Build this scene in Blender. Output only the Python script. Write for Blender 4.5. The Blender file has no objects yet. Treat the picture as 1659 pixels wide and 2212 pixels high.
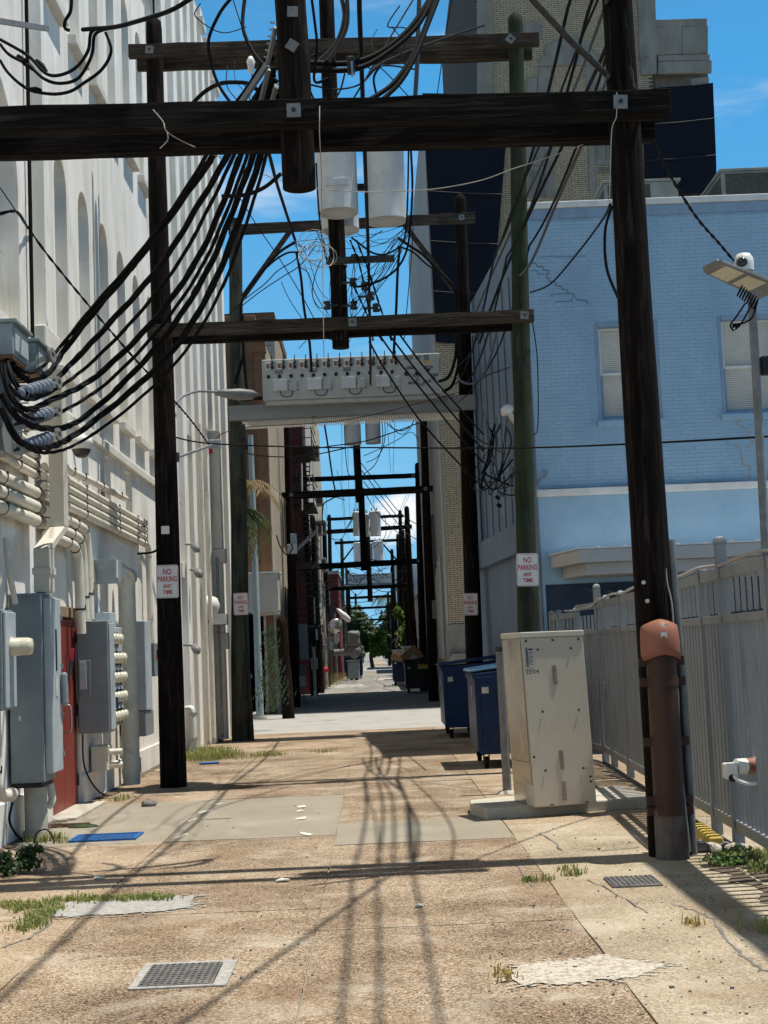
import bpy, bmesh, math, random
from mathutils import Vector, Matrix, Quaternion
random.seed(7)
SC = bpy.context.scene
COL = SC.collection

# ------------------------------------------------------------------ camera
F_PX, CX, CY, ROLL, EYE = 3100.0, 829.5, 1106.0, 0.042, 1.75
VPX, VPY = 808.0, 1405.0          # where the alley vanishes, in a 1659 x 2212 picture
def _basis():
    dx, dy = VPX - CX, VPY - CY
    a = dx*math.cos(ROLL) - dy*math.sin(ROLL); b = dx*math.sin(ROLL) + dy*math.cos(ROLL)
    yw = Vector((a, b, F_PX)).normalized()
    p = math.atan2(b, F_PX)
    up = Vector((0, -math.cos(p), math.sin(p))); up = (up - yw*up.dot(yw)).normalized()
    xw = yw.cross(up)
    if xw.x < 0: xw = -xw
    return xw, yw, up
XW, YW, UW = _basis()
def _w(c): return Vector((c.dot(XW), c.dot(YW), c.dot(UW)))
_r = _w(Vector((math.cos(ROLL), math.sin(ROLL), 0)))
_d = _w(Vector((-math.sin(ROLL), math.cos(ROLL), 0)))
_f = _w(Vector((0, 0, 1)))
cam = bpy.data.cameras.new('camera'); cam_o = bpy.data.objects.new('camera', cam); COL.objects.link(cam_o)
cam.sensor_fit = 'VERTICAL'; cam.sensor_height = 36.0; cam.lens = 36.0*F_PX/2212.0
cam.clip_start = 0.1; cam.clip_end = 3000
cam_o.matrix_world = Matrix(((_r.x, -_d.x, -_f.x, 0), (_r.y, -_d.y, -_f.y, 0), (_r.z, -_d.z, -_f.z, EYE), (0, 0, 0, 1)))
SC.camera = cam_o
def ray(px, py):
    dx, dy = px - CX, py - CY
    return _w(Vector((dx*math.cos(ROLL) - dy*math.sin(ROLL), dx*math.sin(ROLL) + dy*math.cos(ROLL), F_PX)))
EYEV = Vector((0, 0, EYE))
def P(px, py, Y): d = ray(px, py); return EYEV + d*(Y/d.y)       # a point at distance Y along the alley
def PX(px, py, X): d = ray(px, py); return EYEV + d*(X/d.x)      # a point on the plane x = X
def G(px, py, z=0.0): d = ray(px, py); return EYEV + d*((z - EYE)/d.z)   # a point on the ground

# ------------------------------------------------------------------ light, sky, exposure
SUN_DIR = Vector((0.285, 0.016, 0.958)).normalized()
sun = bpy.data.lights.new('sun', 'SUN'); sun.energy = 5.0; sun.angle = math.radians(0.53); sun.color = (1.0, 0.95, 0.865)
sun_o = bpy.data.objects.new('sun', sun); COL.objects.link(sun_o)
sun_o.rotation_mode = 'QUATERNION'; sun_o.rotation_quaternion = SUN_DIR.to_track_quat('Z', 'Y'); sun_o.location = (10, 0, 60)
wd = bpy.data.worlds.new('World'); SC.world = wd; wd.use_nodes = True
def _world():
    nt = wd.node_tree; nt.nodes.clear(); N = nt.nodes.new; L = nt.links.new
    out = N('ShaderNodeOutputWorld'); bg = N('ShaderNodeBackground'); L(bg.outputs[0], out.inputs[0])
    sky = N('ShaderNodeTexSky'); sky.sky_type = 'NISHITA'; sky.sun_disc = False
    sky.sun_elevation = math.asin(SUN_DIR.z); sky.sun_rotation = math.atan2(SUN_DIR.x, SUN_DIR.y)
    sky.air_density = 1.0; sky.dust_density = 0.15; sky.ozone_density = 4.0; sky.altitude = 0
    bg.inputs[1].default_value = 0.05
    tc = N('ShaderNodeTexCoord'); sep = N('ShaderNodeSeparateXYZ'); L(tc.outputs['Generated'], sep.inputs[0])
    # fair-weather cumulus near the horizon, thin cirrus streaks above
    m1 = N('ShaderNodeMapping'); m1.inputs['Scale'].default_value = (1, 1, 1.9); L(tc.outputs['Generated'], m1.inputs[0])
    n1 = N('ShaderNodeTexNoise'); n1.inputs['Scale'].default_value = 7.5; n1.inputs['Detail'].default_value = 5; n1.inputs['Roughness'].default_value = 0.55
    m1.inputs['Location'].default_value = (0.13, 0.0, 0.06)
    L(m1.outputs[0], n1.inputs[0])
    lo = N('ShaderNodeMapRange'); lo.inputs[1].default_value = 0.0; lo.inputs[2].default_value = 0.16; lo.inputs[3].default_value = 0.17; lo.inputs[4].default_value = -0.35
    L(sep.outputs[2], lo.inputs[0])
    # the cloud bank that stands over the end of the alley
    c = ray(850, 1095).normalized()
    vd = N('ShaderNodeVectorMath'); vd.operation = 'DISTANCE'; L(tc.outputs['Generated'], vd.inputs[0]); vd.inputs[1].default_value = c
    bk = N('ShaderNodeMapRange'); bk.inputs[1].default_value = 0.0; bk.inputs[2].default_value = 0.055; bk.inputs[3].default_value = 0.42; bk.inputs[4].default_value = 0.0
    L(vd.outputs['Value'], bk.inputs[0])
    a1 = N('ShaderNodeMath'); a1.operation = 'ADD'; L(n1.outputs[0], a1.inputs[0]); L(lo.outputs[0], a1.inputs[1])
    a2 = N('ShaderNodeMath'); a2.operation = 'ADD'; L(a1.outputs[0], a2.inputs[0]); L(bk.outputs[0], a2.inputs[1])
    r1 = N('ShaderNodeMapRange'); r1.interpolation_type = 'SMOOTHSTEP'; r1.inputs[1].default_value = 0.60; r1.inputs[2].default_value = 0.74; L(a2.outputs[0], r1.inputs[0])
    m2 = N('ShaderNodeMapping'); m2.inputs['Scale'].default_value = (2.2, 2.2, 9); m2.inputs['Rotation'].default_value = (0.25, 0.2, 0.4); L(tc.outputs['Generated'], m2.inputs[0])
    n2 = N('ShaderNodeTexNoise'); n2.inputs['Scale'].default_value = 2.6; n2.inputs['Detail'].default_value = 4; n2.inputs['Roughness'].default_value = 0.6; L(m2.outputs[0], n2.inputs[0])
    r2 = N('ShaderNodeMapRange'); r2.interpolation_type = 'SMOOTHSTEP'; r2.inputs[1].default_value = 0.52; r2.inputs[2].default_value = 0.85; r2.inputs[4].default_value = 0.55; L(n2.outputs[0], r2.inputs[0])
    mx = N('ShaderNodeMath'); mx.operation = 'MAXIMUM'; L(r1.outputs[0], mx.inputs[0]); L(r2.outputs[0], mx.inputs[1])
    mix = N('ShaderNodeMix'); mix.data_type = 'RGBA'; L(mx.outputs[0], mix.inputs[0])
    hs = N('ShaderNodeHueSaturation'); hs.inputs['Saturation'].default_value = 0.9; L(sky.outputs[0], hs.inputs['Color'])
    # humid coastal air: clear saturated blue overhead, paler towards the horizon, the same all the way round
    gr_ = N('ShaderNodeMapRange'); gr_.interpolation_type = 'SMOOTHSTEP'; gr_.inputs[1].default_value = 0.02; gr_.inputs[2].default_value = 0.40; L(sep.outputs[2], gr_.inputs[0])
    gc = N('ShaderNodeMix'); gc.data_type = 'RGBA'; L(gr_.outputs[0], gc.inputs[0]); gc.inputs[6].default_value = (3.9, 10.2, 15.6, 1); gc.inputs[7].default_value = (1.3, 6.7, 13.9, 1)
    hz = N('ShaderNodeMapRange'); hz.interpolation_type = 'SMOOTHSTEP'; hz.inputs[1].default_value = 0.36; hz.inputs[2].default_value = 0.6; hz.inputs[3].default_value = 0.95; hz.inputs[4].default_value = 0.0; L(sep.outputs[2], hz.inputs[0])
    mh = N('ShaderNodeMix'); mh.data_type = 'RGBA'; L(hz.outputs[0], mh.inputs[0]); L(hs.outputs[0], mh.inputs[6]); L(gc.outputs[2], mh.inputs[7])
    L(mh.outputs[2], mix.inputs[6]); mix.inputs[7].default_value = (17.0, 17.4, 17.8, 1)
    L(mix.outputs[2], bg.inputs[0])
_world()
try: wd.cycles.sampling_method = 'MANUAL'; wd.cycles.sample_map_resolution = 256
except Exception: pass
SC.render.engine = 'CYCLES'
SC.view_settings.view_transform = 'Standard'; SC.view_settings.look = 'None'; SC.view_settings.gamma = 1.0
SC.view_settings.use_curve_mapping = False; SC.view_settings.exposure = 0.2
try:
    SC.cycles.use_denoising = True; SC.cycles.max_bounces = 4; SC.cycles.diffuse_bounces = 3; SC.cycles.glossy_bounces = 2
    SC.cycles.use_adaptive_sampling = True; SC.cycles.adaptive_threshold = 0.02; SC.cycles.use_light_tree = False; SC.cycles.caustics_reflective = False; SC.cycles.caustics_refractive = False
    SC.cycles.transparent_max_bounces = 8
except Exception: pass

# ------------------------------------------------------------------ mesh builder
class MB:
    def __init__(s): s.v = []; s.f = []; s.sm = []
    def add(s, vs, fs, smooth=False):
        o = len(s.v); s.v += [tuple(v) for v in vs]
        for f in fs: s.f.append([i + o for i in f]); s.sm.append(smooth)
        return s
    def quad(s, *p): return s.add(p, [list(range(len(p)))])
    def box(s, lo, hi, R=None, c=None):
        x0, y0, z0 = lo; x1, y1, z1 = hi
        vs = [Vector(p) for p in ((x0,y0,z0),(x1,y0,z0),(x1,y1,z0),(x0,y1,z0),(x0,y0,z1),(x1,y0,z1),(x1,y1,z1),(x0,y1,z1))]
        if R is not None:
            cc = Vector(c) if c is not None else (Vector(lo) + Vector(hi))/2
            vs = [R @ (v - cc) + cc for v in vs]
        return s.add(vs, [(0,3,2,1),(4,5,6,7),(0,1,5,4),(1,2,6,5),(2,3,7,6),(3,0,4,7)])
    def cbox(s, c, d, R=None):
        c = Vector(c); d = Vector(d)/2
        return s.box(c - d, c + d, R, c)
    def bar(s, p, q, w, h, up=(0,0,1)):
        p = Vector(p); q = Vector(q); a = (q - p).normalized(); u = Vector(up)
        sd = a.cross(u)
        if sd.length < 1e-4: sd = a.cross(Vector((1,0,0)))
        sd.normalize(); u = sd.cross(a)
        vs = [b + sd*w/2*i + u*h/2*j for b in (p, q) for i, j in ((-1,-1),(1,-1),(1,1),(-1,1))]
        return s.add(vs, [(0,3,2,1),(4,5,6,7),(0,1,5,4),(1,2,6,5),(2,3,7,6),(3,0,4,7)])
    def cyl(s, p, q, r, r2=None, n=12, caps=True, wob=0.0):
        return s.tube([p, q], [r, r if r2 is None else r2], n, caps, wob)
    def tube(s, pts, r, n=8, caps=True, wob=0.0):
        pts = [Vector(p) for p in pts]; m = len(pts)
        rs = list(r) if isinstance(r, (list, tuple)) else [r]*m
        T = []
        for i in range(m):
            t = pts[min(i+1, m-1)] - pts[max(i-1, 0)]
            T.append(t.normalized() if t.length > 1e-9 else Vector((0,0,1)))
        ref = Vector((0,0,1)) if abs(T[0].z) < 0.9 else Vector((1,0,0))
        u = T[0].cross(ref).normalized(); rings = []
        for i in range(m):
            if i:
                u = u - T[i]*u.dot(T[i])
                u = u.normalized() if u.length > 1e-6 else T[i].orthogonal().normalized()
            w = T[i].cross(u)
            ring = []
            for k in range(n):
                a = 2*math.pi*k/n; rr = rs[i]*(1 + (random.uniform(-wob, wob) if wob else 0))
                ring.append(pts[i] + u*math.cos(a)*rr + w*math.sin(a)*rr)
            rings.append(ring)
        vs = [v for g in rings for v in g]; fs = []
        for i in range(m-1):
            for k in range(n):
                k2 = (k+1) % n
                fs.append((i*n+k, (i+1)*n+k, (i+1)*n+k2, i*n+k2))
        s.add(vs, [f[::-1] for f in fs], True)
        if caps:
            s.add(rings[0], [list(range(n))[::-1]])
            s.add(rings[-1], [list(range(n))])
        return s
    def lathe(s, prof, c, axis=(0,0,1), n=20, smooth=True):
        c = Vector(c); a = Vector(axis).normalized(); u = a.orthogonal().normalized(); w = a.cross(u)
        vs = []
        for r, h in prof:
            for k in range(n):
                t = 2*math.pi*k/n; vs.append(c + a*h + (u*math.cos(t) + w*math.sin(t))*max(r, 1e-4))
        fs = [(i*n+k, i*n+(k+1) % n, (i+1)*n+(k+1) % n, (i+1)*n+k) for i in range(len(prof)-1) for k in range(n)]
        return s.add(vs, fs, smooth)
    def ball(s, c, r, n=12, m=8, sq=(1,1,1)):
        c = Vector(c); vs = []; fs = []
        for i in range(m+1):
            t = math.pi*i/m
            for k in range(n):
                a = 2*math.pi*k/n
                vs.append(c + Vector((r*sq[0]*math.sin(t)*math.cos(a), r*sq[1]*math.sin(t)*math.sin(a), r*sq[2]*math.cos(t))))
        for i in range(m):
            for k in range(n): fs.append((i*n+k, (i+1)*n+k, (i+1)*n+(k+1) % n, i*n+(k+1) % n))
        return s.add(vs, fs, True)
    def prism(s, poly, axis, a, b):
        # poly: 2D outline; axis x: (y,z), y: (x,z), z: (x,y)
        def mk(p, h): return {'x': (h, p[0], p[1]), 'y': (p[0], h, p[1]), 'z': (p[0], p[1], h)}[axis]
        n = len(poly); vs = [mk(p, a) for p in poly] + [mk(p, b) for p in poly]
        return s.add(vs, [list(range(n))[::-1], list(range(n, 2*n))] + [(i, (i+1) % n, n+(i+1) % n, n+i) for i in range(n)])
    def mesh(s, name='mesh'):
        me = bpy.data.meshes.new(name); me.from_pydata(s.v, [], s.f); me.validate(clean_customdata=False) if False else None
        for p, sm in zip(me.polygons, s.sm): p.use_smooth = sm
        me.update(); return me
    def build(s, name, m, parent=None, bevel=0.0, segs=2):
        me = s.mesh(name); return link(name, me, m, parent, bevel, segs)
ROOT_INV = {}
def link(name, me, m, parent=None, bevel=0.0, segs=2):
    if m is not None and not me.materials: me.materials.append(M(m) if isinstance(m, str) else m)
    o = bpy.data.objects.new(name, me); COL.objects.link(o)
    if parent is not None:
        o.parent = parent
        if parent.name in ROOT_INV: o.matrix_parent_inverse = ROOT_INV[parent.name]
    if bevel:
        b = o.modifiers.new('bevel', 'BEVEL'); b.width = bevel; b.segments = segs; b.limit_method = 'ANGLE'; b.angle_limit = math.radians(40)
    return o
def thing(name, label, cat, loc=(0,0,0), group=None):
    o = bpy.data.objects.new(name, None); COL.objects.link(o); o.empty_display_size = 0.1
    o.location = loc; ROOT_INV[o.name] = Matrix.Translation(-Vector(loc))
    return tag(o, label, cat, group)
def tag(o, label, cat, group=None):
    o['label'] = label; o['category'] = cat
    if group: o['group'] = group
    return o
def struct(o, kind='structure', label=None):
    o['kind'] = kind
    if label: o['label'] = label
    return o
def copy_tree(o, loc, label=None, rotz=0.0, scale=None):
    c = o.copy(); COL.objects.link(c); c.location = loc; c.rotation_euler = (0, 0, rotz)
    if scale: c.scale = scale
    if label: c['label'] = label
    for ch in o.children:
        d = ch.copy(); COL.objects.link(d); d.parent = c; d.matrix_parent_inverse = ch.matrix_parent_inverse.copy()
        for g in ch.children:
            e = g.copy(); COL.objects.link(e); e.parent = d; e.matrix_parent_inverse = g.matrix_parent_inverse.copy()
    return c
def boolean_cut(o, cutter_mb):
    me = cutter_mb.mesh('cut'); c = bpy.data.objects.new('cut', me); COL.objects.link(c)
    md = o.modifiers.new('cut', 'BOOLEAN'); md.operation = 'DIFFERENCE'; md.object = c; md.solver = 'EXACT'
    dg = bpy.context.evaluated_depsgraph_get(); dg.update()
    new = bpy.data.meshes.new_from_object(o.evaluated_get(dg)); o.modifiers.remove(md)
    mats = list(o.data.materials); o.data = new
    if not new.materials:
        for m in mats: new.materials.append(m)
    bpy.data.objects.remove(c); return o
def spline(pts, sub=6):
    pts = [Vector(p) for p in pts]
    if len(pts) < 3: return pts
    out = []
    for i in range(len(pts)-1):
        p0 = pts[max(i-1,0)]; p1 = pts[i]; p2 = pts[i+1]; p3 = pts[min(i+2, len(pts)-1)]
        for k in range(sub):
            t = k/sub
            out.append(0.5*((2*p1) + (p2-p0)*t + (2*p0-5*p1+4*p2-p3)*t*t + (3*p1-p0-3*p2+p3)*t*t*t))
    out.append(pts[-1]); return out
def sag(p, q, s, n=14):
    p = Vector(p); q = Vector(q)
    return [p.lerp(q, i/n) - Vector((0,0,4*s*(i/n)*(1-i/n))) for i in range(n+1)]
def text_mesh(txt, size, depth=0.0, align='CENTER', spacing=1.0, xs=1.0, bold=0.0):
    cu = bpy.data.curves.new('txt', 'FONT'); cu.body = txt; cu.size = size; cu.align_x = align; cu.align_y = 'CENTER'
    cu.extrude = depth; cu.space_character = spacing; cu.offset = bold; cu.resolution_u = 2
    o = bpy.data.objects.new('txt', cu); COL.objects.link(o)
    dg = bpy.context.evaluated_depsgraph_get(); dg.update()
    me = bpy.data.meshes.new_from_object(o.evaluated_get(dg)); bpy.data.objects.remove(o)
    for v in me.vertices: v.co.x *= xs
    return me
def add_text(mb, me, origin, right, up):
    origin = Vector(origin); r = Vector(right).normalized(); u = Vector(up).normalized(); n = r.cross(u)
    mb.add([origin + r*v.co.x + u*v.co.y + n*v.co.z for v in me.vertices], [list(p.vertices) for p in me.polygons])

# ------------------------------------------------------------------ materials
MATS = {}
def M(n): return MATS[n]
def new_mat(name):
    m = bpy.data.materials.new(name); m.use_nodes = True; nt = m.node_tree
    b = nt.nodes['Principled BSDF']; MATS[name] = m; return m, nt, b
def rgb(c): return (c[0], c[1], c[2], 1)
def _noise(nt, scale, detail=5, rough=0.55, stretch=(1,1,1), loc=(0,0,0), dist=0.0):
    N = nt.nodes.new; L = nt.links.new
    g = N('ShaderNodeNewGeometry'); mp = N('ShaderNodeMapping'); mp.inputs['Scale'].default_value = stretch; mp.inputs['Location'].default_value = loc
    L(g.outputs['Position'], mp.inputs[0])
    n = N('ShaderNodeTexNoise'); n.inputs['Scale'].default_value = scale; n.inputs['Detail'].default_value = detail
    n.inputs['Roughness'].default_value = rough; n.inputs['Distortion'].default_value = dist
    L(mp.outputs[0], n.inputs[0]); return n
def _ramp(nt, fac, stops):
    r = nt.nodes.new('ShaderNodeValToRGB'); e = r.color_ramp.elements
    while len(e) > 1: e.remove(e[-1])
    e[0].position = stops[0][0]; e[0].color = rgb(stops[0][1])
    for p, c in stops[1:]:
        k = e.new(p); k.color = rgb(c)
    nt.links.new(fac, r.inputs[0]); return r
def _mix(nt, a, b, fac, mode='MIX'):
    m = nt.nodes.new('ShaderNodeMix'); m.data_type = 'RGBA'; m.blend_type = mode
    for sock, v in ((m.inputs[0], fac), (m.inputs[6], a), (m.inputs[7], b)):
        if isinstance(v, (int, float)): sock.default_value = v
        elif isinstance(v, tuple): sock.default_value = rgb(v)
        else: nt.links.new(v, sock)
    return m.outputs[2]
def _map(nt, v, a, b, c=0.0, d=1.0):
    m = nt.nodes.new('ShaderNodeMapRange'); m.inputs[1].default_value = a; m.inputs[2].default_value = b; m.inputs[3].default_value = c; m.inputs[4].default_value = d
    nt.links.new(v, m.inputs[0]); return m.outputs[0]
def _bump(nt, b, h, strength=0.3, dist=0.01, prev=None):
    n = nt.nodes.new('ShaderNodeBump'); n.inputs['Strength'].default_value = strength; n.inputs['Distance'].default_value = dist
    nt.links.new(h, n.inputs['Height'])
    if prev is not None: nt.links.new(prev.outputs[0], n.inputs['Normal'])
    nt.links.new(n.outputs[0], b.inputs['Normal']); return n
def mat(name, c1, c2=None, rough=0.6, metal=0.0, scale=6.0, stretch=(1,1,1), bump=0.0, bscale=None, bdist=0.004, dirt=None, dscale=1.5, dlo=0.5, dhi=0.75, spec=0.28, coat=0.0):
    m, nt, b = new_mat(name)
    b.inputs['Roughness'].default_value = rough; b.inputs['Metallic'].default_value = metal; b.inputs['Specular IOR Level'].default_value = spec
    if coat: b.inputs['Coat Weight'].default_value = coat
    if c2 is None: c2 = tuple(x*0.8 for x in c1)
    n = _noise(nt, scale, 3, 0.6, stretch)
    col = _mix(nt, c1, c2, _map(nt, n.outputs[0], 0.35, 0.68))
    if dirt:
        d = _noise(nt, dscale, 4, 0.65, stretch, (3.1, 1.7, 0.4), 0.3)
        col = _mix(nt, col, dirt, _map(nt, d.outputs[0], dlo, dhi, 0, 0.85))
    nt.links.new(col, b.inputs['Base Color'])
    if bump:
        h = _noise(nt, bscale or scale*4, 3, 0.65, stretch); _bump(nt, b, h.outputs[0], bump, bdist)
    return m
def wood(name, dark, mid, light, stretch, crack=0.55, green=None):
    m, nt, b = new_mat(name); b.inputs['Roughness'].default_value = 0.9; b.inputs['Specular IOR Level'].default_value = 0.08
    n1 = _noise(nt, 9.0, 5, 0.7, stretch, (0,0,0), 0.6)
    n2 = _noise(nt, 2.2, 4, 0.5, (1,1,1), (2,2,2))
    n3 = _noise(nt, 30.0, 3, 0.75, stretch, (4,1,3), 0.3)
    r = _ramp(nt, n1.outputs[0], [(0.30, dark), (0.52, mid), (0.74, light)])
    col = _mix(nt, r.outputs[0], dark, _map(nt, n2.outputs[0], 0.45, 0.7, 0, 0.55))
    col = _mix(nt, col, tuple(x*0.25 for x in dark), _map(nt, n3.outputs[0], crack, crack+0.12, 0, 0.85))
    if green:
        n4 = _noise(nt, 3.0, 5, 0.6, tuple(s**0.5 for s in stretch), (9,4,2)); col = _mix(nt, col, green, _map(nt, n4.outputs[0], 0.42, 0.62, 0, 0.6))
    nt.links.new(col, b.inputs['Base Color'])
    p = _bump(nt, b, n1.outputs[0], 0.55, 0.02)
    _bump(nt, b, n3.outputs[0], 0.5, 0.012, p)
    return m
def _mats():
    wood('pole_wood', (0.0035,0.00275,0.0025), (0.0105,0.00775,0.00625), (0.0494,0.0361,0.0285), (2.2,2.2,0.16))
    wood('pole_wood_red', (0.0066,0.00385,0.00275), (0.0187,0.011,0.007975), (0.0385,0.0242,0.01815), (2.2,2.2,0.16))
    wood('pole_green', (0.01152,0.01296,0.00936), (0.03744,0.04032,0.0288), (0.0864,0.0864,0.06336), (2.0,2.0,0.14), 0.6, (0.036,0.058,0.032))
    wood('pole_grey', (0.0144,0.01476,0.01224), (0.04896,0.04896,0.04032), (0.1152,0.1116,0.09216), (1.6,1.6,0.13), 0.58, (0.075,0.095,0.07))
    wood('beam_wood', (0.0121,0.0099,0.00825), (0.0385,0.0308,0.0253), (0.088,0.0715,0.05775), (0.12,2.0,2.4))
    wood('beam_old', (0.01872,0.01512,0.01224), (0.0612,0.04824,0.03744), (0.1368,0.1094,0.08496), (0.12,2.0,2.4))
    wood('beam_dark', (0.004,0.0035,0.00325), (0.012,0.01,0.009), (0.057,0.0475,0.04085), (0.12,2.0,2.4))
    mat('rubber', (0.006,0.006,0.0065), (0.009,0.009,0.010), 0.7, scale=30, spec=0.1)
    mat('cable_grey', (0.045,0.045,0.045), (0.075,0.075,0.073), 0.5, scale=30)
    mat('cable_white', (0.42,0.41,0.38), (0.34,0.33,0.30), 0.5, scale=30)
    mat('galv', (0.42,0.43,0.44), (0.30,0.31,0.32), 0.42, 0.75, scale=14, bump=0.1)
    mat('galv_dull', (0.23,0.235,0.235), (0.16,0.165,0.165), 0.6, 0.2, scale=10, bump=0.1, dirt=(0.2,0.17,0.13), dscale=3, dlo=0.6, dhi=0.85)
    mat('steel_dark', (0.06,0.06,0.06), (0.035,0.033,0.03), 0.6, 0.4, scale=20, dirt=(0.10,0.05,0.025), dscale=6, dlo=0.55, dhi=0.8)
    mat('black_metal', (0.02,0.02,0.022), (0.012,0.012,0.013), 0.6, scale=20)
    mat('can_grey', (0.58,0.60,0.60), (0.52,0.54,0.54), 0.45, scale=4, dirt=(0.42,0.42,0.40), dscale=3, dlo=0.55, dhi=0.8)
    mat('gear_grey', (0.45,0.46,0.435), (0.40,0.41,0.385), 0.5, scale=4, stretch=(1,1,0.4), dirt=(0.40,0.37,0.30), dscale=2.5, dlo=0.55, dhi=0.85)
    mat('beam_steel', (0.27,0.28,0.275), (0.22,0.23,0.225), 0.6, scale=3, stretch=(0.3,1,1), dirt=(0.26,0.23,0.20), dscale=2.0, dlo=0.58, dhi=0.75)
    mat('sign_white', (0.74,0.74,0.73), (0.66,0.66,0.65), 0.45, scale=8)
    mat('sign_red', (0.46,0.018,0.035), (0.40,0.018,0.03), 0.5, scale=10)
    mat('letter_black', (0.02,0.02,0.022), (0.015,0.015,0.016), 0.6)
    mat('box_grey', (0.23,0.265,0.27), (0.19,0.22,0.225), 0.48, scale=3, dirt=(0.30,0.33,0.33), dscale=2, dlo=0.52, dhi=0.8, bump=0.04, bscale=25)
    mat('box_light', (0.42,0.47,0.49), (0.36,0.41,0.43), 0.5, scale=3, dirt=(0.55,0.58,0.58), dscale=3, dlo=0.5, dhi=0.8)
    mat('meter_glass', (0.66,0.62,0.46), (0.50,0.47,0.35), 0.18, scale=10, coat=0.6)
    mat('pvc', (0.72,0.67,0.55), (0.62,0.575,0.47), 0.5, scale=5, dirt=(0.36,0.32,0.25), dscale=4, dlo=0.58, dhi=0.85)
    mat('cream_metal', (0.64,0.60,0.50), (0.57,0.53,0.44), 0.55, scale=3, stretch=(1,1,0.3), dirt=(0.34,0.30,0.23), dscale=3, dlo=0.56, dhi=0.85)
    mat('red_door', (0.235,0.042,0.032), (0.20,0.036,0.028), 0.45, scale=4, dirt=(0.30,0.09,0.07), dscale=3, dlo=0.6, dhi=0.85)
    mat('insulator', (0.27,0.30,0.355), (0.22,0.25,0.30), 0.3, scale=10)
    mat('hood_metal', (0.30,0.36,0.38), (0.24,0.29,0.31), 0.5, 0.2, scale=5, dirt=(0.20,0.11,0.06), dscale=5, dlo=0.62, dhi=0.8)
    mat('rust_pan', (0.30,0.17,0.10), (0.22,0.12,0.07), 0.7, scale=8)
    mat('guard_brown', (0.060,0.028,0.019), (0.042,0.020,0.014), 0.5, scale=4, stretch=(1,1,0.4), dirt=(0.18,0.12,0.09), dscale=4, dlo=0.62, dhi=0.85)
    mat('guard_orange', (0.30,0.125,0.078), (0.235,0.095,0.06), 0.55, scale=5, dirt=(0.22,0.13,0.10), dscale=4, dlo=0.55, dhi=0.8)
    mat('guard_base', (0.13,0.12,0.108), (0.085,0.075,0.065), 0.75, scale=5, stretch=(1,1,0.4), dirt=(0.075,0.038,0.025), dscale=4, dlo=0.45, dhi=0.65)
    mat('guard_white', (0.7,0.69,0.66), (0.6,0.59,0.56), 0.7)
    mat('concrete', (0.50,0.47,0.39), (0.41,0.38,0.31), 0.85, scale=7, bump=0.25, bscale=60, dirt=(0.24,0.22,0.18), dscale=2, dlo=0.52, dhi=0.8)
    mat('concrete_dark', (0.20,0.19,0.175), (0.13,0.125,0.115), 0.85, scale=5, bump=0.3, bscale=50)
    mat('cabinet_beige', (0.53,0.495,0.41), (0.50,0.465,0.385), 0.42, scale=2, dirt=(0.43,0.39,0.31), dscale=2, dlo=0.55, dhi=0.85, bump=0.03, bscale=20)
    mat('cabinet_steel', (0.52,0.47,0.38), (0.34,0.30,0.24), 0.22, 0.75, scale=1.6, stretch=(1,1,0.5), dirt=(0.22,0.18,0.13), dscale=2.6, dlo=0.5, dhi=0.7)
    mat('fence_grey', (0.27,0.28,0.285), (0.225,0.235,0.24), 0.5, scale=4, stretch=(1,1,0.3), dirt=(0.14,0.14,0.13), dscale=3, dlo=0.55, dhi=0.8)
    mat('dumpster_blue', (0.007,0.027,0.092), (0.005,0.019,0.068), 0.42, scale=3, dirt=(0.035,0.04,0.05), dscale=3, dlo=0.55, dhi=0.72, bump=0.15, bscale=8)
    mat('dumpster_lid', (0.10,0.20,0.30), (0.06,0.13,0.22), 0.5, scale=3, dirt=(0.2,0.25,0.28), dscale=3)
    mat('dumpster_black', (0.012,0.014,0.018), (0.02,0.022,0.026), 0.5, scale=4)
    mat('paper', (0.62,0.60,0.54), (0.5,0.48,0.43), 0.8, scale=10)
    mat('cardboard', (0.42,0.25,0.13), (0.36,0.21,0.11), 0.85, scale=6)
    mat('yellow_paint', (0.62,0.42,0.05), (0.5,0.36,0.08), 0.7, scale=9, dirt=(0.33,0.30,0.24), dscale=8, dlo=0.5, dhi=0.7)
    mat('blue_paint', (0.025,0.13,0.36), (0.02,0.10,0.29), 0.6, scale=14, dirt=(0.18,0.22,0.3), dscale=20, dlo=0.58, dhi=0.75)
    mat('white_mark', (0.66,0.63,0.56), (0.50,0.46,0.39), 0.9, scale=25)
    mat('cement_white', (0.52,0.48,0.41), (0.42,0.38,0.31), 0.95, scale=16, dirt=(0.27,0.20,0.135), dscale=38, dlo=0.50, dhi=0.60, bump=0.5, bscale=60)
    mat('cement_grey', (0.40,0.39,0.365), (0.30,0.29,0.27), 0.95, scale=16, dirt=(0.25,0.22,0.18), dscale=38, dlo=0.50, dhi=0.62, bump=0.5, bscale=60)
    mat('iron_cover', (0.155,0.15,0.145), (0.10,0.097,0.093), 0.65, 0.3, scale=30, bump=0.5, bscale=90, dirt=(0.26,0.23,0.18), dscale=5, dlo=0.5, dhi=0.7)
    mat('net_black', (0.008,0.010,0.016), (0.012,0.014,0.022), 0.9, scale=40, bump=0.3, bscale=60, spec=0.1)
    mat('stone_trim', (0.265,0.24,0.20), (0.205,0.183,0.15), 0.85, scale=3, stretch=(1,1,0.5), dirt=(0.13,0.125,0.12), dscale=1.2, dlo=0.5, dhi=0.75, bump=0.2, bscale=20)
    mat('tan_brick', (0.46,0.37,0.245), (0.35,0.28,0.185), 0.9, scale=8, dirt=(0.27,0.21,0.14), dscale=6, dlo=0.5, dhi=0.75, bump=0.2, bscale=40)
    mat('tan_mortar', (0.085,0.07,0.05), (0.065,0.052,0.038), 0.9, scale=9)
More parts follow.
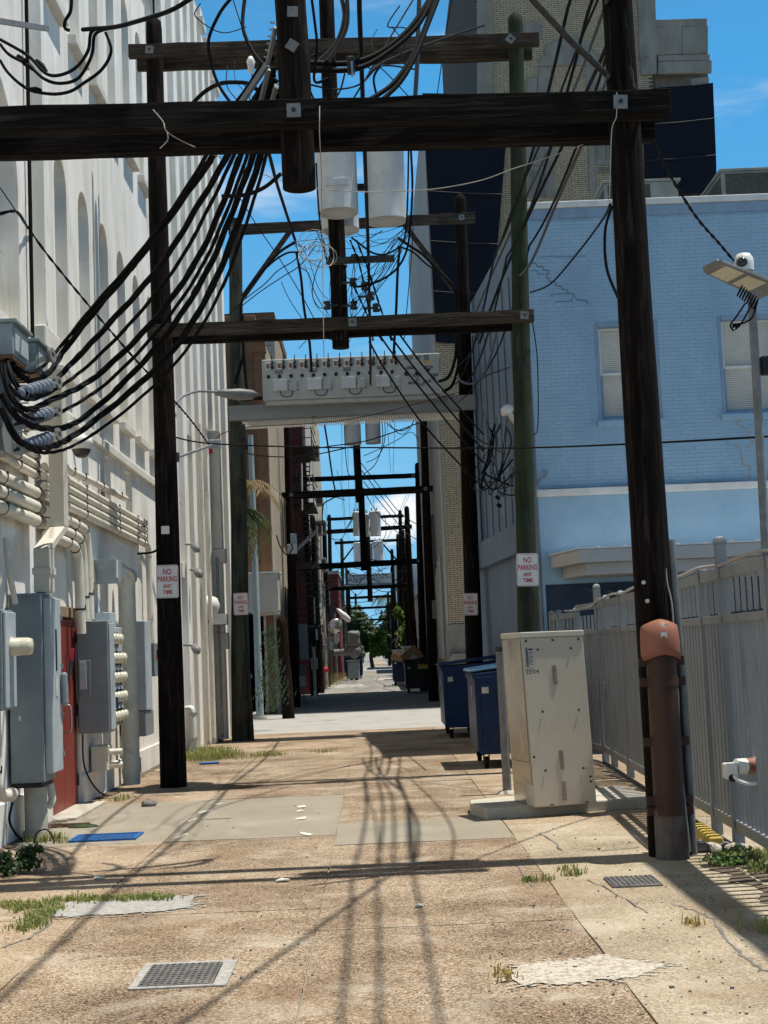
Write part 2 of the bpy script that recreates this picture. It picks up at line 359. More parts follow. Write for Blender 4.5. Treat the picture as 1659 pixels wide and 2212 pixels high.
    mat('brown_brick', (0.20,0.105,0.055), (0.15,0.075,0.04), 0.85, scale=5, dirt=(0.26,0.17,0.11), dscale=3, dlo=0.55, dhi=0.8, bump=0.2, bscale=40)
    mat('brown_mortar', (0.13,0.075,0.045), (0.10,0.06,0.035), 0.9, scale=9)
    mat('old_stucco', (0.43,0.375,0.295), (0.34,0.29,0.22), 0.9, scale=2, stretch=(1,1,0.4), dirt=(0.20,0.16,0.12), dscale=2, dlo=0.58, dhi=0.72, bump=0.3, bscale=12)
    mat('cream_wall', (0.42,0.395,0.34), (0.36,0.335,0.29), 0.85, scale=2, stretch=(1,1,0.4), dirt=(0.26,0.24,0.20), dscale=1.5, dlo=0.55, dhi=0.8, bump=0.1, bscale=15)
    mat('pale_wall', (0.46,0.445,0.41), (0.39,0.375,0.345), 0.9, scale=2, stretch=(1,1,0.4), bump=0.1, bscale=15, dirt=(0.27,0.25,0.22), dscale=1.2, dlo=0.55, dhi=0.8)
    mat('red_wall', (0.15,0.032,0.030), (0.11,0.025,0.024), 0.8, scale=3, bump=0.15, bscale=20)
    mat('grey_siding', (0.42,0.43,0.44), (0.36,0.37,0.38), 0.6, scale=3)
    mat('dark_void', (0.006,0.006,0.006), (0.004,0.004,0.004), 0.95, spec=0.1)
    mat('plywood', (0.30,0.21,0.13), (0.22,0.15,0.09), 0.85, scale=6)
    mat('blind_white', (0.66,0.66,0.62), (0.6,0.6,0.56), 0.6)
    mat('roof_white', (0.68,0.68,0.66), (0.58,0.58,0.56), 0.6, scale=4, stretch=(1,1,0.3))
    mat('canopy_grey', (0.43,0.43,0.425), (0.38,0.38,0.375), 0.6, scale=3)
    mat('ac_metal', (0.26,0.245,0.205), (0.19,0.18,0.15), 0.6, scale=4, dirt=(0.24,0.2,0.15), dscale=3)
    mat('ac_dark', (0.075,0.065,0.05), (0.05,0.043,0.034), 0.8, scale=12)
    mat('lamp_grey', (0.20,0.205,0.20), (0.16,0.165,0.16), 0.5, scale=5)
    mat('lens_cream', (0.62,0.58,0.42), (0.5,0.46,0.33), 0.25, scale=60)
    mat('dome_dark', (0.03,0.03,0.03), (0.02,0.02,0.02), 0.1, coat=0.5)
    mat('white_plastic', (0.72,0.71,0.66), (0.66,0.65,0.6), 0.4, scale=5)
    mat('teal_pole', (0.30,0.36,0.36), (0.25,0.31,0.31), 0.5, scale=5, stretch=(1,1,0.3))
    mat('shiny_metal', (0.62,0.62,0.60), (0.5,0.5,0.48), 0.25, 0.85, scale=6, dirt=(0.3,0.25,0.18), dscale=4)
    mat('bark', (0.10,0.085,0.07), (0.06,0.05,0.042), 0.95, scale=12, stretch=(1,1,0.4), bump=0.5, bscale=20)
    mat('grate_white', (0.66,0.66,0.63), (0.58,0.58,0.55), 0.55, scale=10)
    mat('sill_stone', (0.70,0.675,0.60), (0.60,0.575,0.51), 0.85, scale=5, dirt=(0.36,0.33,0.28), dscale=3, dlo=0.6, dhi=0.8)
    # leaves: two-sided, a little light shining through
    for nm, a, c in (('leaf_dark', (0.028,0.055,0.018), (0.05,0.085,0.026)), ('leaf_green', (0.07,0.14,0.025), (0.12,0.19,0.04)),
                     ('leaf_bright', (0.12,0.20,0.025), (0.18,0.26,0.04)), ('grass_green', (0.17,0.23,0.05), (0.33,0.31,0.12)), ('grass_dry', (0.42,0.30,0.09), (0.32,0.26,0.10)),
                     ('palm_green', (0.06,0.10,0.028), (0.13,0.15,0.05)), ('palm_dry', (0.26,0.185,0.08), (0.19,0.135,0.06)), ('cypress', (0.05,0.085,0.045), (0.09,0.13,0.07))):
        m, nt, b = new_mat(nm); n = _noise(nt, 9.0, 3); col = _mix(nt, a, c, _map(nt, n.outputs[0], 0.35, 0.65))
        nt.links.new(col, b.inputs['Base Color']); b.inputs['Roughness'].default_value = 0.55; b.inputs['Specular IOR Level'].default_value = 0.3
        tr = nt.nodes.new('ShaderNodeBsdfTranslucent'); nt.links.new(col, tr.inputs[0])
        ad = nt.nodes.new('ShaderNodeMixShader'); ad.inputs[0].default_value = 0.3
        nt.links.new(b.outputs[0], ad.inputs[1]); nt.links.new(tr.outputs[0], ad.inputs[2]); nt.links.new(ad.outputs[0], nt.nodes['Material Output'].inputs[0])
    # painted stucco of the left building: streaks, grime, speckle
    m, nt, b = new_mat('stucco'); b.inputs['Roughness'].default_value = 0.9; b.inputs['Specular IOR Level'].default_value = 0.2
    n1 = _noise(nt, 3.0, 4, 0.65, (1,1.4,0.10)); n2 = _noise(nt, 1.1, 4, 0.6, (1,1,0.5), (2,7,1)); n3 = _noise(nt, 14, 4, 0.7, (1,1,0.6))
    n4 = _noise(nt, 0.5, 3, 0.5, (1,1,1), (11,3,5)); n5 = _noise(nt, 6.0, 4, 0.7, (1,1.2,0.06), (1,8,2))
    col = _mix(nt, (0.84,0.815,0.75), (0.71,0.68,0.61), _map(nt, n1.outputs[0], 0.38, 0.66))
    col = _mix(nt, col, (0.88,0.87,0.83), _map(nt, n4.outputs[0], 0.56, 0.60, 0, 0.6))
    col = _mix(nt, col, (0.50,0.475,0.42), _map(nt, n2.outputs[0], 0.52, 0.74, 0, 0.75))
    col = _mix(nt, col, (0.40,0.375,0.32), _map(nt, n5.outputs[0], 0.60, 0.74, 0, 0.6))
    col = _mix(nt, col, (0.28,0.26,0.225), _map(nt, n3.outputs[0], 0.65, 0.74, 0, 0.7))
    nt.links.new(col, b.inputs['Base Color']); p = _bump(nt, b, n3.outputs[0], 0.25, 0.01); _bump(nt, b, n2.outputs[0], 0.2, 0.04, p)
    # blue painted masonry
    m, nt, b = new_mat('blue_wall'); b.inputs['Roughness'].default_value = 0.75; b.inputs['Specular IOR Level'].default_value = 0.3
    n1 = _noise(nt, 1.1, 4, 0.6, (1,1,0.7)); n2 = _noise(nt, 5, 4, 0.7, (1,1,0.8), (2,7,1)); n3 = _noise(nt, 30, 3, 0.7)
    col = _mix(nt, (0.30,0.46,0.60), (0.25,0.395,0.535), _map(nt, n1.outputs[0], 0.38, 0.64))
    col = _mix(nt, col, (0.40,0.545,0.65), _map(nt, n2.outputs[0], 0.55, 0.75, 0, 0.55))
    col = _mix(nt, col, (0.19,0.315,0.46), _map(nt, n2.outputs[0], 0.42, 0.30, 0, 0.45))
    nt.links.new(col, b.inputs['Base Color']); _bump(nt, b, n3.outputs[0], 0.2, 0.006)
    mat('shade_crack_navy', (0.035,0.055,0.09), (0.025,0.04,0.068), 0.8, scale=3)  # painted-in shade below the canopy; the wall cracks use it too
    mat('mural_shape', (0.075,0.105,0.15), (0.055,0.08,0.12), 0.8, scale=3)
    mat('blue_joint', (0.265,0.405,0.53), (0.20,0.32,0.44), 0.85, scale=5)
    mat('blue_trim', (0.235,0.335,0.455), (0.19,0.28,0.39), 0.6, scale=6, stretch=(1,1,0.3))
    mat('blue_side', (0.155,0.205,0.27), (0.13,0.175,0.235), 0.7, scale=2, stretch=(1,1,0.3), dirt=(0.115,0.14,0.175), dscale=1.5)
    # exposed aggregate paving (three weathers of the same stone) and asphalt
    for nm, cols, fine, pale in (('aggregate', [(0.0,(0.045,0.032,0.023)),(0.22,(0.126,0.086,0.057)),(0.48,(0.241,0.171,0.113)),(0.74,(0.367,0.284,0.195)),(1.0,(0.537,0.461,0.352))], 0.36, 0.5),
                           ('aggregate_pale', [(0.0,(0.081,0.058,0.039)),(0.25,(0.212,0.149,0.097)),(0.55,(0.327,0.242,0.160)),(1.0,(0.505,0.414,0.305))], 0.4, 0.6),
                           ('aggregate_sand', [(0.0,(0.126,0.098,0.067)),(0.3,(0.273,0.217,0.148)),(0.6,(0.370,0.304,0.215)),(1.0,(0.521,0.458,0.352))], 0.45, 0.5),
                           ('patch_grey', [(0.0,(0.172,0.150,0.112)),(0.4,(0.271,0.239,0.184)),(1.0,(0.344,0.307,0.240))], 0.8, 0.3),
                           ('road_grey', [(0.0,(0.275,0.261,0.233)),(0.5,(0.366,0.351,0.318)),(1.0,(0.456,0.437,0.399))], 0.8, 0.3),
                           ('asphalt_pale', [(0.0,(0.130,0.125,0.115)),(0.5,(0.235,0.225,0.205)),(1.0,(0.370,0.355,0.330))], 0.7, 0.3)):
        m, nt, b = new_mat(nm); b.inputs['Roughness'].default_value = 0.9; b.inputs['Specular IOR Level'].default_value = 0.15
        g = nt.nodes.new('ShaderNodeNewGeometry')
        v = nt.nodes.new('ShaderNodeTexVoronoi'); v.inputs['Scale'].default_value = 105; nt.links.new(g.outputs['Position'], v.inputs[0])
        sx = nt.nodes.new('ShaderNodeSeparateColor'); nt.links.new(v.outputs['Color'], sx.inputs[0])
        big = _noise(nt, 0.9, 4, 0.6, (1,1,1), (1,2,0)); fn = _noise(nt, 26, 3, 0.7); wear = _noise(nt, 1.6, 5, 0.65, (0.8,1,1), (7,3,0), 0.5)
        s2 = nt.nodes.new('ShaderNodeMath'); s2.operation = 'ADD'; nt.links.new(sx.outputs[0], s2.inputs[0]); nt.links.new(_map(nt, big.outputs[0], 0.3, 0.7, -0.34, 0.32), s2.inputs[1])
        s3 = nt.nodes.new('ShaderNodeMath'); s3.operation = 'ADD'; nt.links.new(s2.outputs[0], s3.inputs[0]); nt.links.new(_map(nt, fn.outputs[0], 0.3, 0.7, -0.15, 0.15), s3.inputs[1])
        mid = nt.nodes.new('ShaderNodeMix'); mid.data_type = 'FLOAT'; mid.inputs[0].default_value = fine*0.7
        nt.links.new(s3.outputs[0], mid.inputs[2]); mid.inputs[3].default_value = 0.5
        r = _ramp(nt, mid.outputs[0], cols); col = r.outputs[0]
        # lime wash-out, rust stains, oil
        col = _mix(nt, col, (0.52,0.465,0.37) if 'agg' in nm else (0.44,0.42,0.37), _map(nt, wear.outputs[0], 0.53, 0.70, 0, pale))
        st = _noise(nt, 0.9, 4, 0.6, (1, 0.7, 1), (4,9,0), 0.4)
        col = _mix(nt, col, (0.205,0.125,0.070) if 'agg' in nm else (0.16,0.145,0.12), _map(nt, st.outputs[0], 0.54, 0.74, 0, 0.5))
        oil = _noise(nt, 1.3, 5, 0.7, (1, 0.5, 1), (21,5,0), 0.6)
        col = _mix(nt, col, (0.07,0.058,0.047), _map(nt, oil.outputs[0], 0.66, 0.74, 0, 0.35))
        nt.links.new(col, b.inputs['Base Color'])
        p = _bump(nt, b, v.outputs['Distance'], 0.4 if 'agg' in nm else 0.1, 0.005); _bump(nt, b, fn.outputs[0], 0.2, 0.005, p)
_mats()
# ================================================================== SETTING: ground, paving, street
def sheet(name, x0, x1, y0, y1, z, m, parent=None):
    return MB().quad((x0,y0,z),(x1,y0,z),(x1,y1,z),(x0,y1,z)).build(name, m, parent)
struct(sheet('ground', -900, 900, -60, 1800, -0.09, 'asphalt_pale'))
struct(sheet('street', -60, 60, 32.3, 42.2, -0.012, 'road_grey'))
struct(sheet('far_alley', -3.3, 2.9, 42.2, 420, -0.006, 'asphalt_pale'))
struct(sheet('parking_lot', 3.6, 40, 3, 24, -0.02, 'asphalt_pale'))
pave = struct(sheet('alley_pavement', -3.8, 3.6, 2.5, 32.3, -0.012, 'patch_grey'))
rs = random.Random(3)
def slab(x0, x1, y0, y1, m):
    g = 0.0045; a = [rs.uniform(-0.004, 0.004) for _ in range(4)]
    nx, ny = 2, max(2, int((y1-y0)/0.5)); mb = MB(); vs = []; fs = []
    for j in range(ny+1):
        for i in range(nx+1):
            u, v = i/nx, j/ny
            ex = (rs.uniform(-0.012, 0.012) if i in (0, nx) and 0 < j < ny else 0)
            vs.append((x0+g+(x1-x0-2*g)*u + ex*(1 if i in (0, nx) else 0)*(-1 if i == 0 else 1)*0.6, y0+g+(y1-y0-2*g)*v, (a[0]*(1-u)+a[1]*u)*(1-v)+(a[2]*(1-u)+a[3]*u)*v))
    for j in range(ny):
        for i in range(nx):
            k = j*(nx+1)+i; fs.append((k, k+1, k+nx+2, k+nx+1))
    mb.add(vs, fs)
    rim = [j*(nx+1) for j in range(ny+1)]; rim2 = [j*(nx+1)+nx for j in range(ny+1)]
    for r_ in (rim, rim2):
        for p, q in zip(r_[:-1], r_[1:]):
            mb.quad(vs[p], vs[q], (vs[q][0], vs[q][1], -0.08), (vs[p][0], vs[p][1], -0.08))
    for p, q in ((0, nx), (ny*(nx+1), ny*(nx+1)+nx)):
        mb.quad(vs[p], vs[q], (vs[q][0], vs[q][1], -0.08), (vs[p][0], vs[p][1], -0.08))
    mb.build('slab', m, pave)
A, AP, AS, PG = 'aggregate', 'aggregate_pale', 'aggregate_sand', 'patch_grey'
for x0, x1, ys, ms in (
    (-3.75, -2.10, (2.6, 6.2, 10.1, 14.06, 17.95, 21.6, 24.6, 28.2, 32.3), (AS, AP, AP, PG, AP, A, A, AP)),
    (-2.10, -0.44, (2.6, 6.2, 10.1, 14.06, 17.95, 22.3, 26.7, 32.3), (A, A, A, PG, A, A, AP)),
    (-0.44, 1.22, (2.6, 5.4, 9.3, 13.3, 15.0, 19.2, 22.9, 26.7, 32.3), (A, A, A, PG, A, A, A, AP)),
    (1.22, 3.55, (2.6, 5.6, 9.6, 12.1, 14.2, 18.2, 22.0, 26.0, 29.4, 32.3), (AS, AS, AS, AS, AP, AP, AP, A, AP))):
    for y0, y1, m in zip(ys[:-1], ys[1:], ms): slab(x0, x1, y0, y1, m)
# pink kerb and sidewalks on the far side of the street
kb = MB(); kb.box((-60, 41.4, -0.05), (-3.35, 42.9, 0.10)); struct(kb.build('sidewalk', 'old_stucco', None, 0.02))
kb = MB(); kb.box((2.3, 41.6, -0.05), (60, 42.9, 0.10)); struct(kb.build('sidewalk', 'concrete', None, 0.02))
# asphalt patches of the far alley
for i, (x0, x1, y0, y1, m) in enumerate(((-2.4, 0.2, 56, 63, 'patch_grey'), (-0.1, 1.9, 84, 93, 'road_grey'), (-2.2, 1.2, 100, 118, 'patch_grey'), (-2.6, -0.6, 70, 78, 'road_grey'), (-2.2, 2.0, 125, 165, 'road_grey'))):
    n = 14; ring = [((x0+x1)/2 + (x1-x0)/2*math.copysign(abs(math.cos(t))**0.5, math.cos(t))*rs.uniform(0.9, 1.05), (y0+y1)/2 + (y1-y0)/2*math.copysign(abs(math.sin(t))**0.5, math.sin(t))*rs.uniform(0.9, 1.05), 0.0) for t in [2*math.pi*k/n for k in range(n)]]
    struct(MB().quad(*ring).build('road_patch', m))

# ================================================================== bricks as geometry
def brick_mesh(L, Hh, D):
    g = 0.004; mb = MB()
    vs = [(0,0,0),(L,0,0),(L,0,Hh),(0,0,Hh),(g,D,g),(L-g,D,g),(L-g,D,Hh-g),(g,D,Hh-g)]
    return mb.add(vs, [(4,5,6,7),(0,1,5,4),(1,2,6,5),(2,3,7,6),(3,0,4,7)])
def brick_wall(parent, O, U, Nn, width, height, BL, BH, J, D, m, focus=None, n_ind=300, skip=None, name='brick_courses', uneven=0.5, holes=()):
    O = Vector(O); U = Vector(U).normalized(); Nn = Vector(Nn).normalized(); Z = Vector((0,0,1))
    rr = random.Random(11); cells = []
    rows = int(height/(BH+J))
    for r in range(rows):
        z = r*(BH+J); off = -(BL+J)/2 if r % 2 else 0.0; x = off
        while x < width - 0.02:
            a, b = max(x, 0), min(x + BL, width)
            segs = [(a, b)]
            for (h0, h1, k0, k1) in holes:
                if z+BH > k0 and z < k1:
                    segs = [e for s0, s1 in segs for e in ((s0, min(s1, h0)), (max(s0, h1), s1)) if e[1]-e[0] > 0.02]
            for (a, b) in segs:
                if b - a > 0.02 and not (skip and skip(a, b, z, z+BH)): cells.append((a, z, b - a))
            x += BL + J
    ind = set()
    if focus is not None and n_ind:
        full = [i for i, c in enumerate(cells) if abs(c[2]-BL) < 1e-4]
        full.sort(key=lambda i: (cells[i][0]+BL/2-focus[0])**2 + (cells[i][1]-focus[1])**2)
        ind = set(full[:n_ind])
        bm_ = brick_mesh(BL, BH, D); bm_.v = [tuple(U*v[0] + Nn*v[1] + Z*v[2]) for v in bm_.v]
        me = bm_.mesh('brick'); me.materials.append(M(m))
        for i in ind:
            o = bpy.data.objects.new('brick', me); COL.objects.link(o); o.parent = parent
            base = O + U*cells[i][0] + Z*cells[i][1] + Nn*rr.uniform(-D*uneven, 0)
            if parent.name in ROOT_INV: o.matrix_parent_inverse = ROOT_INV[parent.name]
            o.location = base
    mb = MB()
    for i, (x, z, L) in enumerate(cells):
        if i in ind: continue
        t = brick_mesh(L, BH, D); o = O + U*x + Z*z + Nn*rr.uniform(-D*uneven, 0)
        mb.add([o + U*v[0] + Nn*v[1] + Z*v[2] for v in t.v], t.f)
    ob = mb.build(name, m, parent); ob['kind'] = 'stuff'; return ob

# ================================================================== LEFT BUILDING (white stucco)
WX = -3.70
lb = thing('stucco_building', 'tall white stucco building with narrow arched recesses along the left of the alley', 'building', (WX-5, 18, 0))
wall = MB().box((WX-0.7, 2.0, -0.1), (WX, 25.2, 21.0)).build('wall', 'stucco', lb)
cut = MB()
def arch_cut(yc, hw, z0, zs, depth=0.24, n=8):
    poly = [(yc-hw, z0), (yc+hw, z0)] + [(yc + hw*math.cos(t), zs + hw*math.sin(t)) for t in [math.pi*i/n for i in range(n+1)]]
    cut.prism(poly, 'x', WX-depth, WX+0.3)
LOW = [17.57+1.445*k for k in range(-1, 6)]
for y in LOW[1:]: arch_cut(y, 0.36, 5.35, 7.74)
UPP = [17.28+1.40*k for k in range(0, 6)]
for y in UPP: arch_cut(y, 0.34, 10.0, 12.35)
for y in UPP: arch_cut(y+0.4, 0.34, 14.1, 16.5)
arch_cut(14.35, 1.02, 5.40, 7.0); arch_cut(13.6, 1.35, 10.0, 12.0)
cut.box((WX-0.24, 15.86, 5.55), (WX+0.3, 16.66, 19.5))
for y0, y1 in ((18.55, 19.0), (20.2, 20.62), (21.85, 22.45)): cut.box((WX-0.2, y0, 3.9), (WX+0.3, y1, 4.66))
for y0, y1 in ((12.2, 13.2),): cut.box((WX-0.2, y0, 0.9), (WX+0.3, y1, 2.9))
cut.box((WX-0.16, 16.42, -0.2), (WX+0.3, 17.98, 2.43))          # doorway
boolean_cut(wall, cut)
MB().box((WX-12, 2.0, -0.1), (WX-0.75, 25.2, 20.6)).build('core', 'stucco', lb)
mb = MB()
for y in LOW[1:]: mb = MB().box((WX-0.02, y-0.47, 5.22), (WX+0.10, y+0.47, 5.345)); mb.build('sill', 'sill_stone', lb, 0.012)
for y in UPP: MB().box((WX-0.02, y-0.46, 9.86), (WX+0.12, y+0.46, 9.995)).build('sill', 'sill_stone', lb, 0.012)
for y in UPP[2:]: MB().box((WX-0.02, y-0.06, 13.95), (WX+0.12, y+0.86, 14.095)).build('sill', 'sill_stone', lb, 0.012)
MB().prism([(15.90, 5.30), (16.62, 5.30), (16.62, 5.56), (15.90, 5.56)], 'x', WX+0.003, WX+0.16).build('sill', 'sill_stone', lb, 0.02)
MB().box((WX, 17.0, 4.70), (WX+0.07, 25.2, 4.82)).build('ledge', 'sill_stone', lb, 0.01)
# plinth, ragged bottom band
MB().box((WX, 9.0, -0.02), (WX+0.035, 16.35, 0.42)).build('plinth', 'stucco', lb, 0.01)
MB().box((WX, 18.05, -0.02), (WX+0.035, 25.2, 0.36)).build('plinth', 'stucco', lb, 0.01)
# far part: steps out, tall pilasters
FX = -3.52
MB().box((FX-8, 25.2, -0.1), (FX, 32.2, 16.2)).build('wall', 'stucco', lb)
for i, (y0, y1, x, top) in enumerate(((25.2, 25.75, -3.40, 16.9), (26.35, 26.85, -3.36, 16.6), (27.45, 27.95, -3.34, 16.6), (28.5, 29.0, -3.32, 16.4), (29.45, 29.9, -3.28, 16.4), (30.35, 30.8, -3.24, 16.0), (31.25, 31.62, -3.20, 15.7), (31.95, 32.4, -3.12, 15.2))):
    MB().box((FX-0.05, y0, 0), (x, y1, top)).build('pilaster', 'stucco', lb, 0.015)
    MB().box((FX-0.05, y0-0.05, top-0.45), (x+0.06, y1+0.05, top-0.25)).build('cornice', 'sill_stone', lb, 0.01)
for y, z in ((26.1, 3.2), (28.2, 2.9), (29.2, 5.2), (27.2, 6.0)):
    MB().box((FX+0.002, y-0.22, z), (FX+0.13, y+0.24, z+0.28)).build('sill', 'sill_stone', lb, 0.01)
# red double door
MB().box((WX-0.060, 16.44, 0.015), (WX-0.015, 17.195, 2.28)).build('door', 'red_door', lb, 0.006)
MB().box((WX-0.060, 17.205, 0.015), (WX-0.015, 17.96, 2.28)).build('door', 'red_door', lb, 0.006)
ds = [o for o in lb.children if o.name.startswith('door')]
hd = MB().tube(spline([(WX-0.015,17.28,0.93),(WX+0.055,17.28,0.95),(WX+0.055,17.28,1.23),(WX-0.015,17.28,1.25)], 4), 0.012, 8).build('handle', 'galv', ds[1])
MB().box((WX-0.015,17.42,1.38),(WX-0.002,17.58,1.86)).build('window_slot', 'red_door', ds[1], 0.004)
MB().box((WX-0.15,16.43,2.30),(WX+0.02,17.97,2.425)).build('lintel', 'plywood', lb, 0.008)
for z in (0.25, 1.1, 2.0): MB().box((WX-0.015, 17.90, z), (WX+0.005, 17.955, z+0.14)).build('hinge', 'steel_dark', ds[1])
MB().box((WX-0.3, 16.3, -0.02), (WX+0.30, 18.1, 0.035)).build('doorstep', 'concrete', lb, 0.01)

# ================================================================== BLUE BUILDING (right)
BY, BX0, BX1, BTOP = 24.0, 2.86, 12.0, 9.18
bb = thing('blue_building', 'pale blue painted brick building behind the grey picket fence', 'building', (7, 27, 0))
FXB = 2.36; BFY = 31.4
core = MB().prism([(BX0, BY), (BX1, BY), (BX1, BFY), (FXB, BFY)], 'z', -0.1, BTOP).build('wall', 'blue_wall', bb)
cutm = MB(); WINS = ((4.03, 4.98, 5.49, 7.06), (6.13, 7.08, 5.52, 7.10))
for x0, x1, z0, z1 in WINS: cutm.box((x0-0.06, BY-0.3, z0-0.04), (x1+0.06, BY+0.16, z1+0.08))
boolean_cut(core, cutm)
def bskip(a, b, z0, z1):
    xa, xb = BX0+a, BX0+b; za, zb = 4.32+z0, 4.32+z1
    return any(xb > w[0]-0.1 and xa < w[1]+0.1 and zb > w[2]-0.14 and za < w[3]+0.13 for w in WINS)
brick_wall(bb, (BX0+0.003, BY, 4.32), (1,0,0), (0,-1,0), BX1-BX0-0.01, BTOP-4.32-0.20, 0.210, 0.0585, 0.0065, 0.005, 'blue_wall', (1.6, 2.4), 300, None, uneven=0.5, holes=[(w[0]-0.06-BX0, w[1]+0.06-BX0, w[2]-0.05-4.32, w[3]+0.08-4.32) for w in WINS])
jf = MB().box((BX0+0.002, BY-0.0015, 4.316), (BX1-0.02, BY-0.0002, BTOP-0.205)).build('mortar_field', 'blue_joint', bb); jc = MB()
for x0, x1, z0, z1 in WINS: jc.box((x0-0.061, BY-0.3, z0-0.041), (x1+0.061, BY+0.3, z1+0.081))
boolean_cut(jf, jc)
for x0, x1, z0, z1 in WINS:
    w = MB()
    t = 0.055
    for e in ((x0-0.06, x0, z0-0.04, z1+0.08), (x1, x1+0.06, z0-0.04, z1+0.08), (x0, x1, z1, z1+0.08), (x0, x1, z0-0.04, z0)):
        w.box((e[0]+0.001, BY-0.012, e[2]+0.001), (e[1]-0.001, BY+0.06, e[3]-0.001))
    win = w.build('window', 'blue_trim', bb, 0.006)
    MB().box((x0-0.03, BY+0.061, z1-0.012), (x1+0.03, BY+0.07, z1+0.03)).build('trim', 'blue_trim', win)
    zm = (z0+z1)/2-0.04
    for a, b_, y in ((zm, z1, BY+0.072), (z0, zm+0.05, BY+0.10)):
        s_ = MB()
        s_.box((x0, y, a), (x0+0.05, y+0.035, b_)); s_.box((x1-0.05, y, a), (x1, y+0.035, b_))
        s_.box((x0+0.05, y, a), (x1-0.05, y+0.035, a+0.05)); s_.box((x0+0.05, y, b_-0.045), (x1-0.05, y+0.035, b_))
        s_.build('sash', 'blue_trim' if y > BY+0.08 else 'blind_white', win, 0.004)
    bl = MB(); zz = z0+0.05
    while zz < z1-0.03:
        bl.box((x0+0.05, BY+0.137, zz), (x1-0.05, BY+0.141, zz+0.030), Matrix.Rotation(0.5, 3, 'X')); zz += 0.034
    bl.build('blind', 'blind_white', win)
    MB().box((x0, BY+0.15, z0), (x1, BY+0.156, z1)).build('pane', 'ac_dark', win)
    MB().box((x0-0.10, BY-0.08, z0-0.14), (x1+0.10, BY+0.02, z0-0.043)).build('sill', 'blue_wall', bb, 0.008)
MB().box((BX0-0.02, BY-0.11, 4.20), (BX1, BY+0.01, 4.315)).build('ledge', 'roof_white', bb, 0.01)
MB().tube([(BX0+0.05+0.35*i, BY-0.05, 4.335+0.012*math.sin(i*1.7)) for i in range(24)], 0.018, 6).build('ledge_cable', 'blue_trim', bb)
MB().box((BX0-0.06, BY-0.07, BTOP-0.02), (BX1, BY+0.30, BTOP+0.09)).build('coping', 'roof_white', bb, 0.012)
MB().box((BX0-0.03, BY-0.03, BTOP-0.2), (BX1, BY, BTOP-0.025)).build('fascia', 'blue_trim', bb)
# alley side wall: pale grey-blue skin with tall fluted window slots and a pier foot
sd = Vector((FXB-BX0, BFY-BY, 0)).normalized(); sn = Vector((-sd.y, sd.x, 0)); SL = (Vector((FXB, BFY, 0))-Vector((BX0, BY, 0))).length
def side(mb, s0, s1, z0, z1, d0, d1):
    o = Vector((BX0, BY, 0)); pts = []
    vs = [o + sd*s + sn*d + Vector((0,0,z)) for z in (z0, z1) for s, d in ((s0,d0),(s1,d0),(s1,d1),(s0,d1))]
    return mb.add(vs, [(0,3,2,1),(4,5,6,7),(0,1,5,4),(1,2,6,5),(2,3,7,6),(3,0,4,7)])
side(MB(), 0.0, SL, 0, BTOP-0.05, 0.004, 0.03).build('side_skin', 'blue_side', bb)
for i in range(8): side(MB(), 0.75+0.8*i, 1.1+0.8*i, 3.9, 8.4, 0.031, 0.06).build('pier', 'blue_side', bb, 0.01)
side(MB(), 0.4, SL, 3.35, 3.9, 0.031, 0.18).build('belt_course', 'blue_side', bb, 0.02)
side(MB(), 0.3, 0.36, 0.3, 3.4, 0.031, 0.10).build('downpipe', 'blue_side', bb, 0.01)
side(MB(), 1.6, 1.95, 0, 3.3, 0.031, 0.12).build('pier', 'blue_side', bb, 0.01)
MB().box((BX0+0.05, BY-0.012, 0.0), (BX1, BY-0.002, 2.72)).build('painted_shade_panel', 'shade_crack_navy', bb)  # navy panel puts the deep shade under the canopy into the wall colour
for i in range(9):      # looping brush shapes of a faded mural
    x = 3.55+0.32*i; MB().tube(spline([(x, BY-0.010, 2.65-0.05*(i % 3)), (x+0.25, BY-0.010, 2.5), (x+0.42, BY-0.010, 2.25-0.1*(i % 2)), (x+0.5, BY-0.010, 1.95)], 5), [0.02+0.03*math.sin(math.pi*k/15) for k in range(16)], 6).build('mural_stroke', 'mural_shape', bb)
def wall_crack(k0, pts, m, w=0.006):
    q = [P((k0[0]+x*k0[2])/1.82278, (k0[1]+y*k0[2])/1.82278, BY-0.0075) for x, y in pts]; mb = MB()
    for a_, b_ in zip(q[:-1], q[1:]): mb.bar(a_, b_, 0.004, w)
    mb.build('crack', m, bb)
wall_crack((2050,900,.2411), ((270,470),(460,462),(650,462),(1070,447)), 'shade_crack_navy', 0.007)
wall_crack((2050,900,.2411), ((170,560),(240,560),(270,615),(360,620),(365,675),(460,680),(460,735),(425,740),(430,810),(465,815),(465,860),(570,875),(575,935),(670,940),(675,995),(770,1000),(770,1060),(870,1065),(870,1110),(920,1165),(1020,1170),(1085,1185),(1095,1240)), 'shade_crack_navy', 0.009)
wall_crack((2050,900,.2411), ((140,690),(270,685),(275,745),(395,740)), 'shade_crack_navy', 0.007)
wall_crack((2050,900,.2411), ((490,1115),(490,1080),(620,1070),(770,1055)), 'shade_crack_navy', 0.007)
wall_crack((2050,900,.2411), ((550,1205),(650,1190),(835,1185),(845,1115)), 'shade_crack_navy', 0.008)
wall_crack((1800,1240,.7378), ((1500,510),(1520,545),(1490,580),(1545,610),(1560,650),(1580,680),(1550,710)), 'old_stucco', 0.02)
wall_crack((1800,1240,.7378), ((1480,695),(1515,720),(1525,800),(1565,805),(1560,890)), 'old_stucco', 0.018)
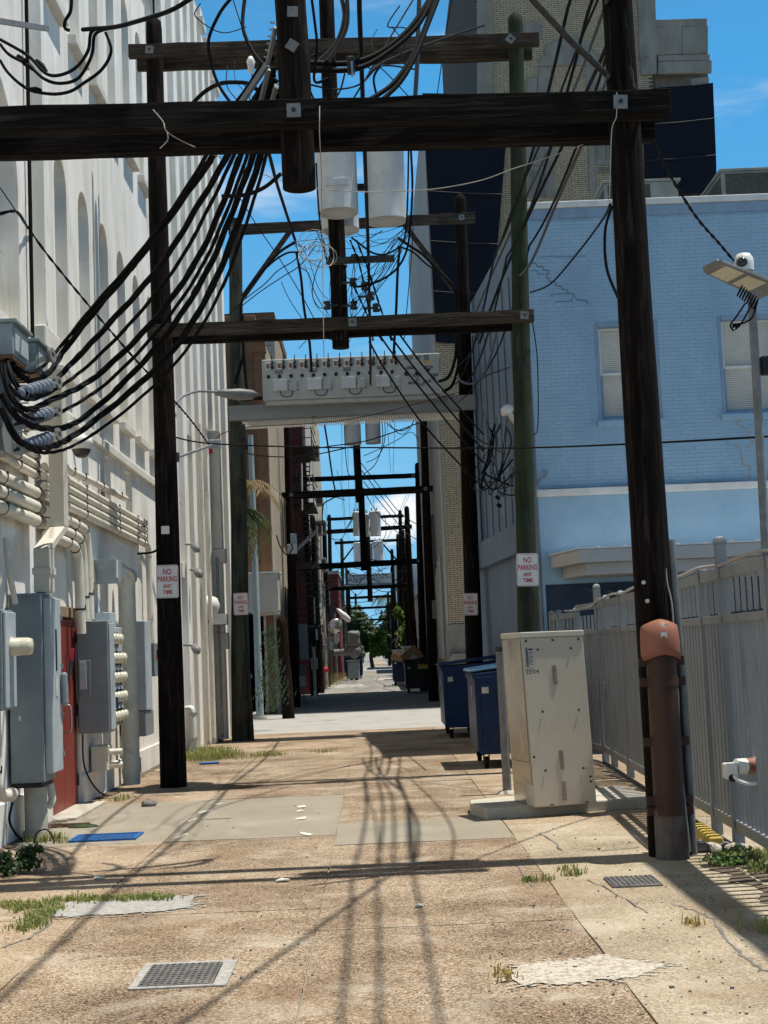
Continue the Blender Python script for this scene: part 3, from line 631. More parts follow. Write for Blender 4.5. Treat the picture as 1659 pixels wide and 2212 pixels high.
# canopy over the side yard
cn = MB(); CY0 = 22.55
cn.prism([(3.02, BY-0.02), (3.30, CY0), (10, CY0), (10, BY-0.02)], 'z', 2.99, 3.20)
cn.build('canopy', 'canopy_grey', bb, 0.01)
MB().prism([(3.00, BY-0.02), (3.28, CY0-0.02), (10, CY0-0.02), (10, BY-0.02)], 'z', 3.203, 3.225).build('canopy_roof', 'roof_white', bb)
MB().prism([(3.20, BY-0.02), (3.42, CY0+0.22), (10, CY0+0.22), (10, BY-0.02)], 'z', 2.80, 2.988).build('canopy_soffit', 'canopy_grey', bb, 0.01)
for i in range(9): MB().box((3.6+i*0.42, CY0, 3.226), (3.63+i*0.42, BY-0.05, 3.24)).build('roof_seam', 'roof_white', bb)
MB().tube(spline([(2.98, BY-0.02, 4.55), (3.0, BY-0.10, 4.62), (2.90, BY-0.14, 4.50), (2.80, BY-0.12, 4.30)], 5), 0.03, 8).build('vent_pipe', 'blue_side', bb)
# rooftop air handlers
def roof_unit(x0, x1, y0, y1, z1, label):
    t = thing('rooftop_air_handler', label, 'air conditioner', ((x0+x1)/2, y0, BTOP), 'air handlers on the blue roof')
    MB().box((x0, y0, BTOP+0.02), (x1, y1, z1)).build('housing', 'ac_metal', t, 0.02)
    MB().box((x0+0.06, y0-0.012, BTOP+0.1), (x0+(x1-x0)*(0.62 if x0 < 6 else 0.97), y0-0.002, z1-0.05)).build('coil', 'ac_dark', t)
    MB().box((x0-0.012, y0+0.1, BTOP+0.1), (x0-0.002, y1-0.1, z1-0.08)).build('coil', 'ac_dark', t)
    for i in (1, 3) if x0 < 6 else (): MB().box((x0+0.1+(x1-x0)*0.105*i, y0-0.02, BTOP+0.1), (x0+0.115+(x1-x0)*0.105*i, y0-0.012, z1-0.08)).build('fin', 'ac_metal', t)
    MB().box((x0-0.05, y0-0.05, z1), (x1+0.05, y1+0.05, z1+0.04)).build('lid', 'ac_metal', t, 0.006)
roof_unit(4.75, 6.15, 26.6, 28.0, 10.42, 'rusty beige air handler behind the dark pole on the blue roof')
roof_unit(6.95, 9.4, 26.4, 28.6, 10.50, 'long brown air handler at the right edge of the blue roof')
t = thing('roof_vent', 'small pale vent box between the two air handlers on the blue roof', 'vent', (6.45, 26.5, BTOP))
MB().box((6.36, 26.3, BTOP+0.1), (6.66, 26.6, BTOP+0.75)).build('housing', 'roof_white', t, 0.03); MB().box((6.31, 26.25, BTOP+0.75), (6.71, 26.65, BTOP+0.82)).build('cap', 'roof_white', t, 0.02)

# ================================================================== TAN BRICK TOWER (right, beyond the street)
TY = 43.0
tb = thing('brick_tower', 'tall tan brick tower with stone trim and black netting beyond the blue building', 'building', (6.5, 46, 0))
MB().box((2.27, TY, -0.1), (11.15, 61.5, 18.62)).build('wall', 'tan_mortar', tb)
MB().box((3.98, TY+0.001, 18.62), (9.45, 60, 27.0)).build('tower', 'tan_mortar', tb)
MB().box((9.45, TY+0.4, 18.62), (11.2, 58, 20.0)).build('wing_top', 'stone_trim', tb)
def tskip(a, b, z0, z1):
    xa, xb, za = 2.27+a, 2.27+b, 2.45+z0
    if za > 18.55 and (xa < 3.98 or xb > 9.45): return True
    if 2.30 < xa and xb < 3.9 and 11.2 < za < 18.5: return True
    if xa > 9.2 and 9 < za < 18.0: return True
    return xa > 4.2 and za < 9.4
brick_wall(tb, (2.27, TY, 2.45), (1,0,0), (0,-1,0), 8.88, 22.5, 0.205, 0.054, 0.010, 0.012, 'tan_brick', (0.5, 4.5), 300, tskip)
# stone base, quoins and the chamfered foot
MB().box((2.22, TY-0.06, 0), (4.4, TY, 2.44)).build('stone_base', 'stone_trim', tb, 0.03)
MB().prism([(2.12, 0), (2.9, 0), (2.9, 1.55), (2.3, 1.55), (2.12, 1.25)], 'y', TY-0.34, TY-0.062).build('buttress', 'stone_trim', tb, 0.02)
# side wall on the alley: cream stucco with grey vent shaft and pipes
MB().box((2.20, TY+0.02, 0), (2.262, 61.4, 18.6)).build('side_wall', 'cream_wall', tb)
MB().box((2.10, TY+5, 2.3), (2.199, TY+9.5, 6.2)).build('vent_shaft', 'concrete_dark', tb, 0.02)
for i in range(5): MB().cyl((2.14, TY+1.2+1.0*i, 1.4), (2.14, TY+1.2+1.0*i, 4.6-0.15*i), 0.045, n=8).build('pipe', 'pale_wall', tb)
for y in (TY+4.2, TY+5.6): MB().box((1.98, y, 2.7), (2.19, y+0.6, 3.3)).build('window_unit', 'ac_metal', tb, 0.02)
# stone ornaments on the tower front
def stone(name, poly, d=0.05, m='stone_trim'):
    MB().prism(poly, 'y', TY-d, TY-0.001).build(name, m, tb, 0.012)
def tp(px, py): p = P(px, py, TY); return (p.x, p.z)
def zz3(x, y): return ((1800+x*.7378)/1.82278, y*.7378/1.82278)
stone('pediment', [tp(*zz3(*q)) for q in ((467,298),(467,258),(600,180),(700,240),(740,300))], 0.07)
stone('lintel_stone', [tp(*zz3(*q)) for q in ((437,358),(445,298),(748,290),(752,348))], 0.06)
stone('jamb_stone', [tp(*zz3(*q)) for q in ((425,520),(437,361),(500,359),(503,520))], 0.05)
stone('jamb_stone', [tp(*zz3(*q)) for q in ((690,500),(680,352),(735,350),(762,495))], 0.05)
stone('corner_block', [tp(*zz3(*q)) for q in ((355,215),(360,128),(448,128),(448,215))], 0.07)
stone('corner_block', [tp(*zz3(*q)) for q in ((370,512),(372,425),(424,422),(426,510))], 0.07)
stone('carved_panel', [tp(*zz3(*q)) for q in ((365,885),(365,735),(520,735),(522,885))], 0.04)
stone('carved_panel', [tp(*zz3(*q)) for q in ((700,1020),(700,735),(735,735),(740,1015))], 0.05)
stone('carved_panel', [tp(*zz3(*q)) for q in ((742,880),(740,735),(815,730),(818,880))], 0.04)
stone('panel_frame', [tp(*zz3(*q)) for q in ((365,1065),(365,888),(524,888),(524,1058))], 0.03)
for i in range(7):
    x = 385+13.5*i
    stone('grille_bar', [tp(*zz3(*q)) for q in ((x,1050),(x,912),(x+7,912),(x+7,1050))], 0.06)
for i in range(6):
    x = 756+11*i
    stone('grille_bar', [tp(*zz3(*q)) for q in ((x,930),(x,893),(x+6,893),(x+6,930))], 0.06)
for k, (x, y, s) in enumerate(((430,800,1), (470,800,-1), (760,790,1), (800,790,-1))):     # carved sprays
    mb = MB()
    for j in range(4):
        pts = [Vector((tp(*zz3(x + s*(-4*t*j*1.3), y + 60 - 110*t))[0], TY-0.055, tp(*zz3(x, y + 60 - 110*t))[1])) for t in (0, .3, .6, .85, 1)]
        mb.tube(spline(pts, 3), [0.05*(1-i/13) for i in range(13)], 5)
    mb.build('carving', 'stone_trim', tb)
# wing at the right: stone parapet blocks over black netting
for (x0, x1, y0, y1) in ((1050,1330,112,150), (1055,1195,152,300), (1198,1335,150,296), (1070,1345,302,332), (1070,1355,335,400), (975,1062,165,405), (1245,1340,425,475)):
    stone('parapet_block', [tp(*zz3(*q)) for q in ((x0,y1),(x0,y0),(x1,y0-8),(x1,y1-6))], 0.10)
stone('corner_pier', [tp(1030,235), tp(1030,-20), tp(1062,-20), tp(1064,235)], 0.12)
stone('corner_pier', [tp(1380,130), tp(1376,-20), tp(1414,-20), tp(1417,120)], 0.12)
# netting: slightly billowing sheets hung off the wall
def net(name, quad, nx, ny, off, label):
    pts = []; rr = random.Random(5)
    for j in range(ny+1):
        for i in range(nx+1):
            u, v = i/nx, j/ny
            a = [Vector((*tp(*quad[k]), 0)) for k in range(4)]
            p = a[0]*(1-u)*(1-v) + a[1]*u*(1-v) + a[2]*u*v + a[3]*(1-u)*v
            pts.append((p.x, TY-off-0.05*math.sin(6*u+3*v)-rr.uniform(0, 0.02), p.y))
    me = MB().add(pts, [(j*(nx+1)+i, j*(nx+1)+i+1, (j+1)*(nx+1)+i+1, (j+1)*(nx+1)+i) for j in range(ny) for i in range(nx)], True)
    return tag(me.build(name, 'net_black', None), label, 'netting')
def ropes(o, q, nv):
    for i in range(1, nv):
        u = i/nv; a_ = Vector(tp(*q[0])).lerp(Vector(tp(*q[3])), u); b_ = Vector(tp(*q[1])).lerp(Vector(tp(*q[2])), u)
        MB().tube([(a_.x, TY-0.26, a_.y), ((a_.x+b_.x)/2, TY-0.28, (a_.y+b_.y)/2-0.03), (b_.x, TY-0.26, b_.y)], 0.018, 5).build('seam_rope', 'black_metal', o)
_n = net('debris_netting', (((912), 206), (1100, 214), (1056, 748), (941, 742)), 10, 24, 0.16, 'black debris netting hung on the left edge of the tan brick tower')
ropes(_n, ((912,206),(1100,214),(1056,748),(941,742)), 5)
_n = net('debris_netting', ((1384, 200), (1537, 184), (1545, 420), (1390, 430)), 8, 12, 0.2, 'black debris netting hung under the stone parapet right of the dark pole')
ropes(_n, ((1384,200),(1537,184),(1545,420),(1390,430)), 3)
# ================================================================== UTILITY FRAMES
K = 1/1.82278
ZT = {'z1': (0,0,.6057), 'z2': (900,0,.6057), 'z3': (1800,0,.7378), 'z4': (0,1240,.6028), 'z5': (900,1240,.6028), 'z6': (1800,1240,.7378),
      'b1': (0,2200,.6028), 'b2': (900,2200,.6028), 'b3': (1800,2200,.7378), 'b4': (0,3000,.9114), 'b5': (1512,3000,.9114), 'b6': (1200,1600,.3617), 'b7': (1200,2200,.3617),
      'i1': (0,1200,.27132), 'i2': (0,1750,.47244), 't1': (0,0,.44118), 'c1': (1280,2300,.24111), 'e4': (900,1640,.24111), 'e5': (900,2100,.24111)}
def zp(k, x, y): a = ZT[k]; return ((a[0]+x*a[2])*K, (a[1]+y*a[2])*K)
def Z(k, x, y, Y): return P(*zp(k, x, y), Y)
def ZX(k, x, y, X): return PX(*zp(k, x, y), X)
def pole(label, base, top, r0, r1, m='pole_wood', group=None, point=True, name='utility_pole', seg=22):
    b = Vector(base); t = Vector(top); pts = []; rs_ = []
    for i in range(seg+1):
        u = i/seg; pts.append(b.lerp(t, u) + Vector((0.006*math.sin(u*9+b.x*3), 0.006*math.cos(u*7+b.y), 0))); rs_.append((r0*(1-u)+r1*u)*(1+0.012*math.sin(u*31+b.x)))
    if point: pts += [t+Vector((0,0,0.10)), t+Vector((0,0,0.17))]; rs_ += [r1*0.93, r1*0.35]
    mb = MB(); mb.tube(pts, rs_, 18, True, 0.012)
    return tag(mb.build(name, m), label, 'utility pole', group)
def beam(label, p, q, d, h, m='beam_wood', plates=(), group=None, name='crossbeam'):
    p = Vector(p); q = Vector(q); n = 16; rr = random.Random(int(abs(p.x*77+p.y*13+p.z*5)))
    vs = []; a = (q-p).normalized(); sd_ = a.cross(Vector((0,0,1))).normalized(); up = sd_.cross(a)
    for i in range(n+1):
        c = p.lerp(q, i/n)
        for u, v in ((-1,-1),(1,-1),(1,1),(-1,1)):
            vs.append(c + sd_*(u*d/2 + rr.uniform(-.006,.006)) + up*(v*h/2 + rr.uniform(-.007,.007)))
    fs = [(0,1,2,3), tuple(4*n+k for k in (3,2,1,0))]
    for i in range(n):
        for k in range(4): k2 = (k+1) % 4; fs.append((4*i+k, 4*(i+1)+k, 4*(i+1)+k2, 4*i+k2))
    o = MB().add(vs, fs).build(name, m, None, 0.008, 2); tag(o, label, 'beam', group)
    for u, rot in plates:
        c = p.lerp(q, u); y = c.y - d/2 - 0.010
        R = Matrix.Rotation(rot, 3, 'Y')
        b = MB().cbox((c.x, y, c.z), (0.115, 0.012, 0.115), R).build('bolt_plate', 'galv_dull', o)
        MB().cyl((c.x, y-0.03, c.z), (c.x, y, c.z), 0.018, n=6).build('bolt', 'steel_dark', b)
    return o
# --- frame 1 (nearest)
F1 = 11.82
A_b = Vector((2.325, F1, -0.05))
poleA = pole('big dark leaning pole with brown cable guard at its foot, right foreground', A_b, (2.30, F1, 9.6), 0.172, 0.112, 'pole_wood', 'H-frame poles')
pole('dark pole holding the left end of the nearest crossbeam, beside the stucco wall', (-3.36, F1, -0.05), (-3.36, F1, 9.4), 0.16, 0.11, 'pole_wood', 'H-frame poles')
b1l = P(-235, 270, 11.57); b1r = P(1445, 226, 11.57)
beam('nearest heavy timber crossbeam running the full width of the picture', b1l, b1r, 0.165, 0.212, 'beam_dark', ((0.935, 0.05), (0.517, 0.0)))
beam('second heavy timber on the far side of the nearest poles, half hidden', (b1l.x, 12.09, b1l.z-0.015), (b1r.x-0.03, 12.09, b1r.z-0.02), 0.165, 0.21, 'beam_dark')
s1 = P(642, 300, F1)
st1 = pole('thick near-black pole stub hanging from the nearest crossbeam, cut flat below', (s1.x+0.01, F1, P(645, 398, F1-0.1).z), (s1.x-0.06, F1, 9.5), 0.142, 0.125, 'pole_wood', None, True, 'hanging_pole')
for px, py in ((632, 25), (631, 98)):
    c = P(px, py, F1-0.15); MB().cbox((c.x, c.y, c.z), (0.09, 0.012, 0.09), Matrix.Rotation(0.6 if py > 50 else 0.05, 3, 'Y')).build('bolt_plate', 'galv_dull', st1)
# --- frame 2
F2 = 20.0
B_b = G(376, 1700); C_b = Vector((2.10, F2, 0))
topB = P(329, 62, F2); topC = P(1113, 52, F2)
poleB = pole('near-black pole with a NO PARKING sign standing by the meters on the left', (B_b.x, F2, -0.05), (topB.x+0.02, F2, topB.z), 0.185, 0.115, 'pole_wood', 'H-frame poles')
poleC = pole('mossy green pole behind the beige cabinet on the right', (C_b.x-0.02, F2, -0.05), (topC.x, F2, topC.z), 0.150, 0.106, 'pole_green', 'H-frame poles')
l, r = P(278, 112, F2-0.22), P(1164, 86, F2-0.22)
beam('weathered brown crossbeam on the tops of the green pole and its left partner', l, r, 0.10, 0.19, 'beam_old', ((0.052, 0.1), (0.93, 0.7)))
beam('back timber behind the upper weathered crossbeam of the green pole', (l.x+0.05, F2+0.22, l.z-0.01), (r.x-0.05, F2+0.22, r.z-0.01), 0.10, 0.19, 'beam_old')
l, r = P(319, 716, F2-0.22), P(1153, 682, F2-0.22)
beam('old brown crossbeam halfway up, bolted to the green pole', l, r, 0.10, 0.175, 'beam_old', ((0.53, 0.0), (0.975, 0.1)))
beam('back timber behind the halfway crossbeam of the green pole', (l.x+0.1, F2+0.22, l.z-0.02), (r.x-0.25, F2+0.22, r.z-0.02), 0.10, 0.17, 'beam_dark')
s2t, s2b = P(722, -40, F2), P(737, 752, F2)
st2 = pole('dark hanging pole in the middle carrying the two big transformer cans', (s2b.x, F2, s2b.z), (s2b.x-0.02, F2, 12.2), 0.122, 0.108, 'pole_wood', None, True, 'hanging_pole')
# --- frame 3
F3 = 30.1
D_b = G(522, 1600); E_b = P(1028, 1560, F3)
topD = P(505, 474, F3); topE = P(994, 436, F3)
poleD = pole('swirly-grained grey green pole at the end of the stucco wall with a NO PARKING sign', (D_b.x, F3, -0.05), (topD.x+0.03, F3, topD.z), 0.20, 0.135, 'pole_grey', 'H-frame poles', False)
poleE = pole('dark pole behind the dumpsters at the right end of the switch cabinet', (E_b.x, F3, -0.05), (topE.x, F3, topE.z), 0.19, 0.125, 'pole_wood', 'H-frame poles')
l, r = P(494, 497, F3-0.2), P(1026, 470, F3-0.2)
beam('weathered crossbeam with diagonal braces above the switch cabinet', l, r, 0.12, 0.215, 'beam_old', ((0.02, 0), (0.945, 0)), None)
for (x0,y0,x1,y1,w) in ((405,1495,95,1930,'left'), (1145,1465,1465,1880,'right')):
    p, q = Z('z2', x0, y0, F3-0.14), Z('z2', x1, y1, F3-0.14)
    br = MB().bar(p, q, 0.075, 0.105).build('beam_brace', 'beam_old', None, 0.008); tag(br, 'diagonal timber brace on the %s under the switch-cabinet crossbeam' % w, 'brace')
# steel tray beam with the pad-mount switch cabinet
sb = thing('steel_beam', 'painted grey steel beam with a toothed grating carrying the switch cabinet', 'beam', (0, F3, 5.5))
l, r = P(494, 893, F3-0.32), P(1027, 868, F3-0.32)
H_ = 0.29
MB().bar(l, r, 0.02, H_).build('web', 'beam_steel', sb)
for s in (-1, 1): MB().bar(l+Vector((0,0.05,s*H_/2)), r+Vector((0,0.05,s*H_/2)), 0.14, 0.02).build('flange', 'beam_steel', sb)
MB().bar(l+Vector((0.3,0.95,0)), r+Vector((-0.2,0.95,0)), 0.02, H_).build('web', 'beam_steel', sb)
for u in (0.34, 0.5, 0.665): c = l.lerp(r, u); MB().bar(c+Vector((0,-0.02,-0.16)), c+Vector((0,1.0,-0.16)), 0.05, 0.06).build('hanger', 'galv_dull', sb)
tm = MB().cbox((0,0,0), (0.022, 0.9, 0.035)).mesh('grating_bar'); tm.materials.append(M('grate_white'))
for i in range(112):
    c = l.lerp(r, 0.055+0.875*i/111); o = bpy.data.objects.new('grating_bar', tm); COL.objects.link(o); o.parent = sb; o.matrix_parent_inverse = ROOT_INV[sb.name]
    o.location = (c.x, c.y+0.5, c.z-H_/2-0.045)
sg = thing('switch_cabinet', 'long pale grey high-voltage switch cabinet with twelve handles and number plates', 'switch cabinet', (0, F3, 5.8))
def SGP(x, y, d=0.0): return Z('z5', x, y, F3-0.55-d)
def sgbox(name, x0, y0, x1, y1, d0, d1, m, par=sg, bev=0.0):
    # box on the cabinet face between picture corners, following its level edges
    a = SGP(x0, y0); b = SGP(x1, y1)
    return MB().box((min(a.x,b.x), F3-0.55-d1, min(a.z,b.z)), (max(a.x,b.x), F3-0.55-d0, max(a.z,b.z))).build(name, m, par, bev)
c0, c1 = SGP(222, 570), SGP(1360, 232)
sgx0, sgx1, sgz0, sgz1 = c0.x+0.01, c1.x+0.05, c0.z+0.03, c1.z-0.05
MB().box((sgx0, F3-0.55, sgz0), (sgx1, F3+0.45, sgz1)).build('housing', 'gear_grey', sg, 0.02)
def fs(u, v): return (sgx0+(sgx1-sgx0)*u, sgz0+(sgz1-sgz0)*v)       # cabinet face, u right, v up
FY = F3-0.55
for i in range(12):
    x, z = fs(0.035+0.0632*i, 0.83)
    w = MB()
    w.box((x-0.052, FY-0.028, z-0.07), (x-0.036, FY-0.001, z+0.07)); w.box((x+0.036, FY-0.028, z-0.07), (x+0.052, FY-0.001, z+0.07))
    w.box((x-0.036, FY-0.028, z+0.052), (x+0.036, FY-0.001, z+0.07)); w.box((x-0.036, FY-0.028, z-0.07), (x+0.036, FY-0.001, z-0.052))
    wf = w.build('viewing_window', 'sign_white', sg)
    MB().box((x-0.035, FY-0.012, z-0.051), (x+0.035, FY-0.002, z+0.051)).build('pane', 'rust_pan', wf)
    h = MB(); x2 = x+0.085
    h.cyl((x2, FY-0.05, z-0.03), (x2, FY-0.001, z-0.03), 0.04, n=8); h.bar((x2, FY-0.055, z-0.05), (x2+0.005, FY-0.055, z+0.22), 0.018, 0.014, (0,1,0)); h.bar((x2-0.03, FY-0.04, z+0.02), (x2+0.03, FY-0.04, z+0.08), 0.03, 0.03)
    h.build('switch_handle', 'steel_dark', sg)
    x, z = fs(0.035+0.0632*i, 0.575)
    fl = MB().lathe([(0.0,0.02),(0.052,0.018),(0.058,0.0)], (x, FY, z), (0,-1,0), 3, False).build('port_flange', 'can_grey', sg)
    MB().lathe([(0.0,0.03),(0.036,0.028),(0.04,0.0)], (x, FY-0.004, z), (0,-1,0), 12).build('port', 'black_metal', fl)
for i in range(3):
    x, z = fs(0.81+0.06*i, 0.52 if i < 2 else 0.6); MB().lathe([(0.0,0.05),(0.04,0.045),(0.05,0.0)], (x, FY, z), (0,-1,0), 12).build('port', 'black_metal', sg)
for i in range(4):
    x, z = fs(0.06+0.192*i, 0.21)
    MB().box((x, FY-0.07, z), (x+0.30, FY-0.001, z+0.245)).build('control_box', 'can_grey', sg, 0.008)
    jb = MB().box((x+0.315, FY-0.05, z-0.005), (x+0.50, FY-0.001, z+0.20)).build('junction_box', 'gear_grey', sg, 0.008)
    bl = MB()
    for (a, b) in ((.33,.01),(.40,.01),(.485,.01),(.33,.185),(.40,.185),(.485,.185),(.33,.1),(.485,.1)): bl.cyl((x+a, FY-0.062, z+b), (x+a, FY-0.05, z+b), 0.009, n=6)
    bl.build('screws', 'black_metal', jb)
    MB().tube(spline([(x+0.15, FY-0.04, z), (x+0.17, FY-0.05, z-0.09), (x+0.27, FY-0.05, z-0.13), (x+0.38, FY-0.05, z-0.10), (x+0.41, FY-0.03, z-0.005)], 4), 0.009, 6).build('lead', 'rubber', sg)
for i, tx in enumerate(('1292A', '1292B', '1292C', '1292D')):
    x, z = fs(0.095+0.1915*i, 0.685); pl = MB().box((x-0.085, FY-0.006, z-0.032), (x+0.085, FY-0.001, z+0.032)).build('number_plate', 'letter_black', sg)
    t_ = MB(); add_text(t_, text_mesh(tx, 0.062, 0, spacing=1.05), (x, FY-0.008, z), (1,0,0), (0,0,1)); t_.build('lettering', 'sign_white', pl)
for tx, u, v, sz in (('CL ON', .835, .66, .05), ('CL ON', .935, .66, .05), ('CLOSE', .87, .47, .05), ('CLOSE', .965, .47, .05), ('NO', .87, .37, .05), ('NO', .96, .40, .05), ('1292E', .845, .29, .055), ('1290', .925, .32, .055), ('OPEN', .89, .25, .05)):
    x, z = fs(u, v); w = sz*0.62*len(tx)/2+0.01
    pl = MB().box((x-w, FY-0.006, z-0.028), (x+w, FY-0.001, z+0.028)).build('number_plate', 'letter_black', sg)
    t_ = MB(); add_text(t_, text_mesh(tx, sz, 0), (x, FY-0.008, z), (1,0,0), (0,0,1)); t_.build('lettering', 'sign_white', pl)
for u0, u1, v0, v1, m in ((.80,.85,.86,.95,'galv_dull'), (.865,.895,.86,.95,'galv_dull'), (.91,.94,.83,.96,'galv_dull'), (.91,.94,.75,.82,'yellow_paint'), (.86,.885,.80,.84,'paper')):
    a, b = fs(u0, v0), fs(u1, v1); MB().box((a[0], FY-0.005, a[1]), (b[0], FY-0.001, b[1])).build('data_plate', m, sg)
MB().box((sgx0+0.06, F3-0.50, sgz0-0.09), (sgx1-0.05, F3+0.4, sgz0-0.003)).build('skid', 'gear_grey', sg, 0.01)

# --- NO PARKING signs
def sign_parts():
    t = thing('no_parking_sign', 'x', 'sign', (0,0,0), 'no parking signs')
    w, h, c = 0.1525, 0.2285, 0.03
    def ring(i): 
        out = []
        for sx, sz, a0 in ((1,1,0),(-1,1,90),(-1,-1,180),(1,-1,270)):
            for k in range(5):
                a = math.radians(a0+22.5*k); out.append((sx*(w-c)+(c-i)*math.cos(a), sz*(h-c)+(c-i)*math.sin(a)))
        return out
    MB().prism(ring(0.0), 'y', 0.0, 0.003).build('plate', 'sign_white', t)
    o, i = ring(0.010), ring(0.0145); n = len(o); mb = MB()
    mb.add([(p[0], -0.0012, p[1]) for p in o] + [(p[0], -0.0012, p[1]) for p in i], [(k, (k+1) % n, n+(k+1) % n, n+k) for k in range(n)]); mb.build('border', 'sign_red', t)
    tx = MB()
    for s, z, sz, wd_ in (('NO', 0.130, 0.112, 0.112), ('PARKING', 0.030, 0.105, 0.262), ('ANY', -0.066, 0.075, 0.118), ('TIME', -0.148, 0.075, 0.135)):
        me = text_mesh(s, sz, 0, bold=0.0022); xs = [v.co.x for v in me.vertices]; f = wd_/(max(xs)-min(xs)); m0 = (max(xs)+min(xs))/2
        for v in me.vertices: v.co.x = (v.co.x-m0)*f
        add_text(tx, me, (0, -0.0015, z), (1,0,0), (0,0,1))
    tx.build('lettering', 'sign_red', t)
    sc = MB()
    for z in (0.205, -0.205): sc.cyl((0, -0.006, z), (0, 0, z), 0.007, n=8)
    sc.build('screws', 'galv', t)
    return t
sign0 = sign_parts()
SIGNS = ((zp('z4', 1093, 1741), F2-0.185, 'NO PARKING sign on the near-black pole by the meters', 0.01), (zp('z6', 376, 1360), F2-0.16, 'NO PARKING sign on the mossy green pole', 0.02),
         (zp('z5', 80, 1888), F3-0.215, 'NO PARKING sign on the swirly grey green pole at the wall end', 0.0), (zp('z5', 1580, 1890), F3-0.205, 'NO PARKING sign with a bent corner on the dark pole behind the dumpsters', 0.02),
         (zp('b2', 447, 498), 50.0, 'small NO PARKING sign left of the fire escape foot', 0.0), (zp('b2', 1320, 468), 50.4, 'NO PARKING sign on the black pole left of the tan brick tower', 0.0),
         (zp('b2', 583, 533), 64, 'distant NO PARKING sign on a dark left pole past the fire escape', 0.0), (zp('b2', 1216, 490), 78, 'tiny far NO PARKING sign, left one of the cluster over the cardboard', 0.0),
         (zp('b2', 1252, 500), 76, 'tiny brownish NO PARKING sign, lower right of the far cluster', 0.0), (zp('b2', 1245, 445), 80, 'tiny far NO PARKING sign, topmost of the right cluster', 0.0), (zp('b2', 707, 515), 84, 'tiny far NO PARKING sign below the shiny tank', 0.0))
for i, ((px, py), Y, lab, rz) in enumerate(SIGNS):
    p = P(px, py, Y)
    if i == 0: sign0.location = p; sign0['label'] = lab; sign0.rotation_euler = (0, rz, 0); s_ = sign0
    else: s_ = copy_tree(sign0, p, lab); s_.rotation_euler = (0, rz, 0.0)

# --- transformer cans
def can(label, c, R_, Hh, group='pole-top transformer cans', bush=3):
    t = thing('transformer', label, 'transformer', c, group); c = Vector(c)
    MB().lathe([(0.0,0.03),(R_*0.93,0.03),(R_*0.93,0.0),(R_*1.0,0.0),(R_*1.0,0.02),(R_,Hh*0.93),(R_*1.03,Hh*0.935),(R_*1.03,Hh*0.96),(R_*0.98,Hh*0.965),(R_*0.75,Hh*0.995),(0,Hh)], c, (0,0,1), 28).build('tank', 'can_grey', t)
    for i in range(bush):
        a = 0.9+2.1*i; b = c + Vector((R_*0.55*math.cos(a), R_*0.55*math.sin(a), Hh*0.97))
        MB().lathe([(0.05,0),(0.05,0.04),(0.03,0.05),(0.045,0.09),(0.025,0.11),(0.04,0.15),(0.022,0.17),(0.03,0.2),(0.012,0.22),(0,0.27)], b, (0,0,1), 10).build('bushing', 'steel_dark', t)
    MB().cbox(c+Vector((0, R_+0.05, Hh*0.78)), (0.14, 0.12, 0.06)).build('bracket', 'galv_dull', t); MB().cbox(c+Vector((0, R_+0.05, Hh*0.2)), (0.14, 0.12, 0.06)).build('bracket', 'galv_dull', t)
    for s in (-1, 1): MB().cbox(c+Vector((s*(R_+0.02), 0, Hh*0.86)), (0.05, 0.03, 0.09)).build('lifting_lug', 'can_grey', t)
    return t
def canp(label, x0, x1, yb, Y, Hh, k='z2', bush=3):
    a, b = Z(k, x0, yb, Y), Z(k, x1, yb, Y); R_ = (b.x-a.x)/2
    return can(label, ((a.x+b.x)/2, Y, a.z), R_, Hh, bush=bush), R_
t1, R1 = canp('left big pale grey transformer can under the nearest crossbeam', 578, 846, 1392, F2-0.42, 1.42)
t2, R2 = canp('right big pale grey dented transformer can under the nearest crossbeam', 892, 1158, 1447, F2-0.36, 1.45)
t3, R3 = canp('third transformer can half hidden behind the hanging pole', 603, 850, 1508, F2+0.42, 1.45)
c = Vector(t1.location)
for z, tx in ((1.22, 'L 0'), (0.99, 'N 1')):
    pl = MB().cbox((c.x, c.y-R1-0.004, c.z+z), (0.15, 0.012, 0.085)).build('number_plate', 'galv_dull', t1)
    q = MB(); add_text(q, text_mesh(tx, 0.08), (c.x, c.y-R1-0.011, c.z+z), (1,0,0), (0,0,1)); q.build('lettering', 'letter_black', pl)
MB().cbox((c.x, c.y-R1+0.004, c.z+0.36), (0.34, 0.03, 0.10)).build('name_plate', 'can_grey', t1, 0.004)
tb_ = thing('transformer_hanger', 'steel brackets joining the two big transformer cans to the hanging pole', 'bracket', (s2b.x, F2, 7))
for z in (7.25, 8.3):
    MB().bar((c.x-0.2, F2-0.15, z), (t2.location.x+0.1, F2-0.15, z), 0.06, 0.09).build('arm', 'steel_dark', tb_)
    MB().lathe([(0.135,-0.05),(0.135,0.05)], (s2b.x, F2, z), (0,0,1), 16).build('band', 'galv_dull', tb_)

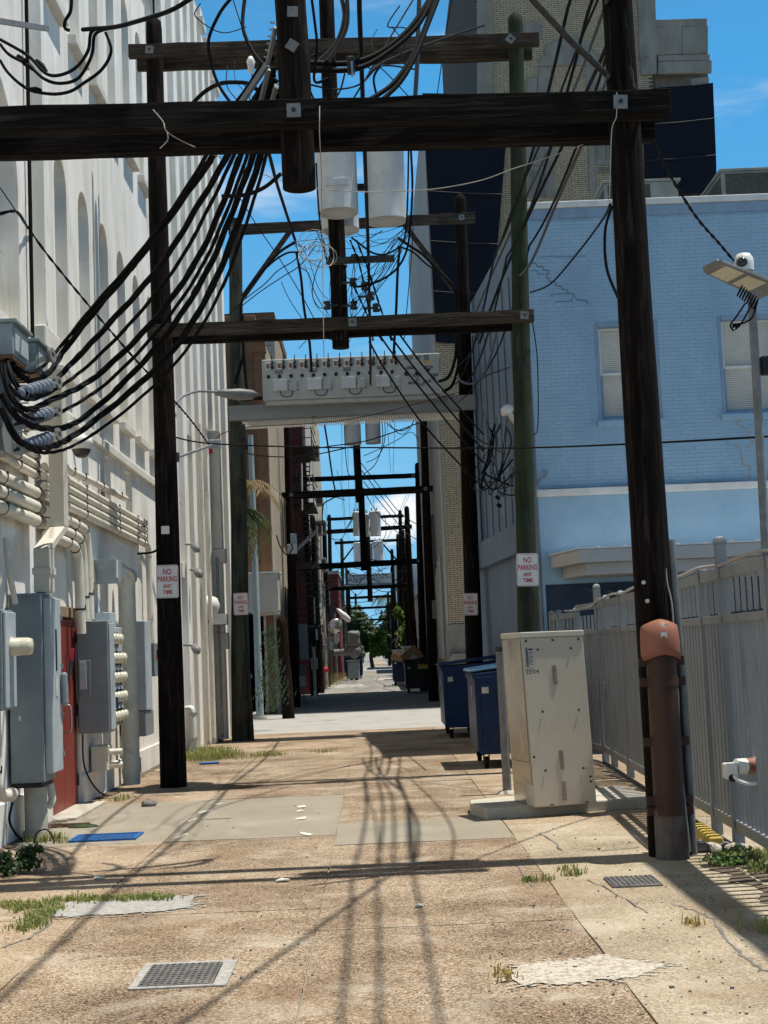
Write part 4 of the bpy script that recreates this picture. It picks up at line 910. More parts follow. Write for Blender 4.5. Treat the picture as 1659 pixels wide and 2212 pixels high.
# --- frames beyond the street (each pole, beam and hanging pole a thing)
def far_frame(Y, left, right, beams, m='pole_wood', word=''):
    for (px, ptop, base, side_) in ((left[0], left[1], left[2], 'left'), (right[0], right[1], right[2], 'right')):
        t_ = P(px, ptop, Y); b_ = P(base, 1400, Y)
        pole('dark utility pole on the %s side, %s' % (side_, word), (b_.x, Y, -0.05), (t_.x, Y, t_.z), 0.17, 0.12, m, 'H-frame poles', True, seg=10)
    for i, (x0, y0, x1, y1, h, back) in enumerate(beams):
        p, q = P(x0, y0, Y-0.2), P(x1, y1, Y-0.2)
        beam('dark crossbeam %s, %s' % (('upper', 'lower', 'lowest')[i], word), p, q, 0.10, h, 'beam_dark', ((0.06, 0), (0.95, 0)) if Y < 70 else ())
        if back: beam('back timber behind the %s dark crossbeam, %s' % (('upper', 'lower', 'lowest')[i], word), p+Vector((0.15,0.4,0)), q+Vector((-0.15,0.4,0)), 0.10, h, 'beam_dark')
far_frame(48.0, (620, 915, 634), (914, 905, 932), ((610, 1070, 935, 1055, 0.20, True),), 'pole_wood_red', 'first frame past the street')
far_frame(60.0, (655, 1000, 676), (902, 1008, 912), ((634, 1037, 906, 1027, 0.20, False), (640, 1226, 917, 1211, 0.22, True)), 'pole_wood', 'frame beside the fire escape')
far_frame(80.0, (700, 1130, 708), (878, 1126, 890), ((700, 1149, 890, 1137, 0.20, True), (712, 1272, 894, 1264, 0.20, True)), 'pole_wood', 'third frame past the street')
far_frame(94.0, (711, 1117, 716), (864, 1107, 870), ((706, 1122, 872, 1114, 0.20, False),), 'pole_wood', 'fourth frame past the street')
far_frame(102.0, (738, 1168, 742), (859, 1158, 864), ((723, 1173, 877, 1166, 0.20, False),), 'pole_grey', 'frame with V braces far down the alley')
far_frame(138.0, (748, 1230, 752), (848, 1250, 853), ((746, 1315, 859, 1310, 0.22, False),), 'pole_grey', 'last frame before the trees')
for (x0, y0, x1, y1, w) in ((766,1178,738,1215,'left'), (828,1176,858,1211,'right')):
    tag(MB().bar(P(x0,y0,101.8), P(x1,y1,101.8), 0.09, 0.11).build('beam_brace', 'beam_dark'), 'tiny %s diagonal brace of the far V-braced frame' % w, 'brace')
pole('hanging pole of the first frame past the street, cans at its top', P(777, 1085, 48.0), P(769, 940, 48.0), 0.13, 0.12, 'pole_wood', None, True, 'hanging_pole', 6)
pole('hanging pole in the middle of the frame beside the fire escape', P(787, 1232, 60.0), P(780, 1060, 60.0), 0.15, 0.13, 'pole_wood', None, True, 'hanging_pole', 6)
pole('hanging pole in the middle of the third frame past the street', P(800, 1300, 80.0), P(792, 1120, 80.0), 0.15, 0.13, 'pole_wood', None, True, 'hanging_pole', 6)
canp('flat-fronted grey transformer can just below the toothed grating', 762, 868, 850, 47.6, 1.35, 'z5', 2); canp('smooth grey transformer can right of the flat-fronted one below the grating', 896, 996, 842, 47.7, 1.35, 'z5', 2)
canp('far grey can left of the dark hanging pole, upper trio', 530, 610, 1410, 79.2, 1.35, 'b6', 2); canp('far pale can middle of the upper trio', 645, 705, 1420, 79.6, 1.3, 'b6', 2); canp('far grey can right of the upper trio', 712, 832, 1413, 79.2, 1.4, 'b6', 2)
canp('far pale can left of the lower trio', 535, 640, 1690, 101.2, 1.35, 'b6', 2); canp('far pale can middle of the lower trio', 660, 745, 1690, 101.5, 1.35, 'b6', 2); canp('far grey can right of the lower trio', 750, 858, 1680, 101.2, 1.4, 'b6', 2)
# second switch cabinet, far away
t = thing('switch_cabinet', 'distant pale switch cabinet seen through the wires down the alley', 'switch cabinet', P(800, 1262, 114))
a, b = Z('b7', 470, 280, 114), Z('b7', 970, 150, 114)
MB().box((a.x, 114, a.z), (b.x, 115, b.z)).build('housing', 'gear_grey', t, 0.02)
for i in range(12): 
    x = a.x+(b.x-a.x)*(0.05+0.07*i); MB().box((x, 113.95, a.z+(b.z-a.z)*0.76), (x+0.09, 114, a.z+(b.z-a.z)*0.9)).build('viewing_window', 'steel_dark', t); MB().cyl((x+0.05, 113.95, a.z+(b.z-a.z)*0.5), (x+0.05, 114, a.z+(b.z-a.z)*0.5), 0.05, n=8).build('port', 'black_metal', t)
MB().box((a.x-0.6, 113.8, a.z-0.35), (b.x+0.6, 115, a.z-0.05)).build('steel_beam', 'beam_steel', t)
# ================================================================== EQUIPMENT ON THE STUCCO WALL
def xbox(name, label, cat, x0, x1, y0, y1, z0, z1, m, bevel=0.01, group=None):
    t = thing(name, label, cat, (x1, (y0+y1)/2, z0), group)
    MB().box((x0, y0, z0), (x1, y1, z1)).build('housing', m, t, bevel); return t
WS = WX+0.036
# large grey switch cabinet left of the red door
t = xbox('electrical_cabinet', 'tall dark grey electrical cabinet with a red-handled switch beside the red door', 'electrical cabinet', WS, WX+0.37, 14.50, 15.02, 0.58, 2.47, 'box_grey', 0.012)
xf = WX+0.37
dr = MB().box((xf+0.001, 14.545, 0.66), (xf+0.085, 15.0, 2.42)).build('door', 'box_light', t, 0.012)
MB().box((xf+0.086, 14.72, 1.68), (xf+0.092, 14.77, 2.1)).build('data_plate', 'letter_black', dr)
MB().box((xf+0.086, 14.70, 1.42), (xf+0.091, 14.79, 1.62)).build('warning_label', 'paper', dr)
MB().box((xf+0.086, 14.90, 1.32), (xf+0.15, 15.03, 1.66)).build('switch_body', 'box_grey', dr, 0.03)
MB().bar((xf+0.15, 14.98, 1.58), (xf+0.19, 15.01, 1.78), 0.03, 0.03).build('lever', 'steel_dark', dr)
MB().bar((xf+0.187, 15.005, 1.77), (xf+0.203, 15.01, 1.90), 0.035, 0.035).build('handle', 'sign_red', dr, 0.006)
sc = MB()
for i in range(9): sc.cyl((WX+0.06+0.036*i, 14.488, 2.42), (WX+0.06+0.036*i, 14.5, 2.42), 0.008, n=6); sc.cyl((WX+0.06+0.036*i, 14.488, 0.62), (WX+0.06+0.036*i, 14.5, 0.62), 0.008, n=6)
struct(sc.build('rivets', 'galv', t), 'stuff')
for z in (0.7, 1.1, 1.6, 2.1): MB().box((xf+0.086, 14.96, z+0.1), (xf+0.10, 15.01, z+0.15)).build('latch', 'galv', dr)
MB().box((WS, 14.52, 0.53), (WX+0.34, 15.0, 0.579)).build('base_frame', 'black_metal', t)
MB().box((WX+0.12, 14.493, 1.20), (WX+0.15, 14.499, 1.25)).build('sticker', 'paper', t)
# near meter cabinet at the left edge
t = xbox('meter_cabinet', 'grey meter cabinet with one cream round meter at the left edge', 'meter', WS, WX+0.36, 12.98, 13.40, 1.35, 2.26, 'box_grey', 0.012)
MB().box((WX+0.361, 13.0, 1.37), (WX+0.39, 13.38, 2.24)).build('door', 'box_light', t, 0.01)
MB().lathe([(0.09,0.0),(0.095,0.01),(0.085,0.02),(0.08,0.16),(0.07,0.19),(0.0,0.2)], (WX+0.39, 13.2, 1.92), (1,0,0), 24).build('meter', 'meter_glass', t)
# pipe running from the near meter down to an elbow
def conduit(label, pts, r, m='pvc', group='conduits on the stucco wall', couplings=(), name='conduit', straps=()):
    path = spline(pts, 7) if len(pts) > 2 else [Vector(p) for p in pts]
    o = tag(MB().tube(path, r, 14).build(name, m), label, 'conduit', group)
    for u in couplings:
        i = min(int(u*(len(path)-1)), len(path)-2); d = (path[i+1]-path[i]).normalized(); c = path[i]
        MB().tube([c-d*r*0.9, c+d*r*0.9], r*1.13, 14).build('coupling', m, o)
    for u in straps:
        i = min(int(u*(len(path)-1)), len(path)-2); v = u*(len(path)-1)-i; c = path[i].lerp(path[i+1], v); d = (path[i+1]-path[i]).normalized()
        MB().tube([c-d*0.012, c+d*0.012], r*1.06, 14).build('strap', 'steel_dark', o)
        MB().cbox(c+Vector((r*0.9, 0, r*0.5)), (0.02, 0.03, 0.05)).build('clamp', 'steel_dark', o)
    return o
conduit('cream pipe dropping below the round-meter cabinet with an elbow', [(WX+0.2,13.3,1.35),(WX+0.2,13.3,0.85),(WX+0.2,13.32,0.66),(WX+0.22,13.45,0.56),(WX+0.25,13.7,0.55)], 0.055, 'pvc', None, (0.15, 0.95), 'conduit', (0.3,))
conduit('cream pipe rising above the round-meter cabinet at the left edge', [(WX+0.18,13.2,2.26),(WX+0.18,13.2,3.0)], 0.06, 'pvc', None, (0.2, 0.7))
conduit('fat grey pipe stub with a hose below the tall grey cabinet', [(WX+0.22,14.75,-0.02),(WX+0.22,14.75,0.52)], 0.115, 'concrete', None, (0.9,))
conduit('thin cream pipe entering the fat grey stub', [(WX+0.32,14.95,0.53),(WX+0.34,14.95,0.36),(WX+0.30,14.92,0.30)], 0.04, 'pvc', None)
conduit('black hose hanging under the tall grey cabinet', [(WX+0.1,14.3,0.42),(WX+0.07,14.28,0.25),(WX+0.1,14.4,0.1),(WX+0.14,14.6,0.0)], 0.012, 'rubber', None)
# rectangular cream cable duct that jogs sideways
t = thing('cable_duct', 'tall rectangular cream cable duct that jogs sideways above the grey cabinet', 'cable duct', (WX+0.2, 15.9, 3.0))
d0, d1 = WX+0.27, WX+0.43
def slant(y0a, y1a, z0, y0b, y1b, z1):
    vs = [(x, y, z) for z, ya, yb in ((z0, y0a, y1a), (z1, y0b, y1b)) for x, y in ((d0, ya), (d1, ya), (d1, yb), (d0, yb))]
    return MB().add(vs, [(0,3,2,1),(4,5,6,7),(0,1,5,4),(1,2,6,5),(2,3,7,6),(3,0,4,7)])
slant(15.40, 15.62, 3.22, 15.40, 15.62, 4.95).build('upper_run', 'cream_metal', t, 0.008)
slant(14.62, 14.86, 2.93, 15.40, 15.62, 3.217).build('jog', 'cream_metal', t, 0.008)
slant(14.62, 14.86, 2.48, 14.62, 14.86, 2.927).build('lower_run', 'cream_metal', t, 0.008)
MB().box((d0-0.01, 14.60, 2.66), (d1+0.012, 14.88, 2.73)).build('joint_band', 'cream_metal', t, 0.004)
MB().box((WX+0.002, 15.44, 4.3), (d0, 15.6, 4.5)).build('wall_bracket', 'cream_metal', t)
# lower stack of three fat conduits, and the upper stack of five
for i in range(3):
    z = 3.285+0.150*i
    if i == 2: pts = [(WX+0.13, 12.6, z), (WX+0.13, 15.62, z)]
    else: pts = [(WX+0.13, 12.6, z), (WX+0.13, 15.62, z)]
    conduit(('lowest', 'middle', 'top')[i]+' of the three fat cream conduits left of the cable duct', pts, 0.066, 'pvc', 'fat conduits', (), 'conduit', (0.45, 0.92))
for i in range(4):
    z = 3.80+0.105*i
    conduit(('lowest', 'second', 'third', 'top')[i]+' of four thinner cream conduits left of the cable duct', [(WX+0.10, 13.4, z+0.015), (WX+0.10, 15.62, z)], 0.046, 'pvc', 'thin conduits', (), 'conduit', (0.6, 0.95))
for i in range(5):
    z = 3.60+0.108*i; ye = 23.0
    pts = [(WX+0.11, 15.9, z+0.02), (WX+0.11, 17.6, z+0.012), (WX+0.11, ye-1.2, z), (WX+0.11, ye, z)] if i < 4 else [(WX+0.11, 15.9, 4.18), (WX+0.11, 16.5, 4.14), (WX+0.11, 17.2, 4.07), (WX+0.11, 18.4, 4.09), (WX+0.11, 21.2, 4.14)]
    conduit(('lowest', 'second', 'third', 'fourth', 'topmost wavy')[i]+' long cream conduit running from the duct to the far meters', pts, 0.046 if i else 0.05, 'pvc', 'long conduits', (), 'conduit', (0.18, 0.38, 0.55, 0.7, 0.83, 0.94))
for i, (z, y, zt) in enumerate(((3.42, 18.05, 2.28), (3.28, 17.75, 2.28), (3.16, 17.5, 2.1))):
    conduit(('outer', 'middle', 'inner')[i]+' of three cream conduits bending down to the grey meter cabinet', [(WX+0.13, 15.9, z+0.02), (WX+0.13, y-0.35, z), (WX+0.13, y-0.08, z-0.06), (WX+0.14, y+0.02, z-0.25), (WX+0.15, y+0.04, zt)], 0.062, 'pvc', 'bending conduits', (), 'conduit', (0.2, 0.42, 0.9))
conduit('bent cream end of the long conduits turning down beyond the fat pipe', [(WX+0.11, 22.9, 3.62), (WX+0.12, 23.15, 3.55), (WX+0.12, 23.2, 3.3), (WX+0.12, 23.2, 1.9)], 0.05, 'pvc', None, (0.6,))
# three vertical pipes between the near cabinets
conduit('slim cream upright pipe above the tall grey cabinet', [(WX+0.12, 13.75, 2.3), (WX+0.12, 13.75, 3.12)], 0.05, 'pvc', None, (0.35,))
conduit('flexible pale hose curving down behind the tall grey cabinet', [(WX+0.14, 14.05, 3.0), (WX+0.15, 14.1, 2.7), (WX+0.16, 14.3, 2.37)], 0.03, 'cream_metal', None)
# meter bank
t = xbox('meter_bank', 'dark grey meter bank with five rows of cream glass meters right of the red door', 'meter bank', WS, WX+0.42, 17.82, 18.15, 0.88, 2.26, 'box_grey', 0.012)
MB().box((WX+0.421, 17.84, 0.91), (WX+0.445, 18.13, 2.23)).build('door', 'box_light', t, 0.01)
MB().box((WX+0.06, 17.802, 1.32), (WX+0.20, 17.819, 1.78)).build('pull_recess', 'box_grey', t, 0.006); MB().box((WX+0.065, 17.792, 1.42), (WX+0.15, 17.801, 1.76)).build('pull', 'box_light', t, 0.004)
pan = MB().box((WS, 18.16, 0.92), (WX+0.30, 19.52, 2.20)).build('meter_panel', 'box_light', t, 0.01)
gr_m = MB().lathe([(0.05,0.0),(0.090,0.0),(0.092,0.024),(0.07,0.03)], (0,0,0), (1,0,0), 14).mesh('meter_ring'); gr_m.materials.append(M('steel_dark'))
gm = MB().lathe([(0.074,0.02),(0.074,0.03),(0.070,0.075),(0.056,0.095),(0.0,0.102)], (0,0,0), (1,0,0), 14).mesh('meter'); gm.materials.append(M('meter_glass'))
for r_ in range(5):
    for c_ in range(5 if 0 < r_ else 4):
        o = bpy.data.objects.new('meter', gm); COL.objects.link(o); o.parent = t; o.matrix_parent_inverse = ROOT_INV[t.name]; o.location = (WX+0.30, 18.36+0.235*c_, 2.04-0.25*r_)
        o2 = bpy.data.objects.new('meter_ring', gr_m); COL.objects.link(o2); o2.parent = o
        k = MB().cbox((WX+0.31, 18.36+0.235*c_, 1.935-0.25*r_), (0.03, 0.06, 0.03)).build('seal', 'galv', t)
MB().box((WX+0.38, 18.2, 1.16), (WX+0.44, 18.34, 1.30)).build('meter_tag', 'dumpster_blue', t, 0.01)
MB().tube(spline([(WX+0.06, 17.95, 0.88), (WX+0.06, 17.98, 0.5), (WX+0.08, 18.45, 0.2), (WX+0.15, 18.9, 0.02), (WX+0.22, 19.5, 0.0)], 5), 0.011, 6).build('ground_wire', 'rubber', t)
t = xbox('junction_box', 'small grey box above the meter rows beside the fat pipe', 'junction box', WS, WX+0.24, 19.0, 19.4, 2.21, 2.40, 'box_light', 0.01)
t = xbox('junction_box', 'cream box with two stub pipes low on the wall under the meters', 'junction box', WS, WX+0.24, 18.55, 18.95, 0.36, 0.68, 'cream_metal', 0.01)
for z in (0.36, 0.53): MB().cyl((WX+0.241, 18.75, z+0.06), (WX+0.40, 18.77, z+0.06), 0.04, n=12).build('stub_pipe', 'pvc', t)
# fat PVC riser with elbow
conduit('fattest cream riser pipe with an elbow at the top right of the meters', [(WX+0.06, 19.86, 3.0), (WX+0.2, 19.92, 3.0), (WX+0.29, 19.97, 2.88), (WX+0.30, 20.0, 2.62), (WX+0.30, 20.02, 0.06)], 0.118, 'pvc', None, (0.62, 0.98))
conduit('second fat riser pipe right behind the fattest cream one', [(WX+0.16, 20.6, 2.9), (WX+0.16, 20.6, 0.1)], 0.09, 'pvc', None, (0.5,))
# shoebox wall light
t = thing('wall_light', 'rusty triangular wall floodlight box beside the fat pipe elbow', 'light', (WX, 19.6, 2.9))
MB().prism([(18.95, 3.10), (19.45, 3.10), (19.45, 2.82), (19.15, 2.78)], 'x', WX+0.05, WX+0.33).build('shade', 'hood_metal', t, 0.006)
MB().box((WX+0.002, 18.9, 2.8), (WX+0.05, 19.4, 3.1)).build('back_plate', 'cream_metal', t); MB().box((WX+0.34, 18.93, 2.85), (WX+0.36, 19.0, 3.08)).build('lens_strip', 'sign_white', t)
# grey panels beyond the riser
t = xbox('electrical_cabinet', 'narrow pale blue-grey panel between the fat pipe and the dark pole', 'electrical cabinet', WX+0.02, WX+0.40, 20.85, 21.4, 1.03, 2.32, 'box_light', 0.012)
t = xbox('electrical_cabinet', 'squat grey box under the pale blue-grey panel', 'electrical cabinet', WX+0.02, WX+0.38, 20.85, 21.6, 0.66, 1.02, 'box_grey', 0.012)
t = xbox('junction_box', 'small grey box with a red handle left of the dark pole', 'junction box', WX+0.02, WX+0.40, 21.7, 22.1, 1.5, 2.0, 'box_grey', 0.01)
MB().bar((WX+0.41, 21.9, 1.75), (WX+0.43, 21.92, 1.9), 0.04, 0.04).build('handle', 'sign_red', t)
# dome camera
c = ZX('i1', 1175, 2010, WX+0.32)
t = thing('security_camera', 'white dome security camera hanging off the wall beside the cable duct', 'camera', c)
MB().lathe([(0.03,0.16),(0.05,0.14),(0.06,0.10),(0.13,0.06),(0.14,0.02),(0.14,-0.03),(0.115,-0.05),(0.115,-0.075)], c, (0,0,1), 24).build('shroud', 'white_plastic', t)
MB().lathe([(0.112,-0.07),(0.105,-0.10),(0.085,-0.145),(0.05,-0.17),(0.0,-0.18)], c, (0,0,1), 24).build('dome', 'dome_dark', t)
MB().tube(spline([c+Vector((0,0,0.15)), c+Vector((-0.05,0,0.24)), c+Vector((-0.2,0.05,0.26)), c+Vector((-0.32,0.05,0.22))], 4), 0.022, 8).build('arm', 'white_plastic', t)
# two hooded steel boxes high on the wall
def hood(label, y0, y1, z0, z1, x1):
    t = thing('cable_terminal_box', label, 'terminal box', (x1, y0, z0), 'terminal boxes')
    MB().box((WX+0.05, y0, z0), (x1, y1, z1)).build('housing', 'hood_metal', t, 0.008)
    MB().box((x1+0.001, y0+0.05, z0+0.05), (x1+0.012, y1-0.05, z1-0.04)).build('front_plate', 'box_light', t)
    MB().box((WX+0.02, y0-0.03, z1), (x1+0.04, y1+0.03, z1+0.035)).build('lid', 'hood_metal', t, 0.006)
    MB().box((WX+0.06, y0+0.02, z0-0.03), (x1-0.01, y1-0.02, z0-0.002)).build('bottom_pan', 'rust_pan', t)
    for i in range(4): MB().box((WX+0.10, y0+0.12+0.14*i, z0-0.04), (x1-0.1, y0+0.15+0.14*i, z0-0.031)).build('slot', 'black_metal', t)
hood('blue-grey steel terminal box with a rusty underside at the left edge', 13.16, 13.77, 4.63, 4.93, WX+0.46)
hood('second smaller steel terminal box behind the cable clamps', 14.1, 14.6, 4.66, 4.95, WX+0.46)
t = xbox('wall_rack', 'dark upright steel rack behind the looping black cables at the left edge', 'rack', WX+0.05, WX+0.30, 13.0, 13.75, 3.75, 4.70, 'box_grey', 0.01)
for i in range(6): MB().cyl((WX+0.30, 13.72, 3.85+0.14*i), (WX+0.46, 13.74, 3.85+0.14*i), 0.008, n=6).build('rung', 'galv', t)
t = xbox('junction_box', 'pale steel box under the stack of insulators', 'junction box', WX+0.02, WX+0.22, 13.85, 14.4, 3.95, 4.45, 'box_light', 0.01)
# insulator strings
for i, (ya, yb, lab) in enumerate(((1260, 1130, 'top'), (1690, 1540, 'middle'), (2060, 1890, 'lowest'))):
    p = ZX('i1', 215, ya+50, -3.18); q = ZX('i1', 760, yb+20, -3.02)
    t = thing('insulator_string', lab+' blue-grey string of disc insulators holding a cable at the left wall', 'insulator', p, 'insulator strings'); d = (q-p).normalized(); L_ = (q-p).length
    MB().cyl(p, q, 0.016, n=8).build('rod', 'steel_dark', t)
    for k in range(8): MB().lathe([(0.02,-0.02),(0.062,-0.008),(0.066,0.0),(0.03,0.015),(0.02,0.03)], p + d*L_*(0.10+0.11*k), d, 16).build('disc', 'insulator', t)
    e = q + d*0.10; MB().lathe([(0.03,-0.012),(0.062,-0.012),(0.062,0.012),(0.03,0.012),(0.03,-0.012)], e + d*0.05, (1,-0.25,0.1), 14, False).build('clamp_eye', 'galv_dull', t); MB().bar(q-d*0.02, e, 0.03, 0.03).build('clamp_shank', 'galv_dull', t)
p = ZX('i1', 130, 1020, -3.4); q = ZX('i1', 750, 730, -3.02); t = thing('cable_anchor', 'flat steel anchor strap holding the highest black cable at the terminal boxes', 'bracket', p)
MB().bar(p, q, 0.012, 0.05).build('strap', 'galv_dull', t); MB().lathe([(0.03,-0.014),(0.075,-0.014),(0.075,0.014),(0.03,0.014),(0.03,-0.014)], q, (1,-0.2,0.1), 16, False).build('eye', 'galv_dull', t)
# black downpipe, straps
tag(MB().tube([(WX+0.05, 15.72, 5.3), (WX+0.05, 15.72, 20)], 0.022, 10).build('downpipe', 'rubber'), 'thin black downpipe running up the stucco wall', 'pipe')
# far stretch of wall: ducts, pipes, lamps
for i, (y, r_, lab) in enumerate(((27.2, 0.035, 'slim white pipe on the far wall by the dark pole'), (28.1, 0.04, 'white downpipe between the far pilasters'), (29.6, 0.03, 'grey conduit with a small box near the swirly pole'))):
    conduit(lab, [(FX+0.36, y, 0.15), (FX+0.36, y, 6.2-1.2*i)], r_, 'pvc' if i < 2 else 'galv_dull', None, (0.3, 0.6))
t = thing('cable_duct', 'boxy cream downspout that jogs outward on the far wall', 'cable duct', (FX, 30.6, 0)); 
for (z0, z1, x) in ((0.05, 1.9, 0.42), (1.9, 2.25, 0.50), (2.25, 3.7, 0.42), (3.7, 4.0, 0.5), (4.0, 6.5, 0.44)): MB().box((FX+0.01, 29.95, z0+0.002), (FX+x, 30.32, z1-0.002)).build('section', 'cream_metal', t, 0.02)
t = thing('pipe_manifold', 'cluster of small white valves and pipes low on the far wall', 'pipes', (FX, 26.1, 0))
for y in (26.0, 26.14, 26.28): MB().tube(spline([(FX+0.02, y, 0.85), (FX+0.18, y, 0.86), (FX+0.22, y, 0.7), (FX+0.22, y, 0.25), (FX+0.15, y, 0.1)], 4), 0.03, 8).build('pipe', 'white_plastic', t)
for z in (0.3, 0.75): MB().cyl((FX+0.22, 25.9, z), (FX+0.22, 26.4, z), 0.04, n=10).build('valve', 'galv', t)
for i, (y, z, lab) in enumerate(((26.6, 3.35, 'small grey floodlight above the far sills'), (26.3, 3.8, 'small camera bullet on the far stucco wall'), (25.9, 1.95, 'tiny dark camera low on the far wall'))):
    t = thing('wall_lamp', lab, 'light', (FX, y, z)); MB().lathe([(0.0,-0.02),(0.07,0),(0.08,0.12),(0.03,0.2),(0.0,0.2)], (FX+0.30, y, z), (0.4,-0.6,-0.5), 12).build('head', 'lamp_grey', t); MB().cyl((FX, y+0.1, z+0.05), (FX+0.3, y+0.02, z+0.02), 0.02, n=8).build('arm', 'lamp_grey', t)
t = thing('exhaust_cowl', 'white curved exhaust cowl on the far wall', 'vent', (FX, 28.9, 2.7)); MB().lathe([(0.16,0),(0.2,0.1),(0.2,0.3),(0.12,0.42),(0,0.45)], (FX+0.2, 28.9, 2.55), (0.3,-0.3,1), 14).build('cowl', 'white_plastic', t); MB().box((FX+0.002, 28.8, 2.5), (FX+0.15, 29.0, 2.8)).build('base', 'cream_metal', t)
t = thing('wall_pack_light', 'grey wedge-shaped wall light beside the swirly pole', 'light', (FX, 29.4, 2.4)); MB().prism([(29.2, 2.4), (29.65, 2.4), (29.65, 2.62), (29.3, 2.62)], 'x', FX+0.2, FX+0.55).build('shade', 'lamp_grey', t, 0.01); MB().box((FX, 29.3, 2.45), (FX+0.2, 29.6, 2.6)).build('back_box', 'lamp_grey', t)
# small box + conduit on the dark pole, cable to the wall
t = thing('pole_box', 'small white junction box on the near-black pole above its sign', 'junction box', Z('z4', 1080, 1405, F2-0.2)); c = Z('z4', 1080, 1405, F2-0.2)
MB().cbox(c, (0.11, 0.04, 0.11)).build('housing', 'sign_white', t, 0.006)
MB().tube(spline([c+Vector((-0.02,0,-0.06)), Z('z4', 1060, 1480, F2-0.2), Z('z4', 1010, 1545, F2-0.1), Z('z4', 900, 1560, F2+0.3)], 6), 0.016, 8).build('conduit', 'rubber', t)
# cobra-head street lamp
t = thing('cobra_street_lamp', 'grey cobra-head street lamp reaching out in front of the swirly pole', 'street lamp', Z('z4', 1130, 650, 25))
MB().tube(spline([Z('z4', 1128, 650, 22.0), Z('z4', 1140, 590, 22.2), Z('z4', 1190, 535, 23.0), Z('z4', 1290, 500, 24.0), Z('z4', 1420, 505, 25.0)], 6), 0.022, 10).build('arm', 'galv', t)
p, q = Z('z4', 1400, 505, 25.0), Z('z4', 1690, 520, 25.3); d = (q-p); n = d.normalized()
mb = MB(); mb.lathe([(0.0,0.0),(0.06,0.01),(0.10,d.length*0.2),(0.15,d.length*0.55),(0.12,d.length*0.85),(0.0,d.length)], p, n, 16)
mb.v = [(v[0], v[1], p.z + (v[2]-p.z)*(0.55 if v[2] > p.z-0.02 else 0.85)) for v in mb.v]; mb.build('head', 'lamp_grey', t)
MB().cyl(p+n*0.35+Vector((0,0,0.06)), p+n*0.35+Vector((0,0,0.16)), 0.04, n=10).build('photocell', 'black_metal', t)
MB().cbox(Z('z4', 1130, 655, 21.95), (0.10, 0.06, 0.06)).build('bracket', 'galv', t)
# overhead arm with a red-tagged splice
t = thing('galvanised_support', 'thin galvanised arm with a red tag carrying cable splices left of the swirly pole', 'bracket', Z('z4', 1160, 930, 21.5))
MB().cyl(Z('z4', 1145, 935, 20.5), Z('z4', 1400, 845, 24), 0.022, n=8).build('arm', 'galv', t); MB().cbox(Z('z4', 1400, 845, 24), (0.22, 0.1, 0.16)).build('splice', 'galv', t, 0.02); MB().cbox(Z('z4', 1375, 885, 24), (0.06, 0.05, 0.12)).build('tag', 'sign_red', t)
MB().cyl(Z('z4', 1150, 900, 20.4), Z('z4', 1150, 960, 20.4), 0.05, n=8).build('clamp', 'steel_dark', t)

# ================================================================== CABLES
def twist(label, pts, r, strands=3, pitch=0.7, m='rubber', cat='cable', group=None, name='power_cable', sub=7):
    path = spline(pts, sub); ln = 0.0; mb = MB()
    acc = [0.0]
    for a, b in zip(path[:-1], path[1:]): acc.append(acc[-1]+(b-a).length)
    # resample evenly
    N_ = max(8, int(acc[-1]/0.06)); ev = []; j = 0
    for i in range(N_+1):
        s = acc[-1]*i/N_
        while j < len(acc)-2 and acc[j+1] < s: j += 1
        ev.append(path[j].lerp(path[j+1], (s-acc[j])/max(acc[j+1]-acc[j], 1e-6)))
    for k in range(strands):
        out = []
        for i, p in enumerate(ev):
            t_ = (ev[min(i+1, N_)]-ev[max(i-1, 0)]).normalized(); u = t_.cross(Vector((0.3,1,0.1))).normalized(); w = t_.cross(u)
            a = 2*math.pi*(acc[-1]*i/N_/pitch + k/strands); out.append(p + (u*math.cos(a)+w*math.sin(a))*r*0.62)
        mb.tube(out, r*0.60, 6)
    return tag(mb.build(name, m), label, cat, group)
def wire(label, pts, r=0.01, m='rubber', group=None, name='overhead_wire', sub=6, cat='wire'):
    return tag(MB().tube(spline(pts, sub), r, 6).build(name, m), label, cat, group)
# five heavy twisted feeders from the centre down to the left wall insulators
def feeder(label, top, pts, end, r):
    # top: picture points near the hanging stub; runs down towards the wall, ending in a loop at the terminal boxes
    n = len(pts); out = [P(x, y, F1+0.45+0.1*i) for i, (x, y) in enumerate(top)]
    for i, (x, y) in enumerate(pts):
        Y = 12.75+1.9*(i/(n-1)); out.append(P(x, y, Y))
    out += [PX(x, y, X) for x, y, X in end]
    o = twist(label, out, r, 3, 1.5, 'rubber', 'cable', 'heavy feeder cables', 'power_cable')
    sp_ = spline(out, 7)
    for f in (0.30, 0.47, 0.63, 0.74):
        i = int(f*(len(sp_)-2))+random.Random(len(label)).randint(0, 2); d_ = (sp_[i+1]-sp_[i]).normalized()
        MB().tube([sp_[i]-d_*0.05, sp_[i]-d_*0.03, sp_[i]+d_*0.03, sp_[i]+d_*0.05], [r*1.12, r*1.2, r*1.2, r*1.12], 8).build('cable_tie', 'rubber', o)
feeder('highest heavy black feeder cable sweeping down to the left terminal box', ((590,120),(540,190),(500,255)), ((468,325),(395,430),(300,558),(205,672),(140,755)), ((110,800,-3.1),(70,825,-3.15),(35,800,-3.25),(25,770,-3.35)), 0.027)
feeder('second heavy black feeder cable to the top insulator string', ((592,150),(560,200),(520,262)), ((497,325),(430,440),(345,575),(235,700),(150,790)), ((90,850,-3.05),(45,845,-3.15),(20,800,-3.25),(15,768,-3.35)), 0.027)
feeder('third heavy black feeder cable to the middle insulator string', ((596,170),(572,215),(540,268)), ((522,325),(485,430),(425,562),(330,695),(205,815)), ((110,865,-3.05),(60,885,-3.1),(25,860,-3.2),(5,790,-3.3)), 0.028)
